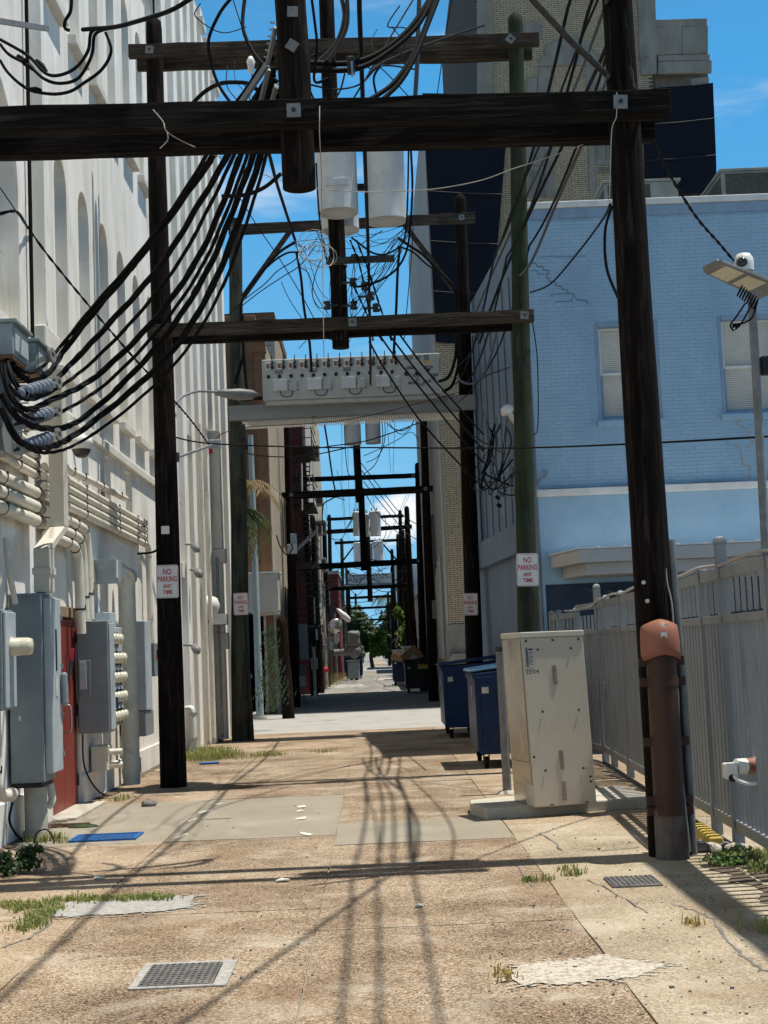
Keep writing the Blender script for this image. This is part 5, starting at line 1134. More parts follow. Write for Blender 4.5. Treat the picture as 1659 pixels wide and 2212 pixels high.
feeder('fourth heavy black feeder cable to the lowest insulator string', ((600,190),(585,230),(560,275)), ((548,330),(505,450),(445,590),(360,722),(255,838)), ((160,915,-3.0),(90,925,-3.05),(35,900,-3.15),(3,850,-3.25)), 0.028)
feeder('lowest heavy black feeder cable looping furthest down at the left wall', ((604,200),(592,240),(575,285)), ((563,335),(522,460),(458,620),(372,758),(255,868)), ((145,950,-3.0),(80,968,-3.05),(35,945,-3.15),(0,880,-3.25)), 0.030)
feeder('slimmer black companion cable beside the highest feeder', ((588,105),(530,195),(485,258)), ((450,328),(380,440),(290,560),(196,668),(128,752)), ((96,788,-3.1),(62,805,-3.15),(32,790,-3.25)), 0.017)
feeder('slimmer black companion cable between the second and third feeders', ((594,160),(566,208),(530,265)), ((509,326),(456,438),(384,570),(282,698),(178,800)), ((100,852,-3.05),(50,862,-3.1),(20,830,-3.2)), 0.017)
feeder('slimmer black companion cable between the third and fourth feeders', ((598,180),(578,222),(550,272)), ((536,328),(496,440),(436,576),(346,708),(232,826)), ((136,888,-3.0),(75,905,-3.05),(30,880,-3.15)), 0.017)
feeder('slimmer black companion cable under the lowest feeder', ((606,210),(598,248),(584,290)), ((574,340),(536,470),(474,634),(388,774),(272,886)), ((160,962,-3.0),(88,978,-3.05),(40,955,-3.15)), 0.015)
# loops above the crossbeam, left
Y0 = 12.5
wire('thick black cable sagging across the top left corner to the wall arm', [P(415,-5,Y0), P(370,22,Y0+.2), P(310,42,Y0+.5), P(250,58,Y0+.9), P(200,62,Y0+1.2), P(178,64,Y0+1.3)], 0.022, group='top-left loops')
for i, (lab, pts) in enumerate((('upper', ((212,60),(196,72),(190,110),(165,145),(130,162),(98,158),(60,120),(0,85))), ('middle', ((232,62),(205,75),(198,120),(170,168),(130,180),(95,170),(60,140),(20,118),(0,95))), ('lowest', ((228,70),(240,110),(220,150),(180,180),(150,198),(110,203),(60,192),(20,160),(0,130))))):
    wire(lab+' slack black loop hanging in the top left corner', [P(x, y, Y0+1.3+0.1*i) for x, y in pts], 0.017, group='top-left loops')
t = thing('cable_splices', 'black splice sleeves on the slack loops in the top left corner', 'splices', P(60, 140, Y0+1.5))
for (x0, y0, x1, y1) in ((38,120,72,150), (78,130,100,155), (62,193,90,196)): MB().tube([P(x0,y0,Y0+1.45), P((x0+x1)/2,(y0+y1)/2,Y0+1.45), P(x1,y1,Y0+1.45)], [0.02,0.036,0.02], 8).build('sleeve', 'rubber', t)
tag(MB().bar(PX(-60, 36, WX+0.3), P(102, 62, 14.2), 0.04, 0.05).build('steel_support', 'galv_dull'), 'flat steel arm sticking out of the stucco wall at the top left', 'bracket')
wire('black cable dropping from the top edge to the wall arm', [P(155,-5,13.9), P(152,25,13.9), P(141,45,13.9), P(140,60,13.9), P(150,66,13.9)], 0.018)
# diagonal black line from the left wall up to the dark pole and on
twist('black twisted line running diagonally from the wall bracket down past the dark pole', [PX(0, 462, -3.2), PX(36, 458, -3.1), P(60,492,15.6), P(110,560,16.4), P(175,640,17.2), P(230,705,18), P(300,785,19), P(345,832,19.6), P(410,905,22), P(452,962,24)], 0.014, 2, 0.5, 'rubber', 'wire')
wire('thin line up the left edge to the wall bracket', [PX(0,405,-3.3), PX(36,458,-3.1)], 0.006)
def zw(label, k, pts, Y0_, Y1_, r, m='rubber', group=None, tw=False):
    n = len(pts); o = [Z(k, x, y, Y0_ + (Y1_-Y0_)*i/(n-1)) for i, (x, y) in enumerate(pts)]
    return twist(label, o, r, 2, 0.3, m, 'wire', group) if tw else wire(label, o, r, m, group)
# cables around the nearest hanging stub and the top edge
zw('black cable with a splice dropping left of the near-black stub', 'z2', ((105,-10),(95,190),(180,370),(270,445),(335,440)), 12.3, 12.0, 0.018)
zw('second black cable crossing in front of the left sky gap', 'z2', ((15,-10),(-60,90),(-130,260),(-110,420),(-60,560),(30,690)), 12.6, 12.6, 0.016)
zw('thin guy wire with a white insulator left of the stub', 'z2', ((30,0),(130,330),(155,520)), 14, 14, 0.006)
t = thing('guy_insulator', 'white teardrop insulator on the thin guy wire left of the stub', 'insulator', Z('z2', 145, 420, 13.95)); MB().lathe([(0,-0.1),(0.03,-0.07),(0.035,0),(0.045,0.04),(0.02,0.09),(0,0.1)], Z('z2',145,425,13.95), (0,0,1), 10).build('body', 'white_plastic', t)
for i, (lab, pts, r) in enumerate((('outer black cable curving right of the stub to the top edge', ((530,410),(800,408),(1000,330),(1180,180),(1310,-10)), 0.026), ('inner black cable curving right of the stub to the top edge', ((530,455),(830,447),(1050,330),(1225,170),(1325,-10)), 0.026),
        ('black cable rising from the crossbeam to the top edge, upper', ((850,685),(1050,560),(1180,390),(1270,200),(1345,-10)), 0.024), ('black cable rising from the crossbeam to the top edge, lower', ((950,690),(1110,540),(1215,360),(1290,170),(1360,-10)), 0.024),
        ('shiny grey edged cable bending left behind the stub', ((735,-10),(752,120),(700,280),(590,395)), 0.02), ('second shiny cable bending left behind the stub', ((770,-10),(765,180),(670,360),(560,470)), 0.02))):
    zw(lab, 'z2', pts, 12.4, 12.9, r, 'cable_grey' if 'shiny' in lab else 'rubber', 'curving cables')
zw('black jumper hanging close right of the stub', 'z2', ((540,-10),(562,160),(575,310),(558,525),(650,508)), 12.1, 12.2, 0.014)
zw('upright grey conduit cable behind the crossbeam near the netting', 'z2', ((1240,-10),(1232,200),(1225,430),(1210,690)), 16, 16, 0.03, 'cable_grey')
zw('thin line from the top edge down to the crossbeam centre', 'z2', ((1205,-10),(1040,260),(940,430),(785,685)), 14, 13, 0.008)
zw('slim black line running from the green pole top to the centre clutter', 'z2', ((1660,165),(1400,250),(1150,340),(1000,408),(920,465)), 19.5, 14, 0.016)
zw('black jumper below the centre clamp', 'z2', ((985,430),(945,500),(955,590),(985,675)), 13, 13, 0.012)
zw('black line sagging from the stub to the grey conduit', 'z2', ((530,550),(700,580),(860,545),(990,430),(1210,450)), 12.2, 14, 0.009)
zw('guy wire down to the crossbeam left of the green pole', 'z2', ((1455,-10),(1410,220)), 18, 18, 0.007); zw('lower length of the guy wire left of the green pole', 'z2', ((1388,390),(1350,660)), 18, 18, 0.007)
zw('black loop under the stub over the crossbeam', 'z2', ((535,600),(570,660),(650,675),(720,600),(755,480)), 12.1, 12.3, 0.009)
t = thing('cable_clamp', 'dark bolted cable clamp right of the near-black stub', 'clamp', Z('z2', 800, 430, 12.4)); MB().cbox(Z('z2', 795, 425, 12.4), (0.07, 0.06, 0.16)).build('body', 'steel_dark', t, 0.01); MB().cyl(Z('z2', 800, 400, 12.35), Z('z2', 806, 495, 12.35), 0.012, n=6).build('bolt', 'galv', t)
# big cables fanning behind the beam to the upper left
zw('arched black cable pair over the left sky gap', 'z2', ((-250,690),(-160,600),(-60,545),(40,535),(140,545),(180,580)), 13.2, 12.6, 0.02)
t = thing('bolted_straps', 'bolted grey steel straps along the left side of the near-black stub', 'bracket', Z('z2', 280, 300, 11.9))
for (x0,y0,x1,y1) in ((305,180,250,430), (250,420,60,700), (260,450,200,700), (310,560,270,700)): MB().bar(Z('z2',x0,y0,11.95), Z('z2',x1,y1,12.2), 0.03, 0.05).build('strap', 'galv_dull', t)
for i in range(6): MB().cyl(Z('z2', 300-8*i, 150+45*i, 11.9), Z('z2', 270-8*i, 145+45*i, 11.9), 0.008, n=6).build('bolt', 'galv', t)
# under the crossbeam: jumpers, insulators, ropes
zw('black lead from the crossbeam to the left strain insulator', 'z2', ((200,880),(255,975),(310,1180),(370,1370),(432,1560)), 12.2, 19.7, 0.020)
zw('black lead from the left insulator down the brace to the swirly pole', 'z2', ((432,1575),(330,1640),(230,1750),(120,1890),(80,2000),(85,2200)), 28, 30, 0.03)
zw('second lead beside the left brace', 'z2', ((450,1640),(380,1645),(290,1700),(190,1800),(110,1910)), 28, 29.8, 0.022)
zw('straight black drop left of the hanging pole', 'z2', ((440,1635),(470,1800),(490,2000),(525,2215),(540,2420)), 28, 28.5, 0.03)
zw('straight black drop right of the hanging pole', 'z2', ((1115,1600),(1100,1750),(1090,2000),(1078,2215),(1072,2330)), 28, 28.5, 0.03)
zw('black lead from the right can down to the spool rack', 'z2', ((1185,975),(1195,1200),(1185,1420),(1160,1620),(1090,1750),(970,1830),(850,1862)), 19.3, 19.8, 0.018)
zw('second black lead from the right can', 'z2', ((1170,975),(1165,1250),(1155,1450),(1130,1580),(1030,1650),(940,1645),(860,1590),(800,1545)), 19.3, 19.8, 0.014)
zw('black lead down the right brace to the dark pole', 'z2', ((1100,1545),(1180,1600),(1270,1660),(1370,1770),(1450,1850),(1480,1930),(1490,2215),(1480,2330)), 28.5, 30, 0.03)
zw('second lead beside the right brace', 'z2', ((1115,1605),(1200,1640),(1290,1720),(1380,1780)), 28.5, 29.8, 0.02)
zw('black lead left of the left transformer can', 'z2', ((570,1060),(578,1240),(590,1400),(610,1560),(640,1700)), 19, 19.8, 0.012)
zw('slack black loop left under the crossbeam', 'z2', ((-40,1275),(100,1268),(230,1220),(340,1130)), 12.6, 12.2, 0.018)
for i, pts in enumerate((((500,1600),(430,1690),(320,1760),(230,1850),(100,1950),(0,2050)), ((570,1590),(470,1720),(350,1800),(200,1900),(60,2010)), ((600,1690),(560,1800),(545,1920),(590,2000),(640,1990)), ((470,1740),(520,1780),(560,1900),(610,1990)), ((75,1290),(200,1490),(330,1680),(480,1930),(560,2080)), ((1000,1500),(900,1560),(850,1600)), ((1130,1620),(1050,1780),(960,1900),(860,2080)), ((1200,1480),(1190,1650),(1160,2000),(1140,2215)))):
    zw('thin black service wire in the clutter around the middle hanging pole', 'z2', pts, 21+0.5*i, 22+0.5*i, 0.008, 'rubber', 'thin wires around the hanging pole')
wire('pale cord strung right across the picture below the nearest crossbeam', [Z('z1',995,712,11.45), Z('z1',1060,790,11.45), Z('z1',1085,855,11.45), Z('z1',1200,925,11.8), Z('z1',1350,990,12.3), Z('z2',0,1045,13), Z('z2',330,1170,13.5), Z('z2',560,1222,13.5), Z('z2',850,1247,13.2), Z('z2',1200,1238,12.8), Z('z2',1400,1220,12.6), Z('z2',1650,1170,12.4), Z('z3',300,900,12.2), Z('z3',600,800,12.1), Z('z3',770,718,12.2)], 0.0045, 'cable_white')
wire('tail end of the pale cord on the crossbeam', [Z('z1',1085,855,11.45), Z('z1',1090,910,11.45), Z('z1',1040,965,11.45)], 0.0045, 'cable_white')
wire('white cord hanging from the crossbeam down past the transformers', [Z('z2',592,690,11.45), Z('z2',592,880,11.45), Z('z2',602,1100,12.2), Z('z2',605,1400,12.4), Z('z2',610,1580,12.5), Z('z2',614,1900,12.5), Z('z2',620,2330,12.5)], 0.0045, 'cable_white')
t = thing('rope_coil', 'loose coil of white cord tangled beside the middle hanging pole', 'rope', Z('z2', 610, 1600, 19.0))
rr = random.Random(4)
for i in range(7):
    a = rr.uniform(0, 1); c = (rr.uniform(540,660), rr.uniform(1570,1680)); e = (rr.uniform(30,110), rr.uniform(25,120)); th = rr.uniform(-0.6,0.9)
    pts = [Z('z2', c[0]+e[0]*math.cos(u)*math.cos(th)-e[1]*math.sin(u)*math.sin(th), c[1]+e[0]*math.cos(u)*math.sin(th)+e[1]*math.sin(u)*math.cos(th), 19.0+0.15*math.sin(u*2+i)) for u in [2*math.pi*k/14 for k in range(15)]]
    MB().tube(pts, 0.0045, 5).build('loop', 'cable_white', t)
# spool insulators on the middle hanging pole
t = thing('spool_rack', 'rack of spool insulators with clamps on the right of the middle hanging pole', 'insulators', Z('z2', 800, 1750, 19.85))
for i, (x, y) in enumerate(((820,1680),(810,1835),(815,1985),(640,1985),(885,1860),(925,1925),(960,2000))):
    c = Z('z2', x, y, 19.8); MB().lathe([(0.0,-0.06),(0.05,-0.055),(0.055,-0.03),(0.03,-0.01),(0.03,0.01),(0.055,0.03),(0.05,0.055),(0,0.06)], c, (0,0,1), 10).build('spool', 'steel_dark', t); MB().bar(c, c+Vector((-0.16 if x > 700 else 0.16, 0.1, 0.02)), 0.02, 0.03).build('bracket', 'steel_dark', t)
for i, (lab, pts) in enumerate((('first', ((790,1560),(850,1720),(900,1950),(940,2215))), ('second', ((830,1560),(910,1760),(980,1980),(1060,2215))), ('third', ((800,1830),(880,2000),(940,2130),(1000,2215))))):
    zw(lab+' twisted service bundle dropping from the spool rack', 'z2', pts, 19.6, 20.2, 0.014, 'rubber', 'service bundles', True)
# hair-thin tangle around the middle frames
rq = random.Random(33)
HUB = [(640,1985),(820,1690),(810,1840),(815,1990),(430,1570),(1100,1550),(760,1480),(600,1500),(1180,1440),(780,2180),(700,2210)]
for i in range(36):
    a_, b_ = rq.choice(HUB), rq.choice(HUB)
    if a_ == b_: b_ = (rq.uniform(250,1300), rq.uniform(1500,2300))
    pts = [(a_[0]+(b_[0]-a_[0])*u+rq.uniform(-35,35), a_[1]+(b_[1]-a_[1])*u+rq.uniform(10,130)*math.sin(math.pi*u)) for u in (0, .25, .5, .75, 1)]
    zw('hair-thin black wire tangled around the middle hanging pole', 'z2', pts, rq.uniform(19,22), rq.uniform(19,24), rq.uniform(0.003,0.006), 'rubber', 'hair-thin tangle')
for i in range(10):
    x0, y0 = rq.uniform(-200, 1200), rq.uniform(-20, 500); pts = [(x0, y0), (x0+rq.uniform(-90,90), y0+rq.uniform(60,160)), (x0+rq.uniform(-60,180), y0+rq.uniform(120,300)), (x0+rq.uniform(60,320), y0+rq.uniform(80,330))]
    zw('thin slack wire near the top crossbeams', 'z2', pts, rq.uniform(13,19), rq.uniform(13,20), rq.uniform(0.004,0.008), 'rubber', 'slack wires at the top')
# four service drops to the blue building
for i, (lab, pts) in enumerate((('lowest', ((920,175),(1000,320),(1130,520),(1260,700),(1500,965),(1665,1130))), ('third', ((985,130),(1100,290),(1350,600),(1500,790),(1665,965))), ('second', ((1050,130),(1250,390),(1500,690),(1665,890))), ('top', ((1115,125),(1300,370),(1500,600),(1665,780))))):
    zw(lab+' of four black service drops slanting down to the blue building', 'z5', pts, 20.2, 24.5, 0.016, 'rubber', 'service drops')
for i, (lab, k, pts, r, m) in enumerate((('leftmost', 'z3', ((755,-10),(640,260),(545,510),(455,740),(350,985),(285,1140),(235,1290)), 0.012, 'rubber'), ('second', 'z3', ((805,-10),(700,280),(610,510),(515,740),(370,1050),(170,1500),(80,1720)), 0.017, 'cable_grey'),
        ('third', 'z3', ((905,-10),(760,335),(680,510),(580,740),(360,1200),(200,1590),(120,1830)), 0.022, 'rubber'), ('rightmost', 'z3', ((803,410),(770,500),(680,740),(530,1085),(400,1390),(330,1480)), 0.020, 'cable_grey'))):
    zw(lab+' of four lines slanting down from the big dark pole past the green pole', k, pts, 11.6, 20 if i in (0, 3) else 24, r, m, 'slanting lines')
tag(MB().tube([Z('z3',395,-10,11.2), Z('z3',600,212,11.4), Z('z3',805,405,11.7)], 0.028, 10).build('steel_brace', 'steel_dark'), 'grey steel pipe brace slanting into the big dark pole near the top', 'brace')
zw('twisted cable sagging from the big dark pole to the green pole', 'z3', ((818,1090),(780,1165),(650,1340),(500,1512),(390,1560)), 11.7, 19.8, 0.012, 'rubber', None, True)
zw('black drip loop on the left of the big dark pole', 'z3', ((828,1100),(790,1230),(798,1430),(862,1595)), 11.7, 11.65, 0.013)
twist('black cable from the big dark pole swooping right to the parking-lot light', [Z('z3',885,50,11.62), Z('z3',925,350,11.62), Z('z3',960,520,11.5), Z('z3',1010,645,12), Z('z3',1120,905,12.8), Z('z3',1270,1150,13.8), Z('z3',1390,1290,14.5), Z('z3',1475,1390,15)], 0.014, 2, 0.4, 'rubber', 'wire')
wire('pale cord hanging on the big dark pole', [Z('z3',852,493,11.48), Z('z3',850,620,11.48), Z('z3',826,690,11.5), Z('z3',818,900,11.55), Z('z3',812,1080,11.55)], 0.0045, 'cable_white')
wire('long level cable crossing from the left pole to the parking-lot light pole', [P(380,945,21), P(455,958,22), P(660,966,22), P(830,967,21), P(1000,968,20), P(1155,967,18.5), P(1340,960,16.5), P(1500,952,15.4), P(1659,943,15)], 0.012, 'rubber')
wire('slack line under the level cable toward the swirly pole', [P(500,972,24), P(570,985,23), P(660,985,22.5), P(760,965,22)], 0.010, 'rubber')
wire('slack wire from the swirly pole to the dark pole above the tray', [P(455,958,24), P(520,925,26), P(760,905,28), P(1000,845,30)], 0.008, 'rubber')
# guy line shadows: two conductors along the alley
for x, z, lab in ((0.15, 6.35, 'left'), (1.95, 6.3, 'first right'), (2.12, 6.25, 'second right'), (2.45, 6.4, 'third right')):
    wire(lab+' long conductor running along the alley between the frames', sag((x, 2.0, z+1.2), (x-0.05, F1+0.1, z+0.9), 0.1, 8)+sag((x-0.05, F1+0.1, z+0.9), (x, F2, z+1.0), 0.25, 10)[1:]+sag((x, F2, z+1.0), (x, F3, z+1.0), 0.35, 10)[1:], 0.016 if 'right' in lab else 0.022, 'rubber', 'long conductors', sub=1)
wire('black stay line slanting from the big dark pole back over the camera', sag((2.3, F1, 7.35), (0.3, 4.0, 7.3), 0.15, 8), 0.02, 'rubber', sub=1)
# clutter of drip loops at the corner of the blue building
t = thing('drip_loop_cluster', 'tangle of black drip loops and splices on the corner of the blue building', 'cables', P(1080, 1000, 24.3))
rr = random.Random(9)
for i in range(13):
    x0 = rr.uniform(1045, 1108); pts = [P(x0, rr.uniform(885, 930), 24.2), P(x0+rr.uniform(-22,12), rr.uniform(950, 1000), 24.0), P(x0+rr.uniform(-30,5), rr.uniform(1020, 1060), 23.9), P(x0+rr.uniform(-5,28), rr.uniform(1040, 1075), 23.9), P(rr.uniform(1085,1110), rr.uniform(985, 1050), 24.0)]
    MB().tube(spline(pts, 6), rr.choice((0.008,0.012,0.015)), 6).build('loop', rr.choice(('rubber','rubber','cable_grey')), t)
for (x, y) in ((1042,968),(1046,1022),(1040,1052),(1075,1075),(1078,1092)): MB().cbox(P(x, y, 23.9), (0.09, 0.07, 0.06), Matrix.Rotation(0.6, 3, 'Y')).build('splice', 'rubber', t, 0.015)
t = thing('weatherhead', 'pale service weatherhead on the corner of the blue building', 'weatherhead', P(1098, 905, 24.1)); MB().lathe([(0.04,-0.3),(0.05,0),(0.12,0.02),(0.13,0.06),(0.08,0.14),(0,0.16)], P(1100, 893, 24.2), (-0.5,-0.2,0.8), 14).build('hood', 'white_plastic', t); MB().cyl(P(1102, 900, 24.3), P(1112, 1080, 24.3), 0.04, n=10).build('mast', 'galv_dull', t)
wire('black wire hanging beside the green pole', [Z('z6',395,0,19.8), Z('z6',425,200,20.1), Z('z6',432,400,20.3), Z('z6',430,600,20.2), Z('z6',408,640,20)], 0.008, 'rubber')
for i, pts in enumerate((((0,470),(60,420),(130,340),(280,280)), ((0,280),(60,220),(100,140),(140,70)), ((0,340),(80,360),(150,300),(190,180),(215,75)), ((0,560),(80,640),(160,690),(250,740)))):
    zw('black wire fanning between the switch frame and the green pole', 'z6', pts, 29, 21, 0.012 if i else 0.009, 'rubber', 'fanning wires')
zw('grey loop of cable hanging in front of the netting', 'z6', ((215,75),(190,180),(150,300),(90,365),(30,360),(0,330)), 20.5, 29, 0.018, 'cable_grey')
# cables feeding the switch cabinet from both poles
for i, (lab, pts, Yv) in enumerate((('left outer', ((90,0),(95,160),(95,270),(55,400),(40,500),(90,555),(215,535)), 29.3), ('left inner', ((100,270),(110,400),(125,490),(170,540),(222,545)), 29.3), ('right', ((1490,140),(1480,280),(1440,400),(1370,435)), 29.3), ('far right', ((1500,160),(1500,330),(1460,460),(1400,500)), 29.4))):
    zw(lab+' thick black cable feeding the switch cabinet', 'z5', pts, Yv, Yv, 0.036, 'rubber', 'switch cabinet feeders')
# wires beyond the street
rr = random.Random(21)
FARW = (('b6', ((215,200),(260,480),(300,760),(330,910)), 47, 55, 0.03), ('b6', ((430,200),(440,450),(465,700),(500,760)), 47, 58, 0.014), ('b6', ((840,170),(850,330),(830,480),(760,640),(640,740)), 47, 48, 0.014), ('b6', ((870,170),(875,300),(850,450),(780,560),(670,610)), 47, 48, 0.014),
        ('b6', ((880,170),(960,240),(1060,265),(1150,220),(1190,150)), 47, 47, 0.018), ('b6', ((920,180),(1000,280),(1080,300),(1160,230)), 47, 47, 0.014), ('b6', ((0,480),(300,430),(650,380),(1000,270),(1240,180)), 46, 42, 0.018), ('b6', ((640,540),(800,470),(1000,370),(1160,280),(1240,380)), 48, 47, 0.012),
        ('b6', ((600,600),(800,860),(1000,1120),(1160,1250),(1400,1360)), 50, 58, 0.016), ('b6', ((620,700),(850,1000),(1060,1260),(1170,1340)), 52, 70, 0.018), ('b6', ((640,820),(900,1140),(1100,1370),(1220,1450)), 52, 70, 0.018), ('b6', ((630,900),(820,1200),(1020,1380),(1170,1510)), 52, 72, 0.018),
        ('b6', ((220,960),(330,985),(440,1020)), 60, 60, 0.02), ('b6', ((350,980),(270,1020),(200,1080),(190,1300)), 60, 60, 0.03), ('b6', ((200,1250),(300,1350),(400,1370),(500,1250),(530,1150)), 76, 79, 0.02), ('b6', ((210,1340),(300,1440),(400,1440),(480,1300),(540,1200)), 76, 79, 0.02),
        ('b6', ((860,1170),(880,1250),(880,1400),(800,1500),(700,1560)), 79, 80, 0.018), ('b6', ((350,700),(420,1000),(440,1290)), 60, 80, 0.010), ('b6', ((900,200),(935,720)), 47, 62, 0.008), ('b6', ((980,170),(960,730)), 47, 62, 0.008), ('b6', ((1110,960),(960,1300),(830,1600)), 62, 100, 0.010), ('b6', ((1140,960),(1000,1250),(880,1500)), 62, 100, 0.010),
        ('b6', ((700,1660),(900,1700),(1100,1690)), 60, 60, 0.02), ('b7', ((0,250),(200,430),(400,470),(700,460),(1000,330)), 58, 80, 0.018), ('b7', ((100,430),(340,540)), 70, 76, 0.018), ('b7', ((480,690),(600,710),(800,715),(950,690)), 95, 100, 0.03), ('b7', ((600,820),(660,660),(800,600),(960,560)), 95, 105, 0.02))
for k, pts, Ya, Yb, r_ in FARW: zw('thin black wire among the far frames beyond the street', k, pts, Ya, Yb, r_, 'rubber', 'wires beyond the street')
for i in range(30):
    x0 = rr.uniform(0, 900); y0 = rr.uniform(30, 330); n = 4; dx = rr.uniform(120, 380)
    pts = [(x0+dx*u/n, y0 + rr.uniform(20,130)*math.sin(math.pi*u/n) + rr.uniform(-12,12)) for u in range(n+1)]
    zw('thin black wire in the far tangle over the alley', 'b7', pts, rr.uniform(60,90), rr.uniform(70,105), rr.uniform(0.012,0.02), 'rubber', 'far wire tangle')
for i in range(9):
    x0 = rr.uniform(150, 760); zw('long thin line converging far down the alley', 'b6', ((x0, 200 if i % 2 else 960), (x0+rr.uniform(20,120), 1300), (x0+rr.uniform(60,200), 1660)), 62, 130, 0.009, 'rubber', 'converging lines')
# ================================================================== RIGHT SIDE THINGS
# concrete pad and the beige equipment cabinet (both turned a little towards the fence)
a = math.radians(13.5); ux = Vector((math.cos(a), math.sin(a), 0)); uy = Vector((-math.sin(a), math.cos(a), 0))
q0 = G(1156, 1744, 0.11); 
pad = MB(); o = G(1052, 1770); 
ring = [o, o+ux*1.95, o+ux*1.95+uy*1.25, o+uy*0.9+ux*0.10, o+uy*0.55]
n = len(ring); pad.add([(p.x, p.y, -0.02) for p in ring]+[(p.x, p.y, 0.11) for p in ring], [list(range(n))[::-1], list(range(n, 2*n))]+[(i, (i+1) % n, n+(i+1) % n, n+i) for i in range(n)])
tag(pad.build('concrete_pad', 'concrete', None, 0.015), 'low pale concrete pad under the beige cabinet', 'concrete pad')
t = thing('equipment_cabinet', 'tall beige steel equipment cabinet numbered 2204 on the concrete pad', 'electrical cabinet', q0)
CW, CD, CH, LEAN = 0.665, 0.62, 1.76, 0.030
def cbx(u, v, w): return q0 + ux*(u - LEAN*w) + uy*v + Vector((0,0,w))
def cab(name, u0, u1, v0, v1, w0, w1, m, par=t, bev=0.0):
    vs = [cbx(u, v, w) for w in (w0, w1) for u, v in ((u0,v0),(u1,v0),(u1,v1),(u0,v1))]
    return MB().add(vs, [(0,3,2,1),(4,5,6,7),(0,1,5,4),(1,2,6,5),(2,3,7,6),(3,0,4,7)]).build(name, m, par, bev)
cab('body', 0, CW, 0, CD, 0.0, CH-0.06, 'cabinet_beige', t, 0.008)
cab('roof', -0.015, CW+0.012, -0.012, CD+0.01, CH-0.058, CH, 'cabinet_beige', t, 0.008)
cab('side_panel', -0.012, -0.001, 0.03, CD-0.02, 0.45, CH-0.08, 'cabinet_steel', t)
cab('side_panel', -0.010, -0.001, 0.02, CD-0.02, 0.22, 0.44, 'cabinet_steel', t)
cab('kick_recess', -0.003, -0.0005, 0.25, CD, 0.0, 0.20, 'cabinet_steel', t)
for w0 in (1.22, 0.36, 0.05):
    for i in range(9): cab('louvre', 0.30, 0.345, -0.008, -0.0005, w0+0.022*i, w0+0.013+0.022*i, 'cabinet_steel', t)
for u, w in ((0.04,1.67),(0.33,1.67),(0.61,1.67),(0.16,1.58),(0.52,1.58),(0.16,0.95),(0.55,0.95),(0.14,0.36),(0.55,0.36),(0.03,0.5)): 
    c_ = cbx(u, -0.004, w); MB().lathe([(0.014,0),(0.012,0.006),(0,0.008)], c_, -uy, 8).build('bolt', 'steel_dark', t)
for w in (0.22, 0.27): MB().lathe([(0.012,0),(0,0.004)], cbx(0.62, -0.002, w), -uy, 10).build('hole', 'black_metal', t)
for u in (0.16, 0.54): cab('foot_slot', u, u+0.04, -0.004, -0.0005, 0.012, 0.022, 'black_metal', t)
def face_text(txt, sz, u, w, m='letter_black', sp=1.0):
    mb = MB(); add_text(mb, text_mesh(txt, sz, 0, spacing=sp), cbx(u, -0.004, w), ux, Vector((-LEAN*1.0, 0, 1))); return mb.build('lettering', m, t)
face_text('2204', 0.062, 0.085, 1.355, sp=1.2)
lab = cab('warning_label', 0.055, 0.105, -0.003, -0.0008, 1.41, 1.60, 'paper')
cab('warning_strip', 0.030, 0.0535, -0.003, -0.0008, 1.41, 1.60, 'dumpster_blue')
mb = MB()
for i, ch in enumerate('WARNING'): add_text(mb, text_mesh(ch, 0.022), cbx(0.042, -0.0045, 1.585-0.0265*i), ux, Vector((0,0,1)))
mb.build('lettering', 'sign_white', t)
mb = MB(); mb.lathe([(0.014,0),(0.021,0)], cbx(0.081, -0.0045, 1.50), uy, 16, False); mb.bar(cbx(0.068, -0.0045, 1.512), cbx(0.094, -0.0045, 1.488), 0.001, 0.005, (0,1,0)); mb.build('no_entry_mark', 'letter_black', t)
for w, h in ((1.575,0.018),(1.55,0.006),(1.535,0.005),(1.46,0.008),(1.445,0.005),(1.43,0.006)): cab('print_line', 0.06, 0.10, -0.0042, -0.0032, w, w+h, 'letter_black')
c_ = cbx(CW, 0.3, 1.18); t.location  # padlock handle on the far side
MB().cbox(cbx(CW+0.05, 0.35, 1.2), (0.08, 0.06, 0.12)).build('handle', 'dumpster_blue', t, 0.015)
# galvanised bollard post
gp = G(1096, 1714); tp_ = P(1078, 1397, gp.y)
t = thing('steel_post', 'grey galvanised steel post with a rusty rim left of the beige cabinet', 'post', gp)
MB().tube([(gp.x, gp.y, -0.02), (gp.x, gp.y, 0.9), (tp_.x+0.01, gp.y, tp_.z-0.06)], 0.052, 16).build('tube', 'galv_dull', t); MB().tube([(tp_.x+0.01, gp.y, tp_.z-0.06), (tp_.x+0.01, gp.y, tp_.z)], 0.054, 16).build('rim', 'steel_dark', t)
MB().lathe([(0.13,0),(0.10,0.03),(0.055,0.04)], (gp.x, gp.y, 0.0), (0,0,1), 14).build('footing', 'concrete', t)
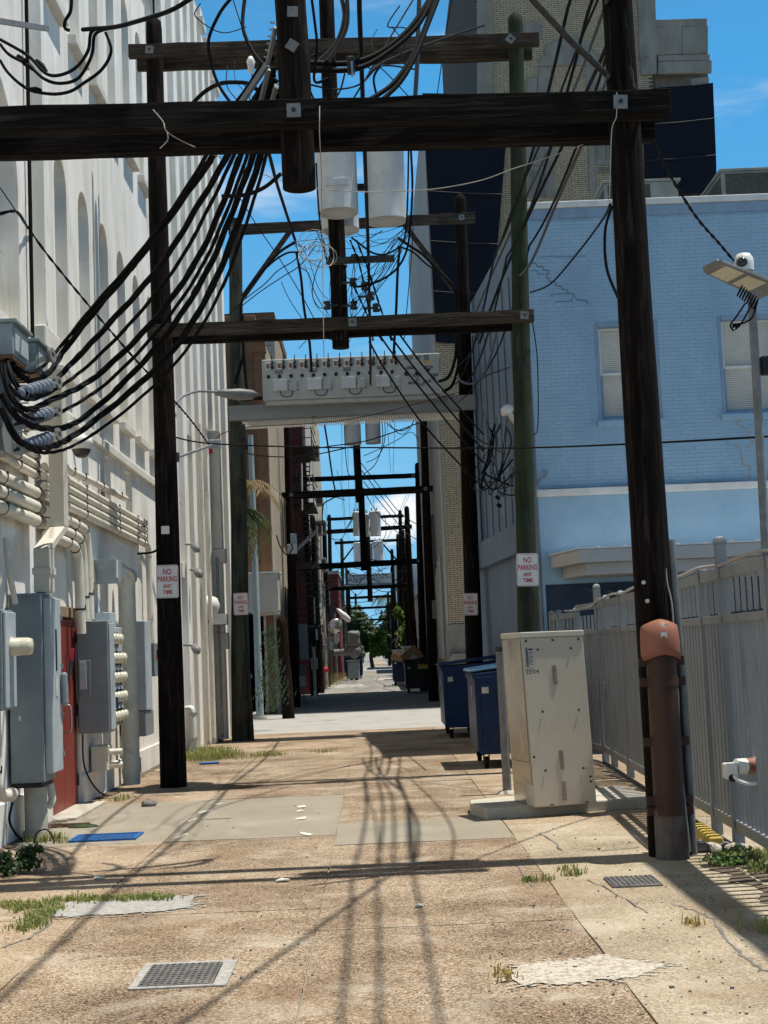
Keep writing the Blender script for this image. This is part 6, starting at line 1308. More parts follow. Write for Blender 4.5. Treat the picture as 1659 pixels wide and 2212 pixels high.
# dumpsters
def dumpster(label, x0, y0, w, d, h, m, lid, group, notice=False, rot=0.0):
    t = thing('dumpster', label, 'dumpster', (x0, y0, 0), group)
    zb = 0.20
    prof = [(x0, zb+0.05), (x0+0.05, zb), (x0+w, zb), (x0+w, h), (x0-0.01, h-0.07)]
    MB().prism(prof, 'y', y0, y0+d).build('body', m, t, 0.012)
    for y in (y0-0.02, y0+d): MB().box((x0-0.015, y, h-0.20), (x0+w+0.02, y+0.02, h-0.12)).build('rim', m, t, 0.004)
    MB().box((x0-0.035, y0-0.03, h-0.15), (x0-0.011, y0+d+0.03, h-0.085)).build('rim', m, t, 0.004)
    for (u0, u1) in ((0.0, 0.5), (0.5, 1.0)):
        ya, yb = y0+d*u0+0.01, y0+d*u1-0.01
        vs = [(x0-0.07, ya, h-0.055), (x0+w+0.02, ya, h+0.07), (x0+w+0.02, yb, h+0.07), (x0-0.07, yb, h-0.055)]
        l_ = MB().add(vs+[(v[0], v[1], v[2]+0.03) for v in vs], [(0,3,2,1),(4,5,6,7),(0,1,5,4),(1,2,6,5),(2,3,7,6),(3,0,4,7)]).build('lid', lid, t, 0.008)
        for k in range(1, 4): MB().bar(Vector(vs[0]).lerp(Vector(vs[3]), k/4)+Vector((0.02,0,0.032)), Vector(vs[1]).lerp(Vector(vs[2]), k/4)+Vector((-0.02,0,0.032)), 0.05, 0.025).build('rib', lid, l_)
    # fork sleeve on the near end, a bent rib and corner straps
    MB().prism([(x0+w*0.52, 0.62), (x0+w*0.62, 0.88), (x0+w*1.0, 0.88), (x0+w*1.0, 0.55)], 'y', y0-0.10, y0-0.001).build('fork_sleeve', m, t, 0.006)
    MB().box((x0+w*0.60, y0-0.115, 0.885), (x0+w, y0-0.002, 0.905)).build('sleeve_edge', lid, t)
    for x in (x0+0.02, x0+w-0.07): MB().box((x, y0-0.014, 0.3), (x+0.05, y0-0.001, h-0.21)).build('corner_strap', m, t, 0.003)
    MB().box((x0+0.09, y0-0.006, h-0.36), (x0+0.19, y0-0.001, h-0.27)).build('sticker', 'paper', t)
    for x in (x0+0.12, x0+w-0.12):
        for y in (y0+0.10, y0+d-0.10):
            w_ = MB().cyl((x-0.03, y, 0.085), (x+0.03, y, 0.085), 0.085, n=16).build('caster', 'rubber', t)
            MB().prism([(y-0.05, 0.08), (y+0.05, 0.08), (y+0.07, zb), (y-0.07, zb)], 'x', x-0.045, x-0.033).build('fork', 'steel_dark', w_); MB().prism([(y-0.05, 0.08), (y+0.05, 0.08), (y+0.07, zb), (y-0.07, zb)], 'x', x+0.033, x+0.045).build('fork', 'steel_dark', w_)
    MB().bar((x0-0.05, y0+0.15, 1.02), (x0-0.05, y0+0.15, 1.18), 0.015, 0.015).build('handle', 'galv', t)
    if notice:
        MB().box((x0+w+0.001, y0+0.1, 0.7), (x0+w+0.01, y0+0.7, h-0.12)).build('notice', 'paper', t)
    return t
d1 = dumpster('nearest blue dumpster with a faded lid behind the steel post', 1.43, 20.75, 1.05, 1.6, 1.43, 'dumpster_blue', 'dumpster_lid', 'dumpsters')
MB().box((1.43+0.80, 20.735, 0.78), (1.43+1.02, 20.742, 1.34)).build('notice', 'paper', d1); 
for i, (w0, w1, h_) in enumerate(((0.06,0.16,0.012),(0.04,0.18,0.006),(0.05,0.17,0.006),(0.04,0.18,0.006),(0.07,0.15,0.006),(0.05,0.17,0.010))): MB().box((1.43+0.80+w0, 20.7325, 1.02-0.035*i), (1.43+0.80+w1, 20.7345, 1.02-0.035*i+h_)).build('print_line', 'galv_dull', d1)

dumpster('second dark blue dumpster in the shade behind the nearest one', 1.31, 27.9, 1.2, 1.7, 1.45, 'dumpster_blue', 'dumpster_blue', 'dumpsters')
# cable guard on the big dark pole
t = thing('cable_guard', 'brown steel cable guard strapped to the foot of the big dark pole', 'cable guard', (2.36, F1-0.2, 0))
def gz(px, py): return P(px, py, F1-0.2).z
GX = 2.318; GYc = F1-0.155
mb = MB(); N_ = 24
def halfpipe(r0, r1, z0, z1, depth, m, name, par, bev=0):
    vs = []; fs = []
    for z, r_ in ((z0, r0), (z1, r1)):
        for k in range(N_+1):
            an = math.pi*k/N_; vs.append((GX+r_*math.cos(an), GYc-depth*math.sin(an), z))
    for k in range(N_): fs.append((k, k+1, N_+2+k, N_+1+k))
    return MB().add(vs, fs, True).build(name, m, par)
zt = gz(1425, 1405); zb_ = gz(1425, 1748)
halfpipe(0.126, 0.122, zb_, zt+0.05, 0.125, 'guard_brown', 'channel', t)
halfpipe(0.135, 0.132, 0.0, zb_, 0.128, 'guard_base', 'lower_sleeve', t)
# flared orange collar: a bent half-round cover
vs = []; fs = []
for j, (dz, r_, dp) in enumerate(((0.0, 0.150, 0.165), (0.06, 0.152, 0.171), (0.12, 0.152, 0.172), (0.17, 0.151, 0.166), (0.21, 0.149, 0.152), (0.245, 0.146, 0.128), (0.27, 0.143, 0.09), (0.28, 0.141, 0.05))):
    for k in range(N_+1): an = math.pi*k/N_; vs.append((GX+0.002+r_*math.cos(an), GYc+0.02-dp*math.sin(an), zt-0.035+dz-0.05*abs(math.cos(an))**1.5))
for j in range(7):
    for k in range(N_): b_ = j*(N_+1)+k; fs.append((b_, b_+1, b_+N_+2, b_+N_+1))
co = MB().add(vs, fs, True).build('collar', 'guard_orange', t); co.modifiers.new('th', 'SOLIDIFY').thickness = 0.008
for (x, z, w_, h_) in ((0.005, zt+0.12, 0.05, 0.05), (0.015, zt+0.05, 0.02, 0.04), (0.03, zt+0.20, 0.03, 0.02), (-0.02, zt+0.205, 0.02, 0.012)): MB().cbox((GX+x, GYc+0.02-0.173, z), (w_, 0.006, h_), Matrix.Rotation(x*8, 3, 'Y')).build('paint_chip', 'guard_white', t)
for f in (0.93, 0.80, 0.42, 0.22, 0.10):
    z = zb_ + (zt-zb_)*f if f > 0.3 else zb_-0.02+0.35*(f-0.1)*2
    for sgn in (-1, 1): MB().box((GX+sgn*0.155-0.03, GYc-0.02, z-0.035), (GX+sgn*0.155+0.03, GYc+0.02, z+0.035)).build('strap_ear', 'guard_brown', t)
    halfpipe(0.131, 0.131, z-0.032, z+0.032, 0.131, 'guard_brown', 'strap', t)
# two pale plugs and the leaning conduit on that pole
for px, py in ((1379, 1258), (1387, 1298)): c = P(px+12, py, F1-0.148); tag(MB().lathe([(0.017,-0.02),(0.017,0),(0.014,0.003),(0,0.004)], c, (0,-1,0), 10).build('pole_marker', 'paper'), 'pale round tag on the big dark pole, %s' % ('upper' if py < 1280 else 'lower'), 'tag')
c0_, c1_ = G(1499, 1846), P(1449, 1166, F1-0.05)
conduit('slim grey conduit leaning along the right of the big dark pole', [(c0_.x, c0_.y, 0.0), ((c0_.x*0.5+c1_.x*0.5)+0.01, (c0_.y+c1_.y)/2, c1_.z*0.5), (c1_.x, c1_.y, c1_.z)], 0.030, 'galv_dull', None, (0.5,))
wire('thin white cable running down beside the leaning grey conduit', [P(1436,1170,F1-0.1), P(1440,1250,F1-0.12), P(1452,1310,F1-0.12), P(1458,1420,F1-0.15), P(1466,1520,F1-0.2), P(1470,1640,F1-0.2), P(1492,1840,F1-0.25)], 0.007, 'cable_white')

# picket fence
FL = [(2.80, 8.2), (2.95, 12.1), (3.05, 14.6), (3.18, 17.9), (3.30, 21.0), (3.12, 22.6), (2.97, 23.85)]
fe = thing('picket_fence', 'tall grey-white metal picket fence with capped posts along the right side', 'fence', (3.0, 14, 0))
def fence_pt(s):
    for p, q in zip(FL[:-1], FL[1:]):
        L_ = math.dist(p, q)
        if s <= L_: return Vector((p[0]+(q[0]-p[0])*s/L_, p[1]+(q[1]-p[1])*s/L_, 0)), Vector((q[0]-p[0], q[1]-p[1], 0)).normalized()
        s -= L_
    return Vector((*FL[-1], 0)), Vector((FL[-1][0]-FL[-2][0], FL[-1][1]-FL[-2][1], 0)).normalized()
FT = sum(math.dist(p, q) for p, q in zip(FL[:-1], FL[1:]))
posts = [0.35, 2.2, 3.85, 4.75, 6.6, 8.45, 10.3, 11.9, 12.85, 14.1, 15.2, 15.9]
def ftop(s): return 2.30 if s < 13 else 2.20
def orient(me_name, lo, hi): return MB().box(lo, hi).mesh(me_name)
pk = MB().box((-0.012, -0.045, 0.0), (0.012, 0.045, 1.66)).mesh('picket'); pk.materials.append(M('fence_grey'))
pn = MB().box((-0.012, -0.024, 0.0), (0.012, 0.024, 1.66)).mesh('picket'); pn.materials.append(M('fence_grey'))
pu = MB().box((-0.012, -0.03, 0.0), (0.012, 0.03, 0.30)).mesh('upper_picket'); pu.materials.append(M('fence_grey'))
def put(me, name, p, d, z):
    o = bpy.data.objects.new(name, me); COL.objects.link(o); o.parent = fe; o.matrix_parent_inverse = ROOT_INV[fe.name]
    o.location = (p.x, p.y, z); o.rotation_euler = (0, 0, math.atan2(d.y, d.x)-math.pi/2); return o
s = 0.06
while s < FT:
    if min(abs(s-p) for p in posts) > 0.09:
        p, d = fence_pt(s); put(pn if s < 3.85 else pk, 'picket', p, d, 0.20)
    s += 0.152 if s < 13 else 0.14
s = 0.06
while s < FT:
    if min(abs(s-p) for p in posts) > 0.10:
        p, d = fence_pt(s); put(pu, 'upper_picket', p, d, ftop(s)-0.36)
    s += 0.215
for a_, b_ in zip(posts[:-1], posts[1:]):
    p, d = fence_pt(a_+0.05); q, _ = fence_pt(b_-0.05)
    for z, hh, ww in ((ftop(a_)-0.03, 0.09, 0.05), (ftop(a_)-0.41, 0.07, 0.055), (0.19, 0.09, 0.055)):
        MB().bar(p+Vector((0,0,z)), q+Vector((0,0,z)), ww, hh).build('rail', 'fence_grey', fe, 0.004)
# solid backing slats behind the pickets keep the lower part closed
for a_, b_ in zip(posts[2:-1], posts[3:]):
    p, d = fence_pt(a_+0.06); q, _ = fence_pt(b_-0.06); nrm = Vector((d.y, -d.x, 0))
    nsl = max(3, int((q-p).length/0.152))
    for i in range(nsl):
        c = p.lerp(q, (i+0.5)/nsl)+nrm*0.03
        MB().bar(c+Vector((0,0,0.26)), c+Vector((0,0,ftop(a_)-0.46)), 0.085, 0.012, d).build('back_slat', 'fence_grey', fe)
for i, s_ in enumerate(posts):
    p, d = fence_pt(s_); tall = 0.22 if i in (2, 8) else 0.02
    w_ = 0.045; z1_ = ftop(s_)+tall
    R = Matrix.Rotation(math.atan2(d.y, d.x)-math.pi/2, 3, 'Z')
    po = MB().box((p.x-w_, p.y-w_, 0.0), (p.x+w_, p.y+w_, z1_), R, (p.x, p.y, 0)).build('post', 'fence_grey', fe, 0.006)
    mb = MB(); mb.lathe([(w_*1.55, z1_), (w_*1.55, z1_+0.02), (w_*1.2, z1_+0.05), (w_*0.5, z1_+0.065), (0, z1_+0.068)], (p.x, p.y, 0), (0,0,1), 4, False); mb.build('cap', 'fence_grey', po)
p, d = fence_pt(12.3); MB().cbox((p.x-0.03, p.y, 1.05), (0.06, 0.12, 0.22)).build('gate_latch', 'galv', fe, 0.01)
# pipe-and-wire rope light draped on top rail
wire('pale cable draped along the top rail of the picket fence', [fence_pt(s_)[0]+Vector((-0.03, 0, ftop(s_)+0.05+0.015*math.sin(s_*3))) for s_ in [0.4+0.55*i for i in range(27)]], 0.016, 'cable_white', sub=2)
# intercom sticking through the fence
c = P(1577, 1665, 11.2)
t = thing('gate_intercom', 'white camera box on a rusty white tube poking through the fence', 'camera', c)
MB().cbox(c, (0.10, 0.12, 0.12)).build('housing', 'white_plastic', t, 0.015); MB().cyl(c+Vector((0.05,0,0.03)), c+Vector((0.26,0.05,0.03)), 0.06, n=16).build('tube', 'white_plastic', t); MB().cyl(c+Vector((0.13,0.02,0.03)), c+Vector((0.20,0.035,0.03)), 0.0615, n=16).build('rust_band', 'guard_orange', t)
MB().tube(spline([c+Vector((0,-0.05,-0.02)), c+Vector((0.06,-0.08,-0.08)), c+Vector((0.18,-0.05,-0.10)), c+Vector((0.32,0.02,-0.06))], 5), 0.016, 8).build('flex', 'white_plastic', t); MB().cyl(c+Vector((0.0,-0.062,-0.05)), c+Vector((0,-0.07,-0.05)), 0.03, n=12).build('lens', 'dome_dark', t)
# yellow parking stops and rubble along the fence
for i, (x, y, L_, yaw) in enumerate(((2.78, 13.4, 1.5, 0.05), (2.74, 11.95, 1.0, 0.07))):
    R = Matrix.Rotation(-yaw, 3, 'Z'); mb = MB(); prof = [(-0.08, 0), (0.08, 0), (0.055, 0.11), (-0.055, 0.11)]
    vs = [R @ Vector((px_, yy, pz))+Vector((x, y, 0)) for yy in (0, L_) for px_, pz in prof]
    mb.add(vs, [(0,1,2,3),(7,6,5,4),(0,4,5,1),(1,5,6,2),(2,6,7,3),(3,7,4,0)]); tag(mb.build('parking_stop', 'yellow_paint', None, 0.015), 'worn yellow concrete parking stop along the fence, %s one' % ('farther' if i == 0 else 'nearer'), 'parking stop', 'parking stops')
# parking-lot light: pole, LED head, dome, coil
LY = 15.0; pb = P(1655, 1205, LY); pt = P(1624, 640, LY)
t = thing('parking_lot_light', 'slim grey light pole with an LED head and white dome at the right edge', 'light', (pb.x, LY, 0))
MB().tube([(pb.x+0.06, LY, 0), (pb.x, LY, pb.z), (pt.x, LY, pt.z+0.05)], 0.045, 14).build('mast', 'galv_dull', t)
h0, h1 = P(1534, 572, LY-0.25), P(1672, 632, LY+0.15); ax = (h1-h0).normalized(); sdv = Vector((0.15, 1, -0.25)); sdv = (sdv-ax*sdv.dot(ax)).normalized(); nv = ax.cross(sdv); 
if nv.z < 0: nv = -nv
L_ = (h1-h0).length
def hd(u, v, w): return h0+ax*u+sdv*v+nv*w
out = [(0.0, 0.03), (0.05, 0.0), (L_, -0.04), (L_, 0.34), (0.08, 0.30), (0.0, 0.24)]; n = len(out)
MB().add([hd(u, v-0.12, 0) for u, v in out]+[hd(u, v-0.12, 0.055 if u > 0.05 else 0.03) for u, v in out], [list(range(n))[::-1], list(range(n, 2*n))]+[(i, (i+1) % n, n+(i+1) % n, n+i) for i in range(n)]).build('lamp_head', 'lamp_grey', t, 0.008)
for a_, b_ in ((0.09, 0.26), (0.30, 0.47)):
    le = [(a_, -0.10), (b_, -0.11), (b_, 0.16), (a_, 0.15)]
    MB().quad(*[hd(u*L_/0.62, v, -0.004) for u, v in le][::-1]).build('led_panel', 'lens_cream', t)
c = P(1607, 567, LY+0.1); MB().lathe([(0.10,-0.10),(0.105,-0.02),(0.10,0.04),(0.07,0.09),(0,0.11)], c, (0,0,1), 20).build('camera_shroud', 'white_plastic', t); MB().ball(c+Vector((-0.03,-0.05,-0.02)), 0.07, 14, 8).build('camera_dome', 'dome_dark', t)
mb = MB()
for i in range(8):
    cc = P(1596+5*i, 628+4*i, LY-0.2); e = 0.055; mb = MB()
    mb.tube([cc+Vector((0.03*math.sin(u)+0.01, e*math.cos(u)*0.5, e*math.sin(u))) for u in [2*math.pi*k/12 for k in range(13)]], 0.008, 5); mb.build('coil_turn', 'rubber', t)
for pts in (((1610,655),(1590,685),(1578,702),(1585,715)), ((1625,655),(1612,680),(1600,700),(1588,712)), ((1636,652),(1625,685),(1608,697),(1592,700))): MB().tube(spline([P(x, y, LY-0.22) for x, y in pts], 5), 0.010, 6).build('lead', 'rubber', t)
MB().cbox(P(1590, 703, LY-0.22), (0.07, 0.04, 0.04)).build('plug', 'rubber', t); MB().cbox(P(1656, 790, LY), (0.12, 0.1, 0.2)).build('controller', 'black_metal', t, 0.01)
# added frame (out of view to the right) that throws the shadow band by the big pole
xb = 2.42+0.2715*8.3
pole('unseen dark pole added to hold up the shadow-casting timber, right of the picture', (xb+0.02, 5.2, 0), (xb+0.02, 5.2, 8.6), 0.15, 0.11, 'pole_wood', None)
beam('unseen heavy timber added to cast the shadow band at the foot of the big dark pole', (xb, 4.9, 8.3), (xb, 11.95, 8.3), 0.24, 0.24, 'beam_dark')
beam('unseen short timber added to join the shadow caster to the big dark pole top', (2.2, 12.05, 8.55), (xb+0.2, 12.05, 8.55), 0.115, 0.21, 'beam_dark')
# ================================================================== BEYOND THE STREET
# brown brick building with white marquee, left
LY_ = 43.0; LXC = -2.96
t = bl_ = thing('brown_brick_building', 'brown brick building with a white marquee box beyond the street on the left', 'building', (-6, 46, 0))
core = MB().box((-12, LY_, -0.1), (LXC, 47.5, 11.4)).build('wall', 'brown_mortar', t)
cutm = MB().box((-6.5, LY_-0.5, -0.2), (-3.18, LY_+3.5, 3.05)); boolean_cut(core, cutm)
brick_wall(t, (-5.6, LY_, 3.1), (1,0,0), (0,-1,0), 2.62, 8.25, 0.21, 0.058, 0.011, 0.010, 'brown_brick', (2.0, 4.0), 300, None, 'brick_courses')
MB().box((-5.6, LY_-0.10, 11.35), (-3.2, LY_+0.4, 12.05)).build('parapet', 'brown_brick', t, 0.02); MB().box((-5.7, LY_-0.14, 10.9), (LXC+0.05, LY_+0.2, 11.36)).build('parapet', 'brown_brick', t, 0.02)
for z in (4.5, 5.7, 6.9, 8.1, 9.3, 10.4): MB().box((-5.6, LY_-0.035, z), (-3.28, LY_-0.012, z+0.025)).build('brick_band', 'brown_mortar', t)
MB().box((-3.28, LY_-0.04, 3.1), (LXC-0.002, LY_-0.011, 10.9)).build('corner_pier', 'brown_brick', t)
MB().box((LXC, LY_+0.05, 0), (LXC+0.03, 47.4, 11.2)).build('side_wall', 'old_stucco', t)
MB().box((LXC-0.3, LY_+0.02, 0.0), (LXC-0.01, LY_+0.5, 3.0)).build('pier', 'old_stucco', t)
MB().box((-6.5, LY_+3.3, 0), (-3.2, LY_+3.49, 3.05)).build('garage_back', 'dark_void', t)
MB().box((-4.35, 41.9, 3.02), (-2.72, LY_-0.05, 4.12)).build('marquee', 'cream_wall', t, 0.02)
MB().box((-4.4, 41.85, 4.123), (-2.66, LY_-0.05, 4.17)).build('marquee_cap', 'roof_white', t); MB().prism([(-3.6, 3.02), (-3.45, 2.90), (-2.74, 2.93), (-2.74, 3.02)], 'y', 41.92, 42.9).build('marquee_lip', 'old_stucco', t)
MB().cyl((-3.55, LY_-0.12, 8.02), (-3.55, LY_-0.02, 8.02), 0.10, n=14).build('gooseneck_lamp', 'black_metal', t)
# rear white-brick block of that row
t = thing('white_brick_block', 'tall narrow whitewashed brick block with a pinkish edge behind the brown brick building', 'building', (-6, 49, 0))
MB().box((-12, 47.6, -0.1), (-2.98, 54.5, 13.2)).build('wall', 'pale_wall', t); MB().box((-2.98, 47.65, 0), (-2.93, 54.4, 13.1)).build('side_wall', 'old_stucco', t)
for k in range(5): MB().box((-2.93, 48.4+1.25*k, 2.2), (-2.90, 49.0+1.25*k, 4.0)).build('window', 'ac_dark', t); MB().box((-2.93, 48.4+1.25*k, 5.4), (-2.90, 49.0+1.25*k, 7.2)).build('window', 'ac_dark', t)
MB().box((-12, 47.58, 12.9), (-2.9, 54.5, 13.25)).build('coping', 'brown_brick', t)
for i in range(6): MB().box((-3.55+0.0*i, 47.585, 11.6+0.25*i), (-3.05, 47.598, 11.62+0.25*i)).build('mortar_line', 'brown_mortar', t)
# red building
t = thing('red_building', 'dark red painted wall end behind the upper fire escape', 'building', (-6, 63, 0))
MB().box((-12, 62.0, -0.1), (-2.66, 69, 12.9)).build('wall', 'red_wall', t); MB().box((-2.74, 61.93, 0), (-2.66, 61.995, 12.9)).build('corner_trim', 'old_stucco', t); MB().box((-2.66, 62.1, 0), (-2.62, 68.9, 12.7)).build('side_wall', 'pale_wall', t)
for z in (5.0, 8.2): MB().box((-3.1, 61.96, z), (-2.85, 61.99, z+1.3)).build('window', 'ac_dark', t)
# cream building with window units
t = thing('cream_building', 'cream building with window air conditioners further down on the left', 'building', (-6, 74, 0))
MB().box((-12, 70.5, -0.1), (-2.70, 84, 14.6)).build('wall', 'old_stucco', t)
for i, (y, z) in enumerate(((71.5, 11.4), (71.5, 7.6), (74.5, 9.4), (76, 6.0), (78.5, 8.2), (80, 4.4))): 
    u_ = MB().box((-2.70, y, z), (-2.35, y+0.75, z+0.75)).build('window_unit', 'ac_metal', t, 0.03); MB().box((-2.66, y-0.02, z+0.12), (-2.40, y-0.005, z+0.62)).build('grille', 'ac_dark', u_)
for i in range(7): MB().cyl((-2.6, 71+1.9*i, 0.2), (-2.6, 71+1.9*i, 5+rs.uniform(-1, 4)), 0.06, n=8).build('pipe', 'pvc' if i % 2 else 'galv_dull', t)
for i in range(4): MB().box((-2.70, 72+3*i, 2.2), (-2.66, 73.2+3*i, 4.0)).build('window', 'ac_dark', t)
MB().box((-2.80, 70.44, 0), (-2.70, 70.49, 14.6)).build('corner_strip', 'pale_wall', t)
t = thing('dark_red_shop', 'low dark red building end far down the left side', 'building', (-5, 92, 0))
MB().box((-12, 91.5, -0.1), (-2.12, 100, 6.7)).build('wall', 'red_wall', t); MB().box((-12, 91.45, 6.7), (-2.05, 100, 6.9)).build('coping', 'pale_wall', t)
for z in (1.2, 3.6): MB().box((-2.7, 91.45, z), (-2.3, 91.49, z+1.2)).build('window', 'ac_dark', t)
# fire escape
t = thing('fire_escape', 'black iron fire escape with platforms and stacked stair treads on the left wall', 'fire escape', (-2.5, 55, 2.6))
FE = 54.0
for z in (2.75, 5.05, 7.2, 9.3):
    pl = MB().box((-2.88, FE-1.6, z), (-1.98, FE+2.4, z+0.05)).build('platform', 'black_metal', t)
    for h in (0.35, 0.7, 1.05):
        mb = MB(); mb.bar((-1.99, FE-1.6, z+h), (-1.99, FE+2.4, z+h), 0.03, 0.03); mb.build('rail', 'steel_dark', t); MB().bar((-2.88, FE-1.6, z+h), (-1.99, FE-1.6, z+h), 0.03, 0.03).build('rail', 'steel_dark', t)
    for x in (-2.86, -2.42, -1.99): MB().bar((x, FE-1.6, z), (x, FE-1.6, z+1.08), 0.035, 0.035).build('baluster', 'steel_dark', t)
    MB().bar((-2.88, FE-1.4, z-0.75), (-2.05, FE-1.4, z), 0.05, 0.05).build('bracket', 'black_metal', t)
for z0, z1 in ((2.8, 5.05), (5.1, 7.2), (7.25, 9.3)):
    for x in (-2.72, -2.20): MB().bar((x, FE-1.3, z0), (x, FE+1.9, z1), 0.03, 0.12).build('stringer', 'black_metal', t)
    for i in range(9): u = (i+0.5)/9; MB().cbox((-2.46, FE-1.3+3.2*u, z0+(z1-z0)*u), (0.5, 0.2, 0.03)).build('tread', 'steel_dark', t)
for i in range(8): MB().bar((-2.70, FE-1.75, 0.55+0.29*i), (-2.22, FE-1.75, 0.55+0.29*i), 0.03, 0.03).build('rung', 'steel_dark', t)
for x in (-2.71, -2.21): MB().bar((x, FE-1.75, 0.4), (x, FE-1.75, 2.8), 0.03, 0.03).build('ladder_rail', 'steel_dark', t)
# tall white post by the fire escape
tag(MB().cyl(Z('e4', 1203, 1530, 52), Z('e4', 1196, 770, 52), 0.03, n=10).build('white_post', 'white_plastic'), 'thin white upright post in front of the fire escape', 'post')
# wooden stub pole, small pole-mounted gear
sp = G(624, 1551); tpp = P(608, 1345, sp.y)
pole('short weathered brown pole stub at the dark garage opening', (sp.x, sp.y, -0.05), (tpp.x, sp.y, tpp.z), 0.175, 0.15, 'pole_wood_red', None, True, 'pole_stub', 10)
t = thing('pole_camera', 'pale grey pole box with conduit on the pole left of the fire escape', 'junction box', Z('e5', 1040, 230, 45)); MB().cbox(Z('e5', 1040, 255, 45), (0.3, 0.25, 0.3)).build('housing', 'gear_grey', t, 0.02); MB().cbox(Z('e5', 1065, 110, 45.1), (0.2, 0.2, 0.4)).build('radio', 'hood_metal', t, 0.02); MB().bar(Z('e5', 1100, 280, 45), Z('e5', 1440, -40, 45.6), 0.09, 0.09).build('arm', 'galv_dull', t)
MB().tube(spline([Z('e5', 1020, 170, 44.8), Z('e5', 1040, 250, 44.8), Z('e5', 960, 355, 44.8), Z('e5', 850, 230, 44.5), Z('e5', 780, 30, 44.2)], 6), 0.02, 6).build('lead', 'rubber', t)
t = thing('electric_boxes', 'grey boxes and drop pipes under the far left NO PARKING sign', 'junction box', P(656, 1480, 49))
MB().box(tuple(P(647, 1425, 49.5)), tuple(P(664, 1348, 49.9))).build('upper_box', 'box_grey', t, 0.02)
for (x0, y0, x1, y1) in ((640,1436,660,1458), (640,1461,660,1484)): a, b = P(x0, y1, 49.3), P(x1, y0, 49.3); MB().box((a.x, 49.3, a.z), (b.x, 49.6, b.z)).build('box', 'concrete_dark' if y0 < 1450 else 'box_light', t, 0.02)
for x in (642, 648, 655): MB().tube([P(x, 1484, 49.3), P(x+2, 1510, 49.3), P(x+4+(14 if x > 650 else 0), 1530, 49.2)], 0.03, 6).build('pipe', 'galv_dull', t)
# palm in front of the brick building with a teal mast
pm = G(562, 1552); t = thing('teal_mast', 'pale teal leaning steel mast in front of the dark garage', 'post', pm); top = P(541, 940, pm.y); MB().tube([pm, pm.lerp(top, 0.5), top], [0.11, 0.095, 0.075], 14).build('tube', 'teal_pole', t); MB().cyl(pm, pm+Vector((0,0,0.06)), 0.2, n=12).build('base', 'concrete', t)
def frond(mb, c, az, L_, droop, w, rr, n=9):
    d = Vector((math.cos(az), math.sin(az), 0)); pts = []
    for i in range(n+1):
        u = i/n; pts.append(Vector(c)+d*(L_*u*(1-0.25*u*droop))+Vector((0,0,0.55*L_*u*(1-u*1.1)-droop*L_*0.75*u*u)))
    sdv = d.cross(Vector((0,0,1)))
    for i in range(1, n+1):
        p = pts[i]; tn = (pts[i]-pts[i-1]).normalized()
        for s in (-1, 1):
            for k in range(2):
                ll = w*(1-0.5*abs(i/n-0.45))*rr.uniform(0.7, 1.15); a = p-tn*0.5*k*(L_/n); tip = a+sdv*s*ll*0.75+tn*ll*0.65+Vector((0,0,-ll*rr.uniform(0.35,0.8)))
                mb.add([a-tn*0.02, a+tn*0.035, tip], [(0,1,2)])
    for i in range(n): mb.add([pts[i]+Vector((0,0,0.012)), pts[i]-Vector((0,0,0.012)), pts[i+1]-Vector((0,0,0.008)), pts[i+1]+Vector((0,0,0.008))], [(0,1,2,3)])
def palm(label, base, h, R_, nf, seed, dry=True):
    rr = random.Random(seed); t = thing('palm_tree', label, 'palm tree', base); b = Vector(base); c = b+Vector((0,0,h))
    MB().tube([b, b+Vector((0.05,0,h*0.5)), c], [0.2, 0.16, 0.14], 12, True, 0.05).build('trunk', 'bark', t)
    mb = MB()
    for i in range(nf): frond(mb, c, rr.uniform(0, 6.28), R_*rr.uniform(0.8,1.1), rr.uniform(0.3,1.3), R_*0.36, rr)
    mb.build('crown', 'palm_green', t)
    if dry:
        mb = MB()
        for i in range(nf//2): frond(mb, c-Vector((0,0,0.1)), rr.uniform(0, 6.28), R_*rr.uniform(0.6,0.95), rr.uniform(0.9,1.7), R_*0.34, rr)
        mb.build('dry_skirt', 'palm_dry', t)
    return t
c = P(530, 1095, 39.0); palm('palm with drooping green and dry fronds behind the swirly pole', (c.x-0.35, 39.0, 0), c.z-0.1, 1.15, 30, 3)
pc = P(540, 1030, 38.5); mb = MB(); rr = random.Random(6)
for i in range(6): frond(mb, pc+Vector((-0.4,0.3,-0.2)), rr.uniform(-1.2, 0.8), rr.uniform(0.8,1.5), rr.uniform(0.1,0.9), 0.4, rr)
tag(mb.build('palm_frond', 'palm_dry'), 'dry golden palm fronds over the brown brick wall', 'palm frond')
# cypress-like shrub climbing a thin black post
b = G(545, 1600); t = thing('climbing_shrub', 'feathery green shrub climbing a thin black post beside the swirly pole', 'shrub', b)
MB().cyl(b, P(523, 1255, b.y), 0.045, n=8).build('post', 'black_metal', t)
mb = MB(); rr = random.Random(12)
for i in range(520):
    u = rr.random(); z = 0.5+1.95*u; wd_ = 0.30*math.sin(min(1, u*1.3+0.15)*math.pi*0.9)+0.05
    p = b+Vector((0.16+rr.gauss(0, wd_*0.55), 4+rr.gauss(0, 0.2), z-0.1)); d = Vector((rr.gauss(0.3,0.4), rr.gauss(0,0.3), 1)).normalized()*rr.uniform(0.08,0.2); s_ = Vector((rr.uniform(-1,1), rr.uniform(-1,1), 0)).normalized()*rr.uniform(0.012,0.03)
    mb.add([p-s_, p+s_, p+d], [(0,1,2)])
mb.build('foliage', 'cypress', t)
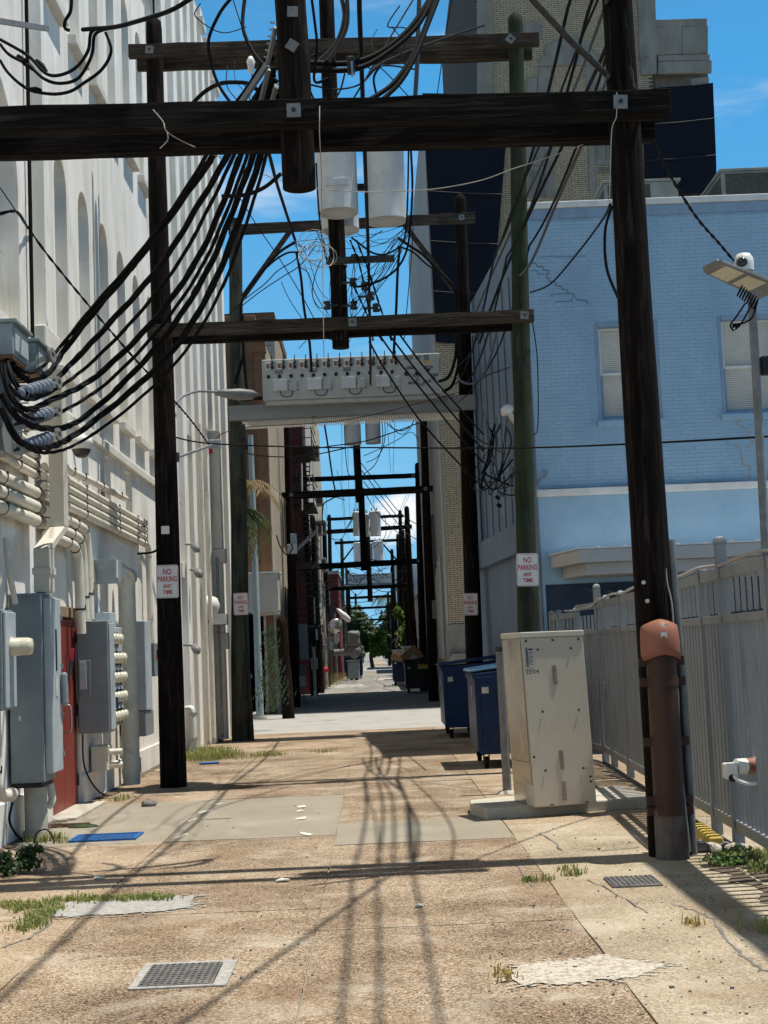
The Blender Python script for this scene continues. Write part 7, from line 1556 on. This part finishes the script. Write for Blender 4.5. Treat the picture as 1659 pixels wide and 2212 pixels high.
# small twin-drum vents and tanks on far left walls
def drum(label, px, py, Y, R_, L_, axis, m, name='wall_drum'):
    c = P(px, py, Y); t = thing(name, label, 'tank', c); MB().lathe([(0,0),(R_*0.8,0),(R_,L_*0.08),(R_*1.02,L_*0.3),(R_,L_*0.34),(R_,L_*0.64),(R_*1.03,L_*0.68),(R_,L_*0.92),(R_*0.85,L_),(0,L_)], c, axis, 22).build('drum', m, t); return t, c
t, c = drum('shiny steel drum tank hanging over weeds on the left wall', 722, 1354, 70, 0.33, 0.7, (0.15,-1,0.1), 'shiny_metal'); MB().bar(c+Vector((-0.3,0.3,-0.3)), c+Vector((-0.4,0.5,-1.8)), 0.05, 0.05).build('bracket', 'galv_dull', t)
t, c = drum('dented steel exhaust fan drum with a cone hood far down the left', 765, 1395, 84, 0.36, 0.85, (0,-0.15,1), 'galv_dull', 'exhaust_fan'); MB().lathe([(0.3,-0.05),(0.42,-0.25),(0.3,-0.55),(0.08,-0.75)], c, (0,0,1), 18).build('hood', 'galv_dull', t); MB().cyl(c+Vector((-1.2,0.3,-0.35)), c+Vector((0,0,-0.35)), 0.2, n=14).build('duct', 'galv_dull', t)
t = thing('yard_light', 'bright white teardrop yard light on a pipe arm over the far alley', 'street lamp', Z('b7', 370, 560, 74)); MB().bar(Z('b7', 440, 510, 74), Z('b7', 390, 570, 74), 0.05, 0.05).build('arm', 'galv', t); p, q = Z('b7', 345, 540, 73.8), Z('b7', 400, 592, 73.8); MB().lathe([(0,0),(0.08,0.1),(0.17,0.55),(0.14,0.9),(0,1.0)], p, (q-p), 14).build('head', 'sign_white', t)
# pipes/meters strip clutter along the far left wall
for i in range(12):
    Y = 58+3.1*i; x = -2.42-0.1*math.sin(i*2.3); h = 2.0+2.2*abs(math.sin(i*1.7)); c = (x, Y, 0)
    t = thing('wall_riser', 'upright %s riser pipe with a small box, number %s along the far left wall' % (('white','grey','rusty')[i % 3], ('one','two','three','four','five','six','seven','eight','nine','ten','eleven','twelve')[i]), 'pipe', c, 'risers along the far left wall')
    MB().cyl((x, Y, 0), (x, Y, h), 0.06, n=8).build('pipe', ('white_plastic','galv_dull','guard_brown')[i % 3], t); MB().box((x-0.12, Y-0.1, h*0.55), (x+0.14, Y+0.12, h*0.55+0.45)).build('box', ('gear_grey','box_light','box_grey')[i % 3], t, 0.01)
t = thing('low_tan_building', 'low tan building behind the black poles right of the far alley', 'building', (6, 64, 0)); MB().box((2.55, 61.8, -0.1), (12, 98, 4.6)).build('wall', 'cream_wall', t); MB().box((2.5, 61.75, 4.6), (12, 98.05, 4.75)).build('coping', 'stone_trim', t)
for i in range(8): MB().box((2.52, 64+4*i, 1.2), (2.549, 65.2+4*i, 2.8)).build('window', 'ac_dark', t)
# right side beyond the tower: siding, sheds, bins
t = thing('siding_building', 'pale grey metal-sided building far down the right side', 'building', (6, 112, 0)); a, b = P(872, 1400, 108), P(905, 1248, 108)
MB().box((a.x, 108, -0.1), (14, 130, b.z)).build('wall', 'grey_siding', t)
for i in range(9): MB().box((a.x+0.12+0.32*i, 107.95, 0), (a.x+0.2+0.32*i, 108, b.z)).build('rib', 'grey_siding', t)
t = thing('white_tower_block', 'pale block with downpipes at the far right behind the poles', 'building', (6, 134, 0)); MB().box((2.05, 133, -0.1), (12, 150, 9.5)).build('wall', 'pale_wall', t); MB().cyl((2.2, 132.9, 0), (2.2, 132.9, 9), 0.09, n=8).build('downpipe', 'grey_siding', t)
for i, (x0, x1, y0, y1, Y, lab) in enumerate(((1080,1260,960,1160,72,'taller corrugated metal shed behind the cardboard boxes'), (970,1090,1000,1130,84,'lower corrugated metal shed left of the cardboard boxes'))):
    a, b = Z('b7', x0, y1, Y), Z('b7', x1, y0, Y); t = thing('metal_shed', lab, 'shed', (a.x, Y, 0)); MB().box((a.x, Y, 0), (b.x+0.6, Y+2.2, b.z)).build('body', 'grey_siding', t); MB().box((a.x-0.08, Y-0.08, b.z), (b.x+0.7, Y+2.3, b.z+0.07)).build('roof', 'roof_white', t)
    for k in range(10): MB().box((a.x+0.05+k*0.16, Y-0.02, 0), (a.x+0.10+k*0.16, Y-0.002, b.z)).build('rib', 'grey_siding', t)
g = Z('b7', 1110, 1400, 58); dumpster('black dumpster with cardboard on it beside the black pole', g.x-0.05, 57.0, 1.35, 1.8, 1.32, 'dumpster_black', 'dumpster_black', 'dumpsters'); MB().box((g.x+0.45, 56.98, 0.95), (g.x+0.95, 56.995, 1.15)).build('yellow_label', 'yellow_paint', bpy.data.objects['dumpster.002'])
g = Z('b7', 960, 1300, 70); dumpster('far blue dumpster overflowing with trash left of the black one', g.x, 69.5, 1.15, 1.7, 1.42, 'dumpster_blue', 'dumpster_blue', 'dumpsters')
for i, (x, y, Y, s, rz, lab) in enumerate(((1165,1060,57.9,(0.75,0.25,0.6),-0.65,'big tilted brown cardboard box on the black dumpster'), (1215,1000,58.0,(0.5,0.2,0.1),0.5,'open cardboard flap above the tilted box'), (1010,1075,69.6,(0.6,0.5,0.35),0.25,'crumpled cardboard on the far blue dumpster'), (1050,1085,69.8,(0.45,0.4,0.28),-0.4,'small pale carton on the far blue dumpster'))):
    c = Z('b7', x, y, Y); tag(MB().cbox(c, s, Matrix.Rotation(rz, 3, 'Y')).build('cardboard_box', 'cardboard', None, 0.01), lab, 'box', 'cardboard boxes')
c = Z('b7', 1185, 1090, 57.75); tag(MB().cbox(c, (0.28, 0.01, 0.28), Matrix.Rotation(0.7, 3, 'Y')).build('shipping_label', 'paper'), 'white square label on the big tilted cardboard box', 'label')
t = thing('waste_container', 'low grey waste container on the left far down the alley', 'container', P(762, 1451, 88)); a, b = Z('b7', 470, 1225, 88), Z('b7', 590, 1115, 88); MB().box((a.x, 88, 0.12), (b.x, 90, b.z)).build('body', 'hood_metal', t, 0.03); MB().box((a.x-0.04, 87.95, b.z), (b.x+0.04, 90.05, b.z+0.06)).build('lid', 'galv_dull', t); MB().bar((a.x+0.9, 87.98, 0.5), (a.x+0.9, 87.98, 0.9), 0.05, 0.05).build('latch', 'steel_dark', t)
for x in (a.x+0.2, b.x-0.2): MB().cyl((x, 88.1, 0.0), (x, 88.1, 0.13), 0.08, n=8).build('foot', 'black_metal', t)
dumpster('blue dumpster behind the grey container far down on the left', P(783, 1440, 92).x-1.1, 92.0, 1.1, 1.7, 1.45, 'dumpster_blue', 'dumpster_blue', 'dumpsters')
MB()
# ---------------------------------------------------------------- trees far down the alley
def leaf_cloud(mb, c, rad, n, s, rr, clumps=14):
    cs = []
    for _ in range(clumps):
        v = Vector((rr.gauss(0,1), rr.gauss(0,1), rr.gauss(0,1))).normalized()*rr.uniform(0.35,0.95); cs.append((Vector((v.x*rad[0], v.y*rad[1], v.z*rad[2])), rr.uniform(0.28,0.5)))
    for _ in range(n):
        cc, q = rr.choice(cs); v = Vector((rr.gauss(0,1), rr.gauss(0,1), rr.gauss(0,1))).normalized()*(rr.random()**0.4)*q
        p = Vector(c)+cc+Vector((v.x*rad[0], v.y*rad[1], v.z*rad[2])); a = Vector((rr.gauss(0,1), rr.gauss(0,1), rr.gauss(0,1))).normalized(); b_ = a.orthogonal().normalized(); ss = s*rr.uniform(0.6,1.3)
        mb.add([p-a*ss, p+b_*ss*0.5, p+a*ss, p-b_*ss*0.5], [(0,1,2,3)])
def tree(label, base, h, rad, n, s, m, seed, group='trees closing the alley'):
    rr = random.Random(seed); t = thing('leafy_tree', label, 'tree', base, group); b = Vector(base); c = b+Vector((0,0,h))
    mb = MB(); mb.tube([b, b+Vector((rr.uniform(-.2,.2), 0, h*0.5)), c], [0.22, 0.16, 0.08], 8, True, 0.06)
    for i in range(6):
        an = rr.uniform(0, 6.28); mb.tube([b+Vector((0,0,h*rr.uniform(0.4,0.7))), c+Vector((rad[0]*0.5*math.cos(an), rad[1]*0.5*math.sin(an), rad[2]*rr.uniform(-0.3,0.4))), c+Vector((rad[0]*0.85*math.cos(an), rad[1]*0.85*math.sin(an), rad[2]*rr.uniform(-0.2,0.7)))], [0.1,0.06,0.03], 6)
    mb.build('trunk', 'bark', t); mb = MB(); leaf_cloud(mb, c, rad, n, s, rr); mb.build('crown', m, t); return t
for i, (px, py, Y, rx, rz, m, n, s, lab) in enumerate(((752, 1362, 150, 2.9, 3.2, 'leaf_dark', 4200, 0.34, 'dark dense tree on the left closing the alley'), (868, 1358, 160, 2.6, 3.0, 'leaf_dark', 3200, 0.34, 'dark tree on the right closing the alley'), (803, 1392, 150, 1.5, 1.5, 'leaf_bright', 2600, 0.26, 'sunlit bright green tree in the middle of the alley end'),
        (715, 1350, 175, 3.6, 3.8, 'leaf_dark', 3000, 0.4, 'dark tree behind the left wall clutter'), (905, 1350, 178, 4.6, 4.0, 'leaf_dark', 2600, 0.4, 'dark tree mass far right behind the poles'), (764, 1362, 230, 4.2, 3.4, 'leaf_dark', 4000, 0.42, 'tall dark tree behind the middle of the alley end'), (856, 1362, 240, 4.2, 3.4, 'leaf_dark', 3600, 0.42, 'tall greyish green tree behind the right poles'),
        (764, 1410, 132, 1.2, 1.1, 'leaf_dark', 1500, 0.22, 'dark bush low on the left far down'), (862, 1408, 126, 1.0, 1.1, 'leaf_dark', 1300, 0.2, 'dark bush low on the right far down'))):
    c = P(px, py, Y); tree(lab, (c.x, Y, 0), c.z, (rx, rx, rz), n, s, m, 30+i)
c = P(872, 1385, 92); t = tree('leafy green vine tree climbing between the right poles', (c.x, 92, 0), c.z, (0.95, 0.8, 1.25), 2600, 0.15, 'leaf_green', 77)
c = P(864, 1330, 94); mb = MB(); leaf_cloud(mb, c, (0.35,0.35,0.95), 500, 0.15, random.Random(5), 8); tag(mb.build('vine_shoot', 'leaf_bright'), 'upright bright vine shoot on the right far pole', 'vine')
c = P(897, 1300, 100); palm('shaggy dry palm far down the right side', (c.x, 100, 0), c.z, 1.5, 24, 8); c = P(838, 1290, 170); palm('distant palm over the trees right of centre', (c.x, 170, 0), c.z, 2.4, 22, 9, False)
# still more frames right down to the trees
far_frame(118.0, (752, 1236, 755), (846, 1228, 850), ((748, 1292, 852, 1287, 0.2, True),), 'pole_wood', 'sixth frame past the street')
far_frame(160.0, (768, 1285, 770), (838, 1282, 840), ((766, 1340, 842, 1337, 0.2, False), (768, 1372, 840, 1370, 0.2, False)), 'pole_wood', 'farthest frame under the trees')
for i, (px, Y, top) in enumerate(((690, 63, 1120), (722, 100, 1230), (858, 110, 1190), (896, 68, 1100), (884, 84, 1150), (872, 98, 1180))):
    b_ = P(px, 1400, Y); pole('lone dark service pole, %s, %s of the far alley' % (('nearest','middle','far','tallest','second','third')[i], 'left' if px < 800 else 'right'), (b_.x, Y, -0.05), (b_.x-0.1, Y, P(px, top, Y).z), 0.16, 0.12, 'pole_wood', 'service poles of the far alley', True, seg=8)
# low far end: pale track, hedges
g0 = P(815, 1428, 180); struct(MB().quad((g0.x-1.2, 165, 0.004), (g0.x+1.4, 165, 0.004), (g0.x+1.0, 300, 0.004), (g0.x-0.4, 300, 0.004)).build('far_path', 'aggregate_sand'))
# ================================================================== GROUND DETAIL
DR = 0.010
# blue drain grate
a, b = G(150, 1819), G(308, 1803); t = thing('drain_grate', 'bright blue painted drain grate by the grey cabinet', 'grate', (a.x, a.y, 0))
gx0, gx1, gy0, gy1 = a.x, b.x, a.y-0.08, a.y+0.42
for e in (((gx0,gy0),(gx1,gy0+0.03)), ((gx0,gy1-0.03),(gx1,gy1)), ((gx0,gy0+0.03),(gx0+0.03,gy1-0.03)), ((gx1-0.03,gy0+0.03),(gx1,gy1-0.03))): MB().box((*e[0], -0.01), (*e[1], DR+0.012)).build('frame', 'blue_paint', t)
n = 17
for i in range(n): x = gx0+0.03+(gx1-gx0-0.06)*(i+0.5)/n; MB().box((x-0.009, gy0+0.03, -0.01), (x+0.009, gy1-0.03, DR+0.008)).build('slat', 'blue_paint', t)
MB().box((gx0+0.03, (gy0+gy1)/2-0.012, -0.008), (gx1-0.03, (gy0+gy1)/2+0.012, DR+0.006)).build('cross_bar', 'blue_paint', t); MB().box((gx0+0.002, gy0+0.002, 0.0055), (gx1-0.002, gy1-0.002, 0.0075)).build('sump', 'steel_dark', t)
# iron covers
def cover(label, cx, cy, w, d, m, collar=True):
    t = thing('utility_cover', label, 'manhole cover', (cx, cy, 0))
    if collar:
        for e in (((-w/2-0.05,-d/2-0.04),(w/2+0.08,-d/2-0.004)), ((-w/2-0.05,d/2+0.004),(w/2+0.08,d/2+0.07)), ((-w/2-0.05,-d/2-0.004),(-w/2-0.004,d/2+0.004)), ((w/2+0.004,-d/2-0.004),(w/2+0.08,d/2+0.004))): MB().box((cx+e[0][0], cy+e[0][1], -0.02), (cx+e[1][0], cy+e[1][1], DR)).build('collar', 'cement_grey', t, 0.004)
    MB().box((cx-w/2, cy-d/2, -0.02), (cx+w/2, cy+d/2, DR+0.004)).build('lid', m, t, 0.004)
    st = MB(); nx, ny = int(w/0.035), int(d/0.05)
    for i in range(nx):
        for j in range(ny): st.cbox((cx-w/2+w*(i+0.5)/nx, cy-d/2+d*(j+0.5)/ny, DR+0.006), (0.016, 0.02, 0.005))
    struct(st.build('tread_studs', m, t), 'stuff')
c = G(392, 2108); cover('small ribbed iron utility cover in a pale concrete collar, lower left', c.x, c.y, 0.40, 0.52, 'iron_cover')
c = G(1367, 1906); cover('chequered grey utility cover on the right near the dark pole', c.x, c.y, 0.36, 0.42, 'iron_cover', False)
c = G(90, 1787); cover('rusty iron lid at the foot of the red door, with moss', c.x+0.25, c.y, 0.5, 0.28, 'guard_brown', False)
# pale cement repairs and painted marks (flat, hand-spread edges)
def blot(name, pts, m, z=DR, par=pave, jag=0.02, seed=1):
    rr = random.Random(seed); poly = []
    for i in range(len(pts)):
        p, q = Vector(pts[i]), Vector(pts[(i+1) % len(pts)])
        for k in range(6): u = k/6; v = p.lerp(q, u); poly.append((v.x+rr.uniform(-jag, jag), v.y+rr.uniform(-jag*2, jag*2), z))
    mb = MB(); mb.quad(*poly)
    if 'repair' in name:
        c_ = Vector((sum(q[0] for q in poly)/len(poly), sum(q[1] for q in poly)/len(poly), 0))
        for i in range(240):
            q = Vector(rr.choice(poly)); q = q.lerp(Vector((c_.x, c_.y, z)), rr.uniform(-0.22, 0.03)); rad = rr.uniform(0.004, 0.018); k0 = rr.uniform(0, 6); zz_ = z-0.0005-0.0005*rr.random()
            mb.quad(*[(q.x+rad*1.6*math.cos(k0+a_)*rr.uniform(0.6,1), q.y+rad*math.sin(k0+a_)*rr.uniform(0.6,1), zz_) for a_ in (0, 1.05, 2.1, 3.14, 4.2, 5.2)])
    o = mb.build(name, m, par)
    if 'repair' in name: o['kind'] = 'stuff'
    return o
def gl(*pp): return [(G(x, y).x, G(x, y).y, 0) for x, y in pp]
blot('cement_repair', gl((1105,2115),(1120,2086),(1250,2074),(1330,2070),(1440,2088),(1370,2112),(1240,2125),(1130,2130)), 'cement_white', 0.0065, pave, 0.014, 3)
blot('cement_repair', gl((100,1965),(150,1950),(300,1942),(415,1938),(418,1955),(400,1965),(250,1978),(110,1985)), 'cement_grey', DR, pave, 0.02, 4)
for i, pp in enumerate((((430,1755),(462,1748),(458,1752),(428,1760)), ((375,1812),(402,1800),(408,1802),(385,1813)), ((404,1775),(425,1766),(424,1770),(408,1777)), ((642,1742),(660,1740),(660,1744),(644,1746)), ((640,1768),(662,1764),(660,1770),(636,1772)), ((648,1798),(676,1802),(670,1806),(650,1803)), ((462,1738),(480,1735),(478,1738),(464,1740)), ((640,1752),(655,1750),(655,1753),(642,1755)))): blot('paint_dash', gl(*pp), 'white_mark', 0.006, pave, 0.006, 20+i)
blot('paint_dash', gl((1060,1745),(1100,1735),(1130,1738),(1085,1752)), 'yellow_paint', 0.006, pave, 0.01, 40)
for i, pp in enumerate((((250,2090),(330,2062),(470,2050),(560,2075),(520,2120),(420,2150),(280,2150)), ((640,2190),(668,2100),(690,2000),(704,1900),(712,1900),(700,2010),(684,2110),(662,2195)))): pass
# cracks: thin dark gaps filled with dirt
def crack(pts, w, seed):
    rr = random.Random(seed); path = []
    for p, q in zip(pts[:-1], pts[1:]):
        for k in range(6): u = k/6; path.append(Vector(p).lerp(Vector(q), u)+Vector((rr.uniform(-0.015,0.015), rr.uniform(-0.03,0.03), 0)))
    path.append(Vector(pts[-1])); mb = MB()
    for i in range(len(path)-1):
        d = (path[i+1]-path[i]); s_ = Vector((-d.y, d.x, 0)).normalized(); w0 = w*rr.uniform(0.4,1.3); 
        mb.add([path[i]-s_*w0, path[i]+s_*w0, path[i+1]+s_*w0, path[i+1]-s_*w0], [(0,1,2,3)])
    for i, v in enumerate(mb.v): mb.v[i] = (v[0], v[1], 0.0055)
    mb.build('crack', 'concrete_dark', pave)
crack(gl((1455,1955),(1500,1968),(1545,1990),(1580,2045),(1625,2085),(1659,2100)), 0.010, 1); crack(gl((1165,1800),(1195,1818),(1215,1838)), 0.008, 2); crack(gl((1100,1862),(1118,1872),(1140,1905),(1150,1915)), 0.007, 3); crack(gl((1270,1900),(1330,1930),(1400,1975)), 0.006, 4)
crack(gl((1235,1832),(1300,1838),(1380,1830)), 0.009, 5); crack(gl((0,2050),(60,2030),(110,1995)), 0.010, 6)
# the far alley's crack
crack([(0.3, 96, 0), (0.0, 84, 0), (0.5, 74, 0), (0.35, 66, 0), (0.9, 60, 0)], 0.05, 8)
# grass, weeds
def tuft(mb, c, n, h, spread, rr, w=0.006):
    for _ in range(n):
        p = Vector(c)+Vector((rr.gauss(0, spread), rr.gauss(0, spread), 0)); az = rr.uniform(0, 6.28); L_ = h*rr.uniform(0.5,1.2); ln = rr.uniform(0.2,0.9)
        d = Vector((math.cos(az), math.sin(az), 0)); s_ = Vector((-d.y, d.x, 0))*w; m_ = p+d*L_*ln*0.35+Vector((0,0,L_*0.65)); e = p+d*L_*ln+Vector((0,0,L_*(1-0.35*ln)))
        mb.add([p-s_, p+s_, m_+s_*0.7, m_-s_*0.7, e], [(0,1,2,3),(3,2,4)])
def weeds(label, spots, m, seed, name='grass_clump', h=0.14, n=60, spread=0.08):
    rr = random.Random(seed); mb = MB()
    for x, y in spots: tuft(mb, G(x, y), n, h, spread, rr)
    o = mb.build(name, m); o['kind'] = 'stuff'; o['label'] = label
    return o
weeds('green grass strip creeping along the cement repair at the left edge', [(10+18*i, 1963+rs.uniform(-6,6)) for i in range(7)]+[(120+24*i, 1948-i*0.5+rs.uniform(-2,2)) for i in range(11)]+[(60+8*i, 2008-7*i) for i in range(6)], 'grass_green', 1, h=0.06, n=60, spread=0.06)
weeds('olive grass tufts at the far left wall foot', [(405+10*i, 1640+rs.uniform(-8,6)) for i in range(9)]+[(420+12*i, 1628) for i in range(5)], 'grass_green', 2, h=0.17, n=110, spread=0.2)
weeds('grass tuft in the paving joint before the street', [(560,1634),(572,1632),(585,1633),(598,1631),(520,1640),(700,1625)], 'grass_green', 3, h=0.10, n=50, spread=0.14)
weeds('small weed tufts in the right joint near the iron cover', [(1232,1893),(1243,1888),(1140,1905),(1180,1902),(1226,1880)], 'grass_green', 4, h=0.06, n=30, spread=0.035)
weeds('dry yellow tuft on the right paving', [(1490,1995),(1496,2000),(1100,2118),(1085,2105)], 'grass_dry', 5, h=0.07, n=18, spread=0.03)
weeds('weeds under the grey cabinet and along the wall foot', [(70+9*i, 1815+rs.uniform(-6,8)) for i in range(8)]+[(255,1730),(268,1726)], 'grass_green', 6, h=0.09, n=26, spread=0.05)
weeds('green weeds at the fence foot right edge', [(1590+10*i, 1850+rs.uniform(-8,14)) for i in range(8)]+[(1640,1885),(1650,1880),(1655,2010)], 'grass_green', 7, h=0.09, n=45, spread=0.07)
weeds('golden dry grass on the left of the far alley', [(705+7*i, 1478-4.0*i+rs.uniform(-3,3)) for i in range(7)], 'grass_dry', 8, h=0.6, n=140, spread=0.5)
weeds('green weeds behind the golden grass', [(728,1462),(738,1458),(745,1452),(690,1488),(700,1480)], 'grass_green', 9, h=0.8, n=120, spread=0.4)
# moss and broad-leaved plant
def bush(label, c, rad, n, s, m, seed): 
    mb = MB(); leaf_cloud(mb, c, rad, n, s, random.Random(seed), 9); t = thing('small_bush', label, 'plant', (c[0], c[1], 0)); mb.build('foliage', m, t)
    mb = MB()
    for i in range(5): an = i*1.3; mb.tube([(c[0], c[1], 0), (c[0]+rad[0]*0.4*math.cos(an), c[1]+rad[1]*0.4*math.sin(an), c[2])], [0.008,0.004], 5)
    mb.build('stems', 'bark', t)
c = G(38, 1893); bush('dark leafy bush at the left edge on the pavement', (c.x-0.05, c.y+0.15, 0.14), (0.24, 0.24, 0.17), 900, 0.026, 'leaf_dark', 3)
c = G(1610, 1868); bush('low green plant at the fence foot', (c.x, c.y, 0.06), (0.35, 0.3, 0.09), 500, 0.022, 'leaf_green', 4)
c = G(180, 1787); tag(MB().ball((c.x, c.y, 0.0), 0.14, 12, 6, (1.2, 0.7, 0.28)).build('moss_clump', 'leaf_dark'), 'dark moss clump on the rusty lid by the red door', 'moss')
# loose bricks, stones, litter
def rock(label, px, py, s, m, seed, cat='stone', name='loose_stone'):
    rr = random.Random(seed); c = G(px, py); mb = MB().ball((c.x, c.y, s[2]*0.45), 1.0, 9, 6, (s[0], s[1], s[2]*0.6)); mb.v = [(v[0]+rr.uniform(-.12,.12)*s[0], v[1]+rr.uniform(-.12,.12)*s[1], max(0.001, v[2]+rr.uniform(-.12,.12)*s[2])) for v in mb.v]; mb.sm = [False]*len(mb.sm)
    return tag(mb.build(name, m), label, cat)
rock('flat grey broken paver on the left paving', 322, 1742, (0.10, 0.07, 0.08), 'concrete_dark', 1); rock('broken concrete lump by the drain grate', 62, 1836, (0.12, 0.05, 0.06), 'concrete', 2); rock('small concrete lump at the red door foot', 128, 1776, (0.09, 0.05, 0.05), 'concrete', 3)
rr = random.Random(17)
for i in range(9): rock('rubble lump at the foot of the fence, number %s from the pole' % ('one','two','three','four','five','six','seven','eight','nine')[i], 1512+11*i+rr.uniform(-4,4), 1838+rr.uniform(-12,6), (rr.uniform(.04,.09), rr.uniform(.04,.08), rr.uniform(.04,.09)), rr.choice(('concrete','concrete_dark')), 20+i, 'rubble', 'rubble_lump').__setitem__('group', 'rubble at the fence foot')
mb = MB()
for i in range(300):
    px, py = (rr.uniform(1050, 1640), rr.uniform(1760, 2200)) if i % 3 else (rr.uniform(20, 700), rr.uniform(1720, 2150)); c = G(px, py); s_ = rr.uniform(0.002, 0.0065)*(1 if rr.random() < 0.9 else 1.8); mb.box((c.x-s_, c.y-s_, 0.0), (c.x+s_, c.y+s_*0.8, s_*0.9+0.004), Matrix.Rotation(rr.uniform(0,3), 3, 'Z'))
struct(mb.build('gravel_litter', 'concrete_dark'), 'stuff', 'scattered gravel crumbs and leaf litter on the pavement')
tag(MB().cbox(G(452, 1651)+Vector((0,0,0.02)), (0.32, 0.12, 0.03), Matrix.Rotation(0.2, 3, 'Z')).build('plastic_scrap', 'blue_paint', None, 0.008), 'blue plastic scrap lying in the grass by the far left wall', 'litter')
c = G(150, 1822); wire('rusty bent rod sticking out beside the drain grate', [(c.x-0.35, c.y+0.02, 0), (c.x-0.32, c.y+0.02, 0.11), (c.x-0.22, c.y+0.02, 0.14), (c.x-0.16, c.y+0.02, 0.05), (c.x-0.155, c.y+0.02, 0)], 0.010, 'steel_dark')
# fire bell / red knob on far left wall
tag(MB().ball(P(703, 1447, 66), 0.14, 12, 8).build('red_bell', 'sign_red'), 'small red and white bell on a far left pole', 'bell')

# dirt banked along the wall and fence feet, leaf litter, tyre scuffs
def dirt_strip(path, w0, w1, m, seed, side):
    rr = random.Random(seed); a_ = []; b_ = []
    for x, y in path: a_.append((x, y, 0.012)); b_.append((x+side*rr.uniform(w0, w1), y+rr.uniform(-0.08, 0.08), 0.0055))
    n = len(path); return MB().add(a_+b_, [(i, i+1, n+i+1, n+i) if side > 0 else (i+1, i, n+i, n+i+1) for i in range(n-1)]).build('gutter_dirt', m, pave)
mat('soil', (0.085,0.066,0.048), (0.16,0.125,0.09), 0.95, scale=9, bump=0.6, bscale=45, dirt=(0.05,0.04,0.03), dscale=6)
dirt_strip([(WX+0.036, 12.4+0.16*i) for i in range(25)], 0.02, 0.16, 'soil', 1, 1)
dirt_strip([(WX+0.036, 18.12+0.17*i) for i in range(42)], 0.02, 0.15, 'soil', 2, 1)
dirt_strip([(fence_pt(0.3+0.2*i)[0].x, fence_pt(0.3+0.2*i)[0].y) for i in range(64)], 0.05, 0.26, 'soil', 3, -1)
dirt_strip([(3.0-0.35+0.0*i, 9.0+0.17*i) for i in range(16)], 0.03, 0.22, 'soil', 4, -1)
mat('dry_leaf', (0.22,0.13,0.06), (0.32,0.22,0.11), 0.9, scale=20)
rr = random.Random(71); mb = MB()
for i in range(520):
    k = rr.random()
    if k < 0.45: x, y = WX+0.05+abs(rr.gauss(0, 0.16)), rr.uniform(12.5, 25)
    elif k < 0.8: q = fence_pt(rr.uniform(0.3, 14))[0]; x, y = q.x-0.05-abs(rr.gauss(0, 0.2)), q.y
    else: x, y = rr.choice((-2.1, -0.44, 1.22))+rr.gauss(0, 0.03), rr.uniform(6.5, 26)
    an = rr.uniform(0, 6.28); L_ = rr.uniform(0.008, 0.03); d = Vector((math.cos(an), math.sin(an), rr.uniform(-0.1, 0.3))); s_ = Vector((-d.y, d.x, 0)).normalized()*L_*rr.uniform(0.25, 0.5); c = Vector((x, y, 0.013+rr.random()*0.006))
    mb.add([c-d*L_, c+s_, c+d*L_, c-s_], [(0,1,2,3)])
struct(mb.build('leaf_litter', 'dry_leaf'), 'stuff', 'brown leaf litter along the wall foot, fence foot and paving joints')
for i, (px, py, s3, lab) in enumerate(((610, 1905, (0.06, 0.04), 'crumpled white paper scrap on the centre slab'), (215, 1900, (0.05, 0.03), 'pale paper scrap in the left shade'), (905, 1960, (0.035, 0.03), 'small pale wrapper on the centre paving'))):
    c = G(px, py); m_ = MB().ball((c.x, c.y, 0.012), 1.0, 7, 5, (s3[0], s3[1], 0.012)); rq2 = random.Random(i); m_.v = [(v[0]+rq2.uniform(-.01,.01), v[1]+rq2.uniform(-.01,.01), max(0.006, v[2]+rq2.uniform(-.006,.008))) for v in m_.v]; m_.sm = [False]*len(m_.sm); tag(m_.build('paper_scrap', 'paper'), lab, 'litter')
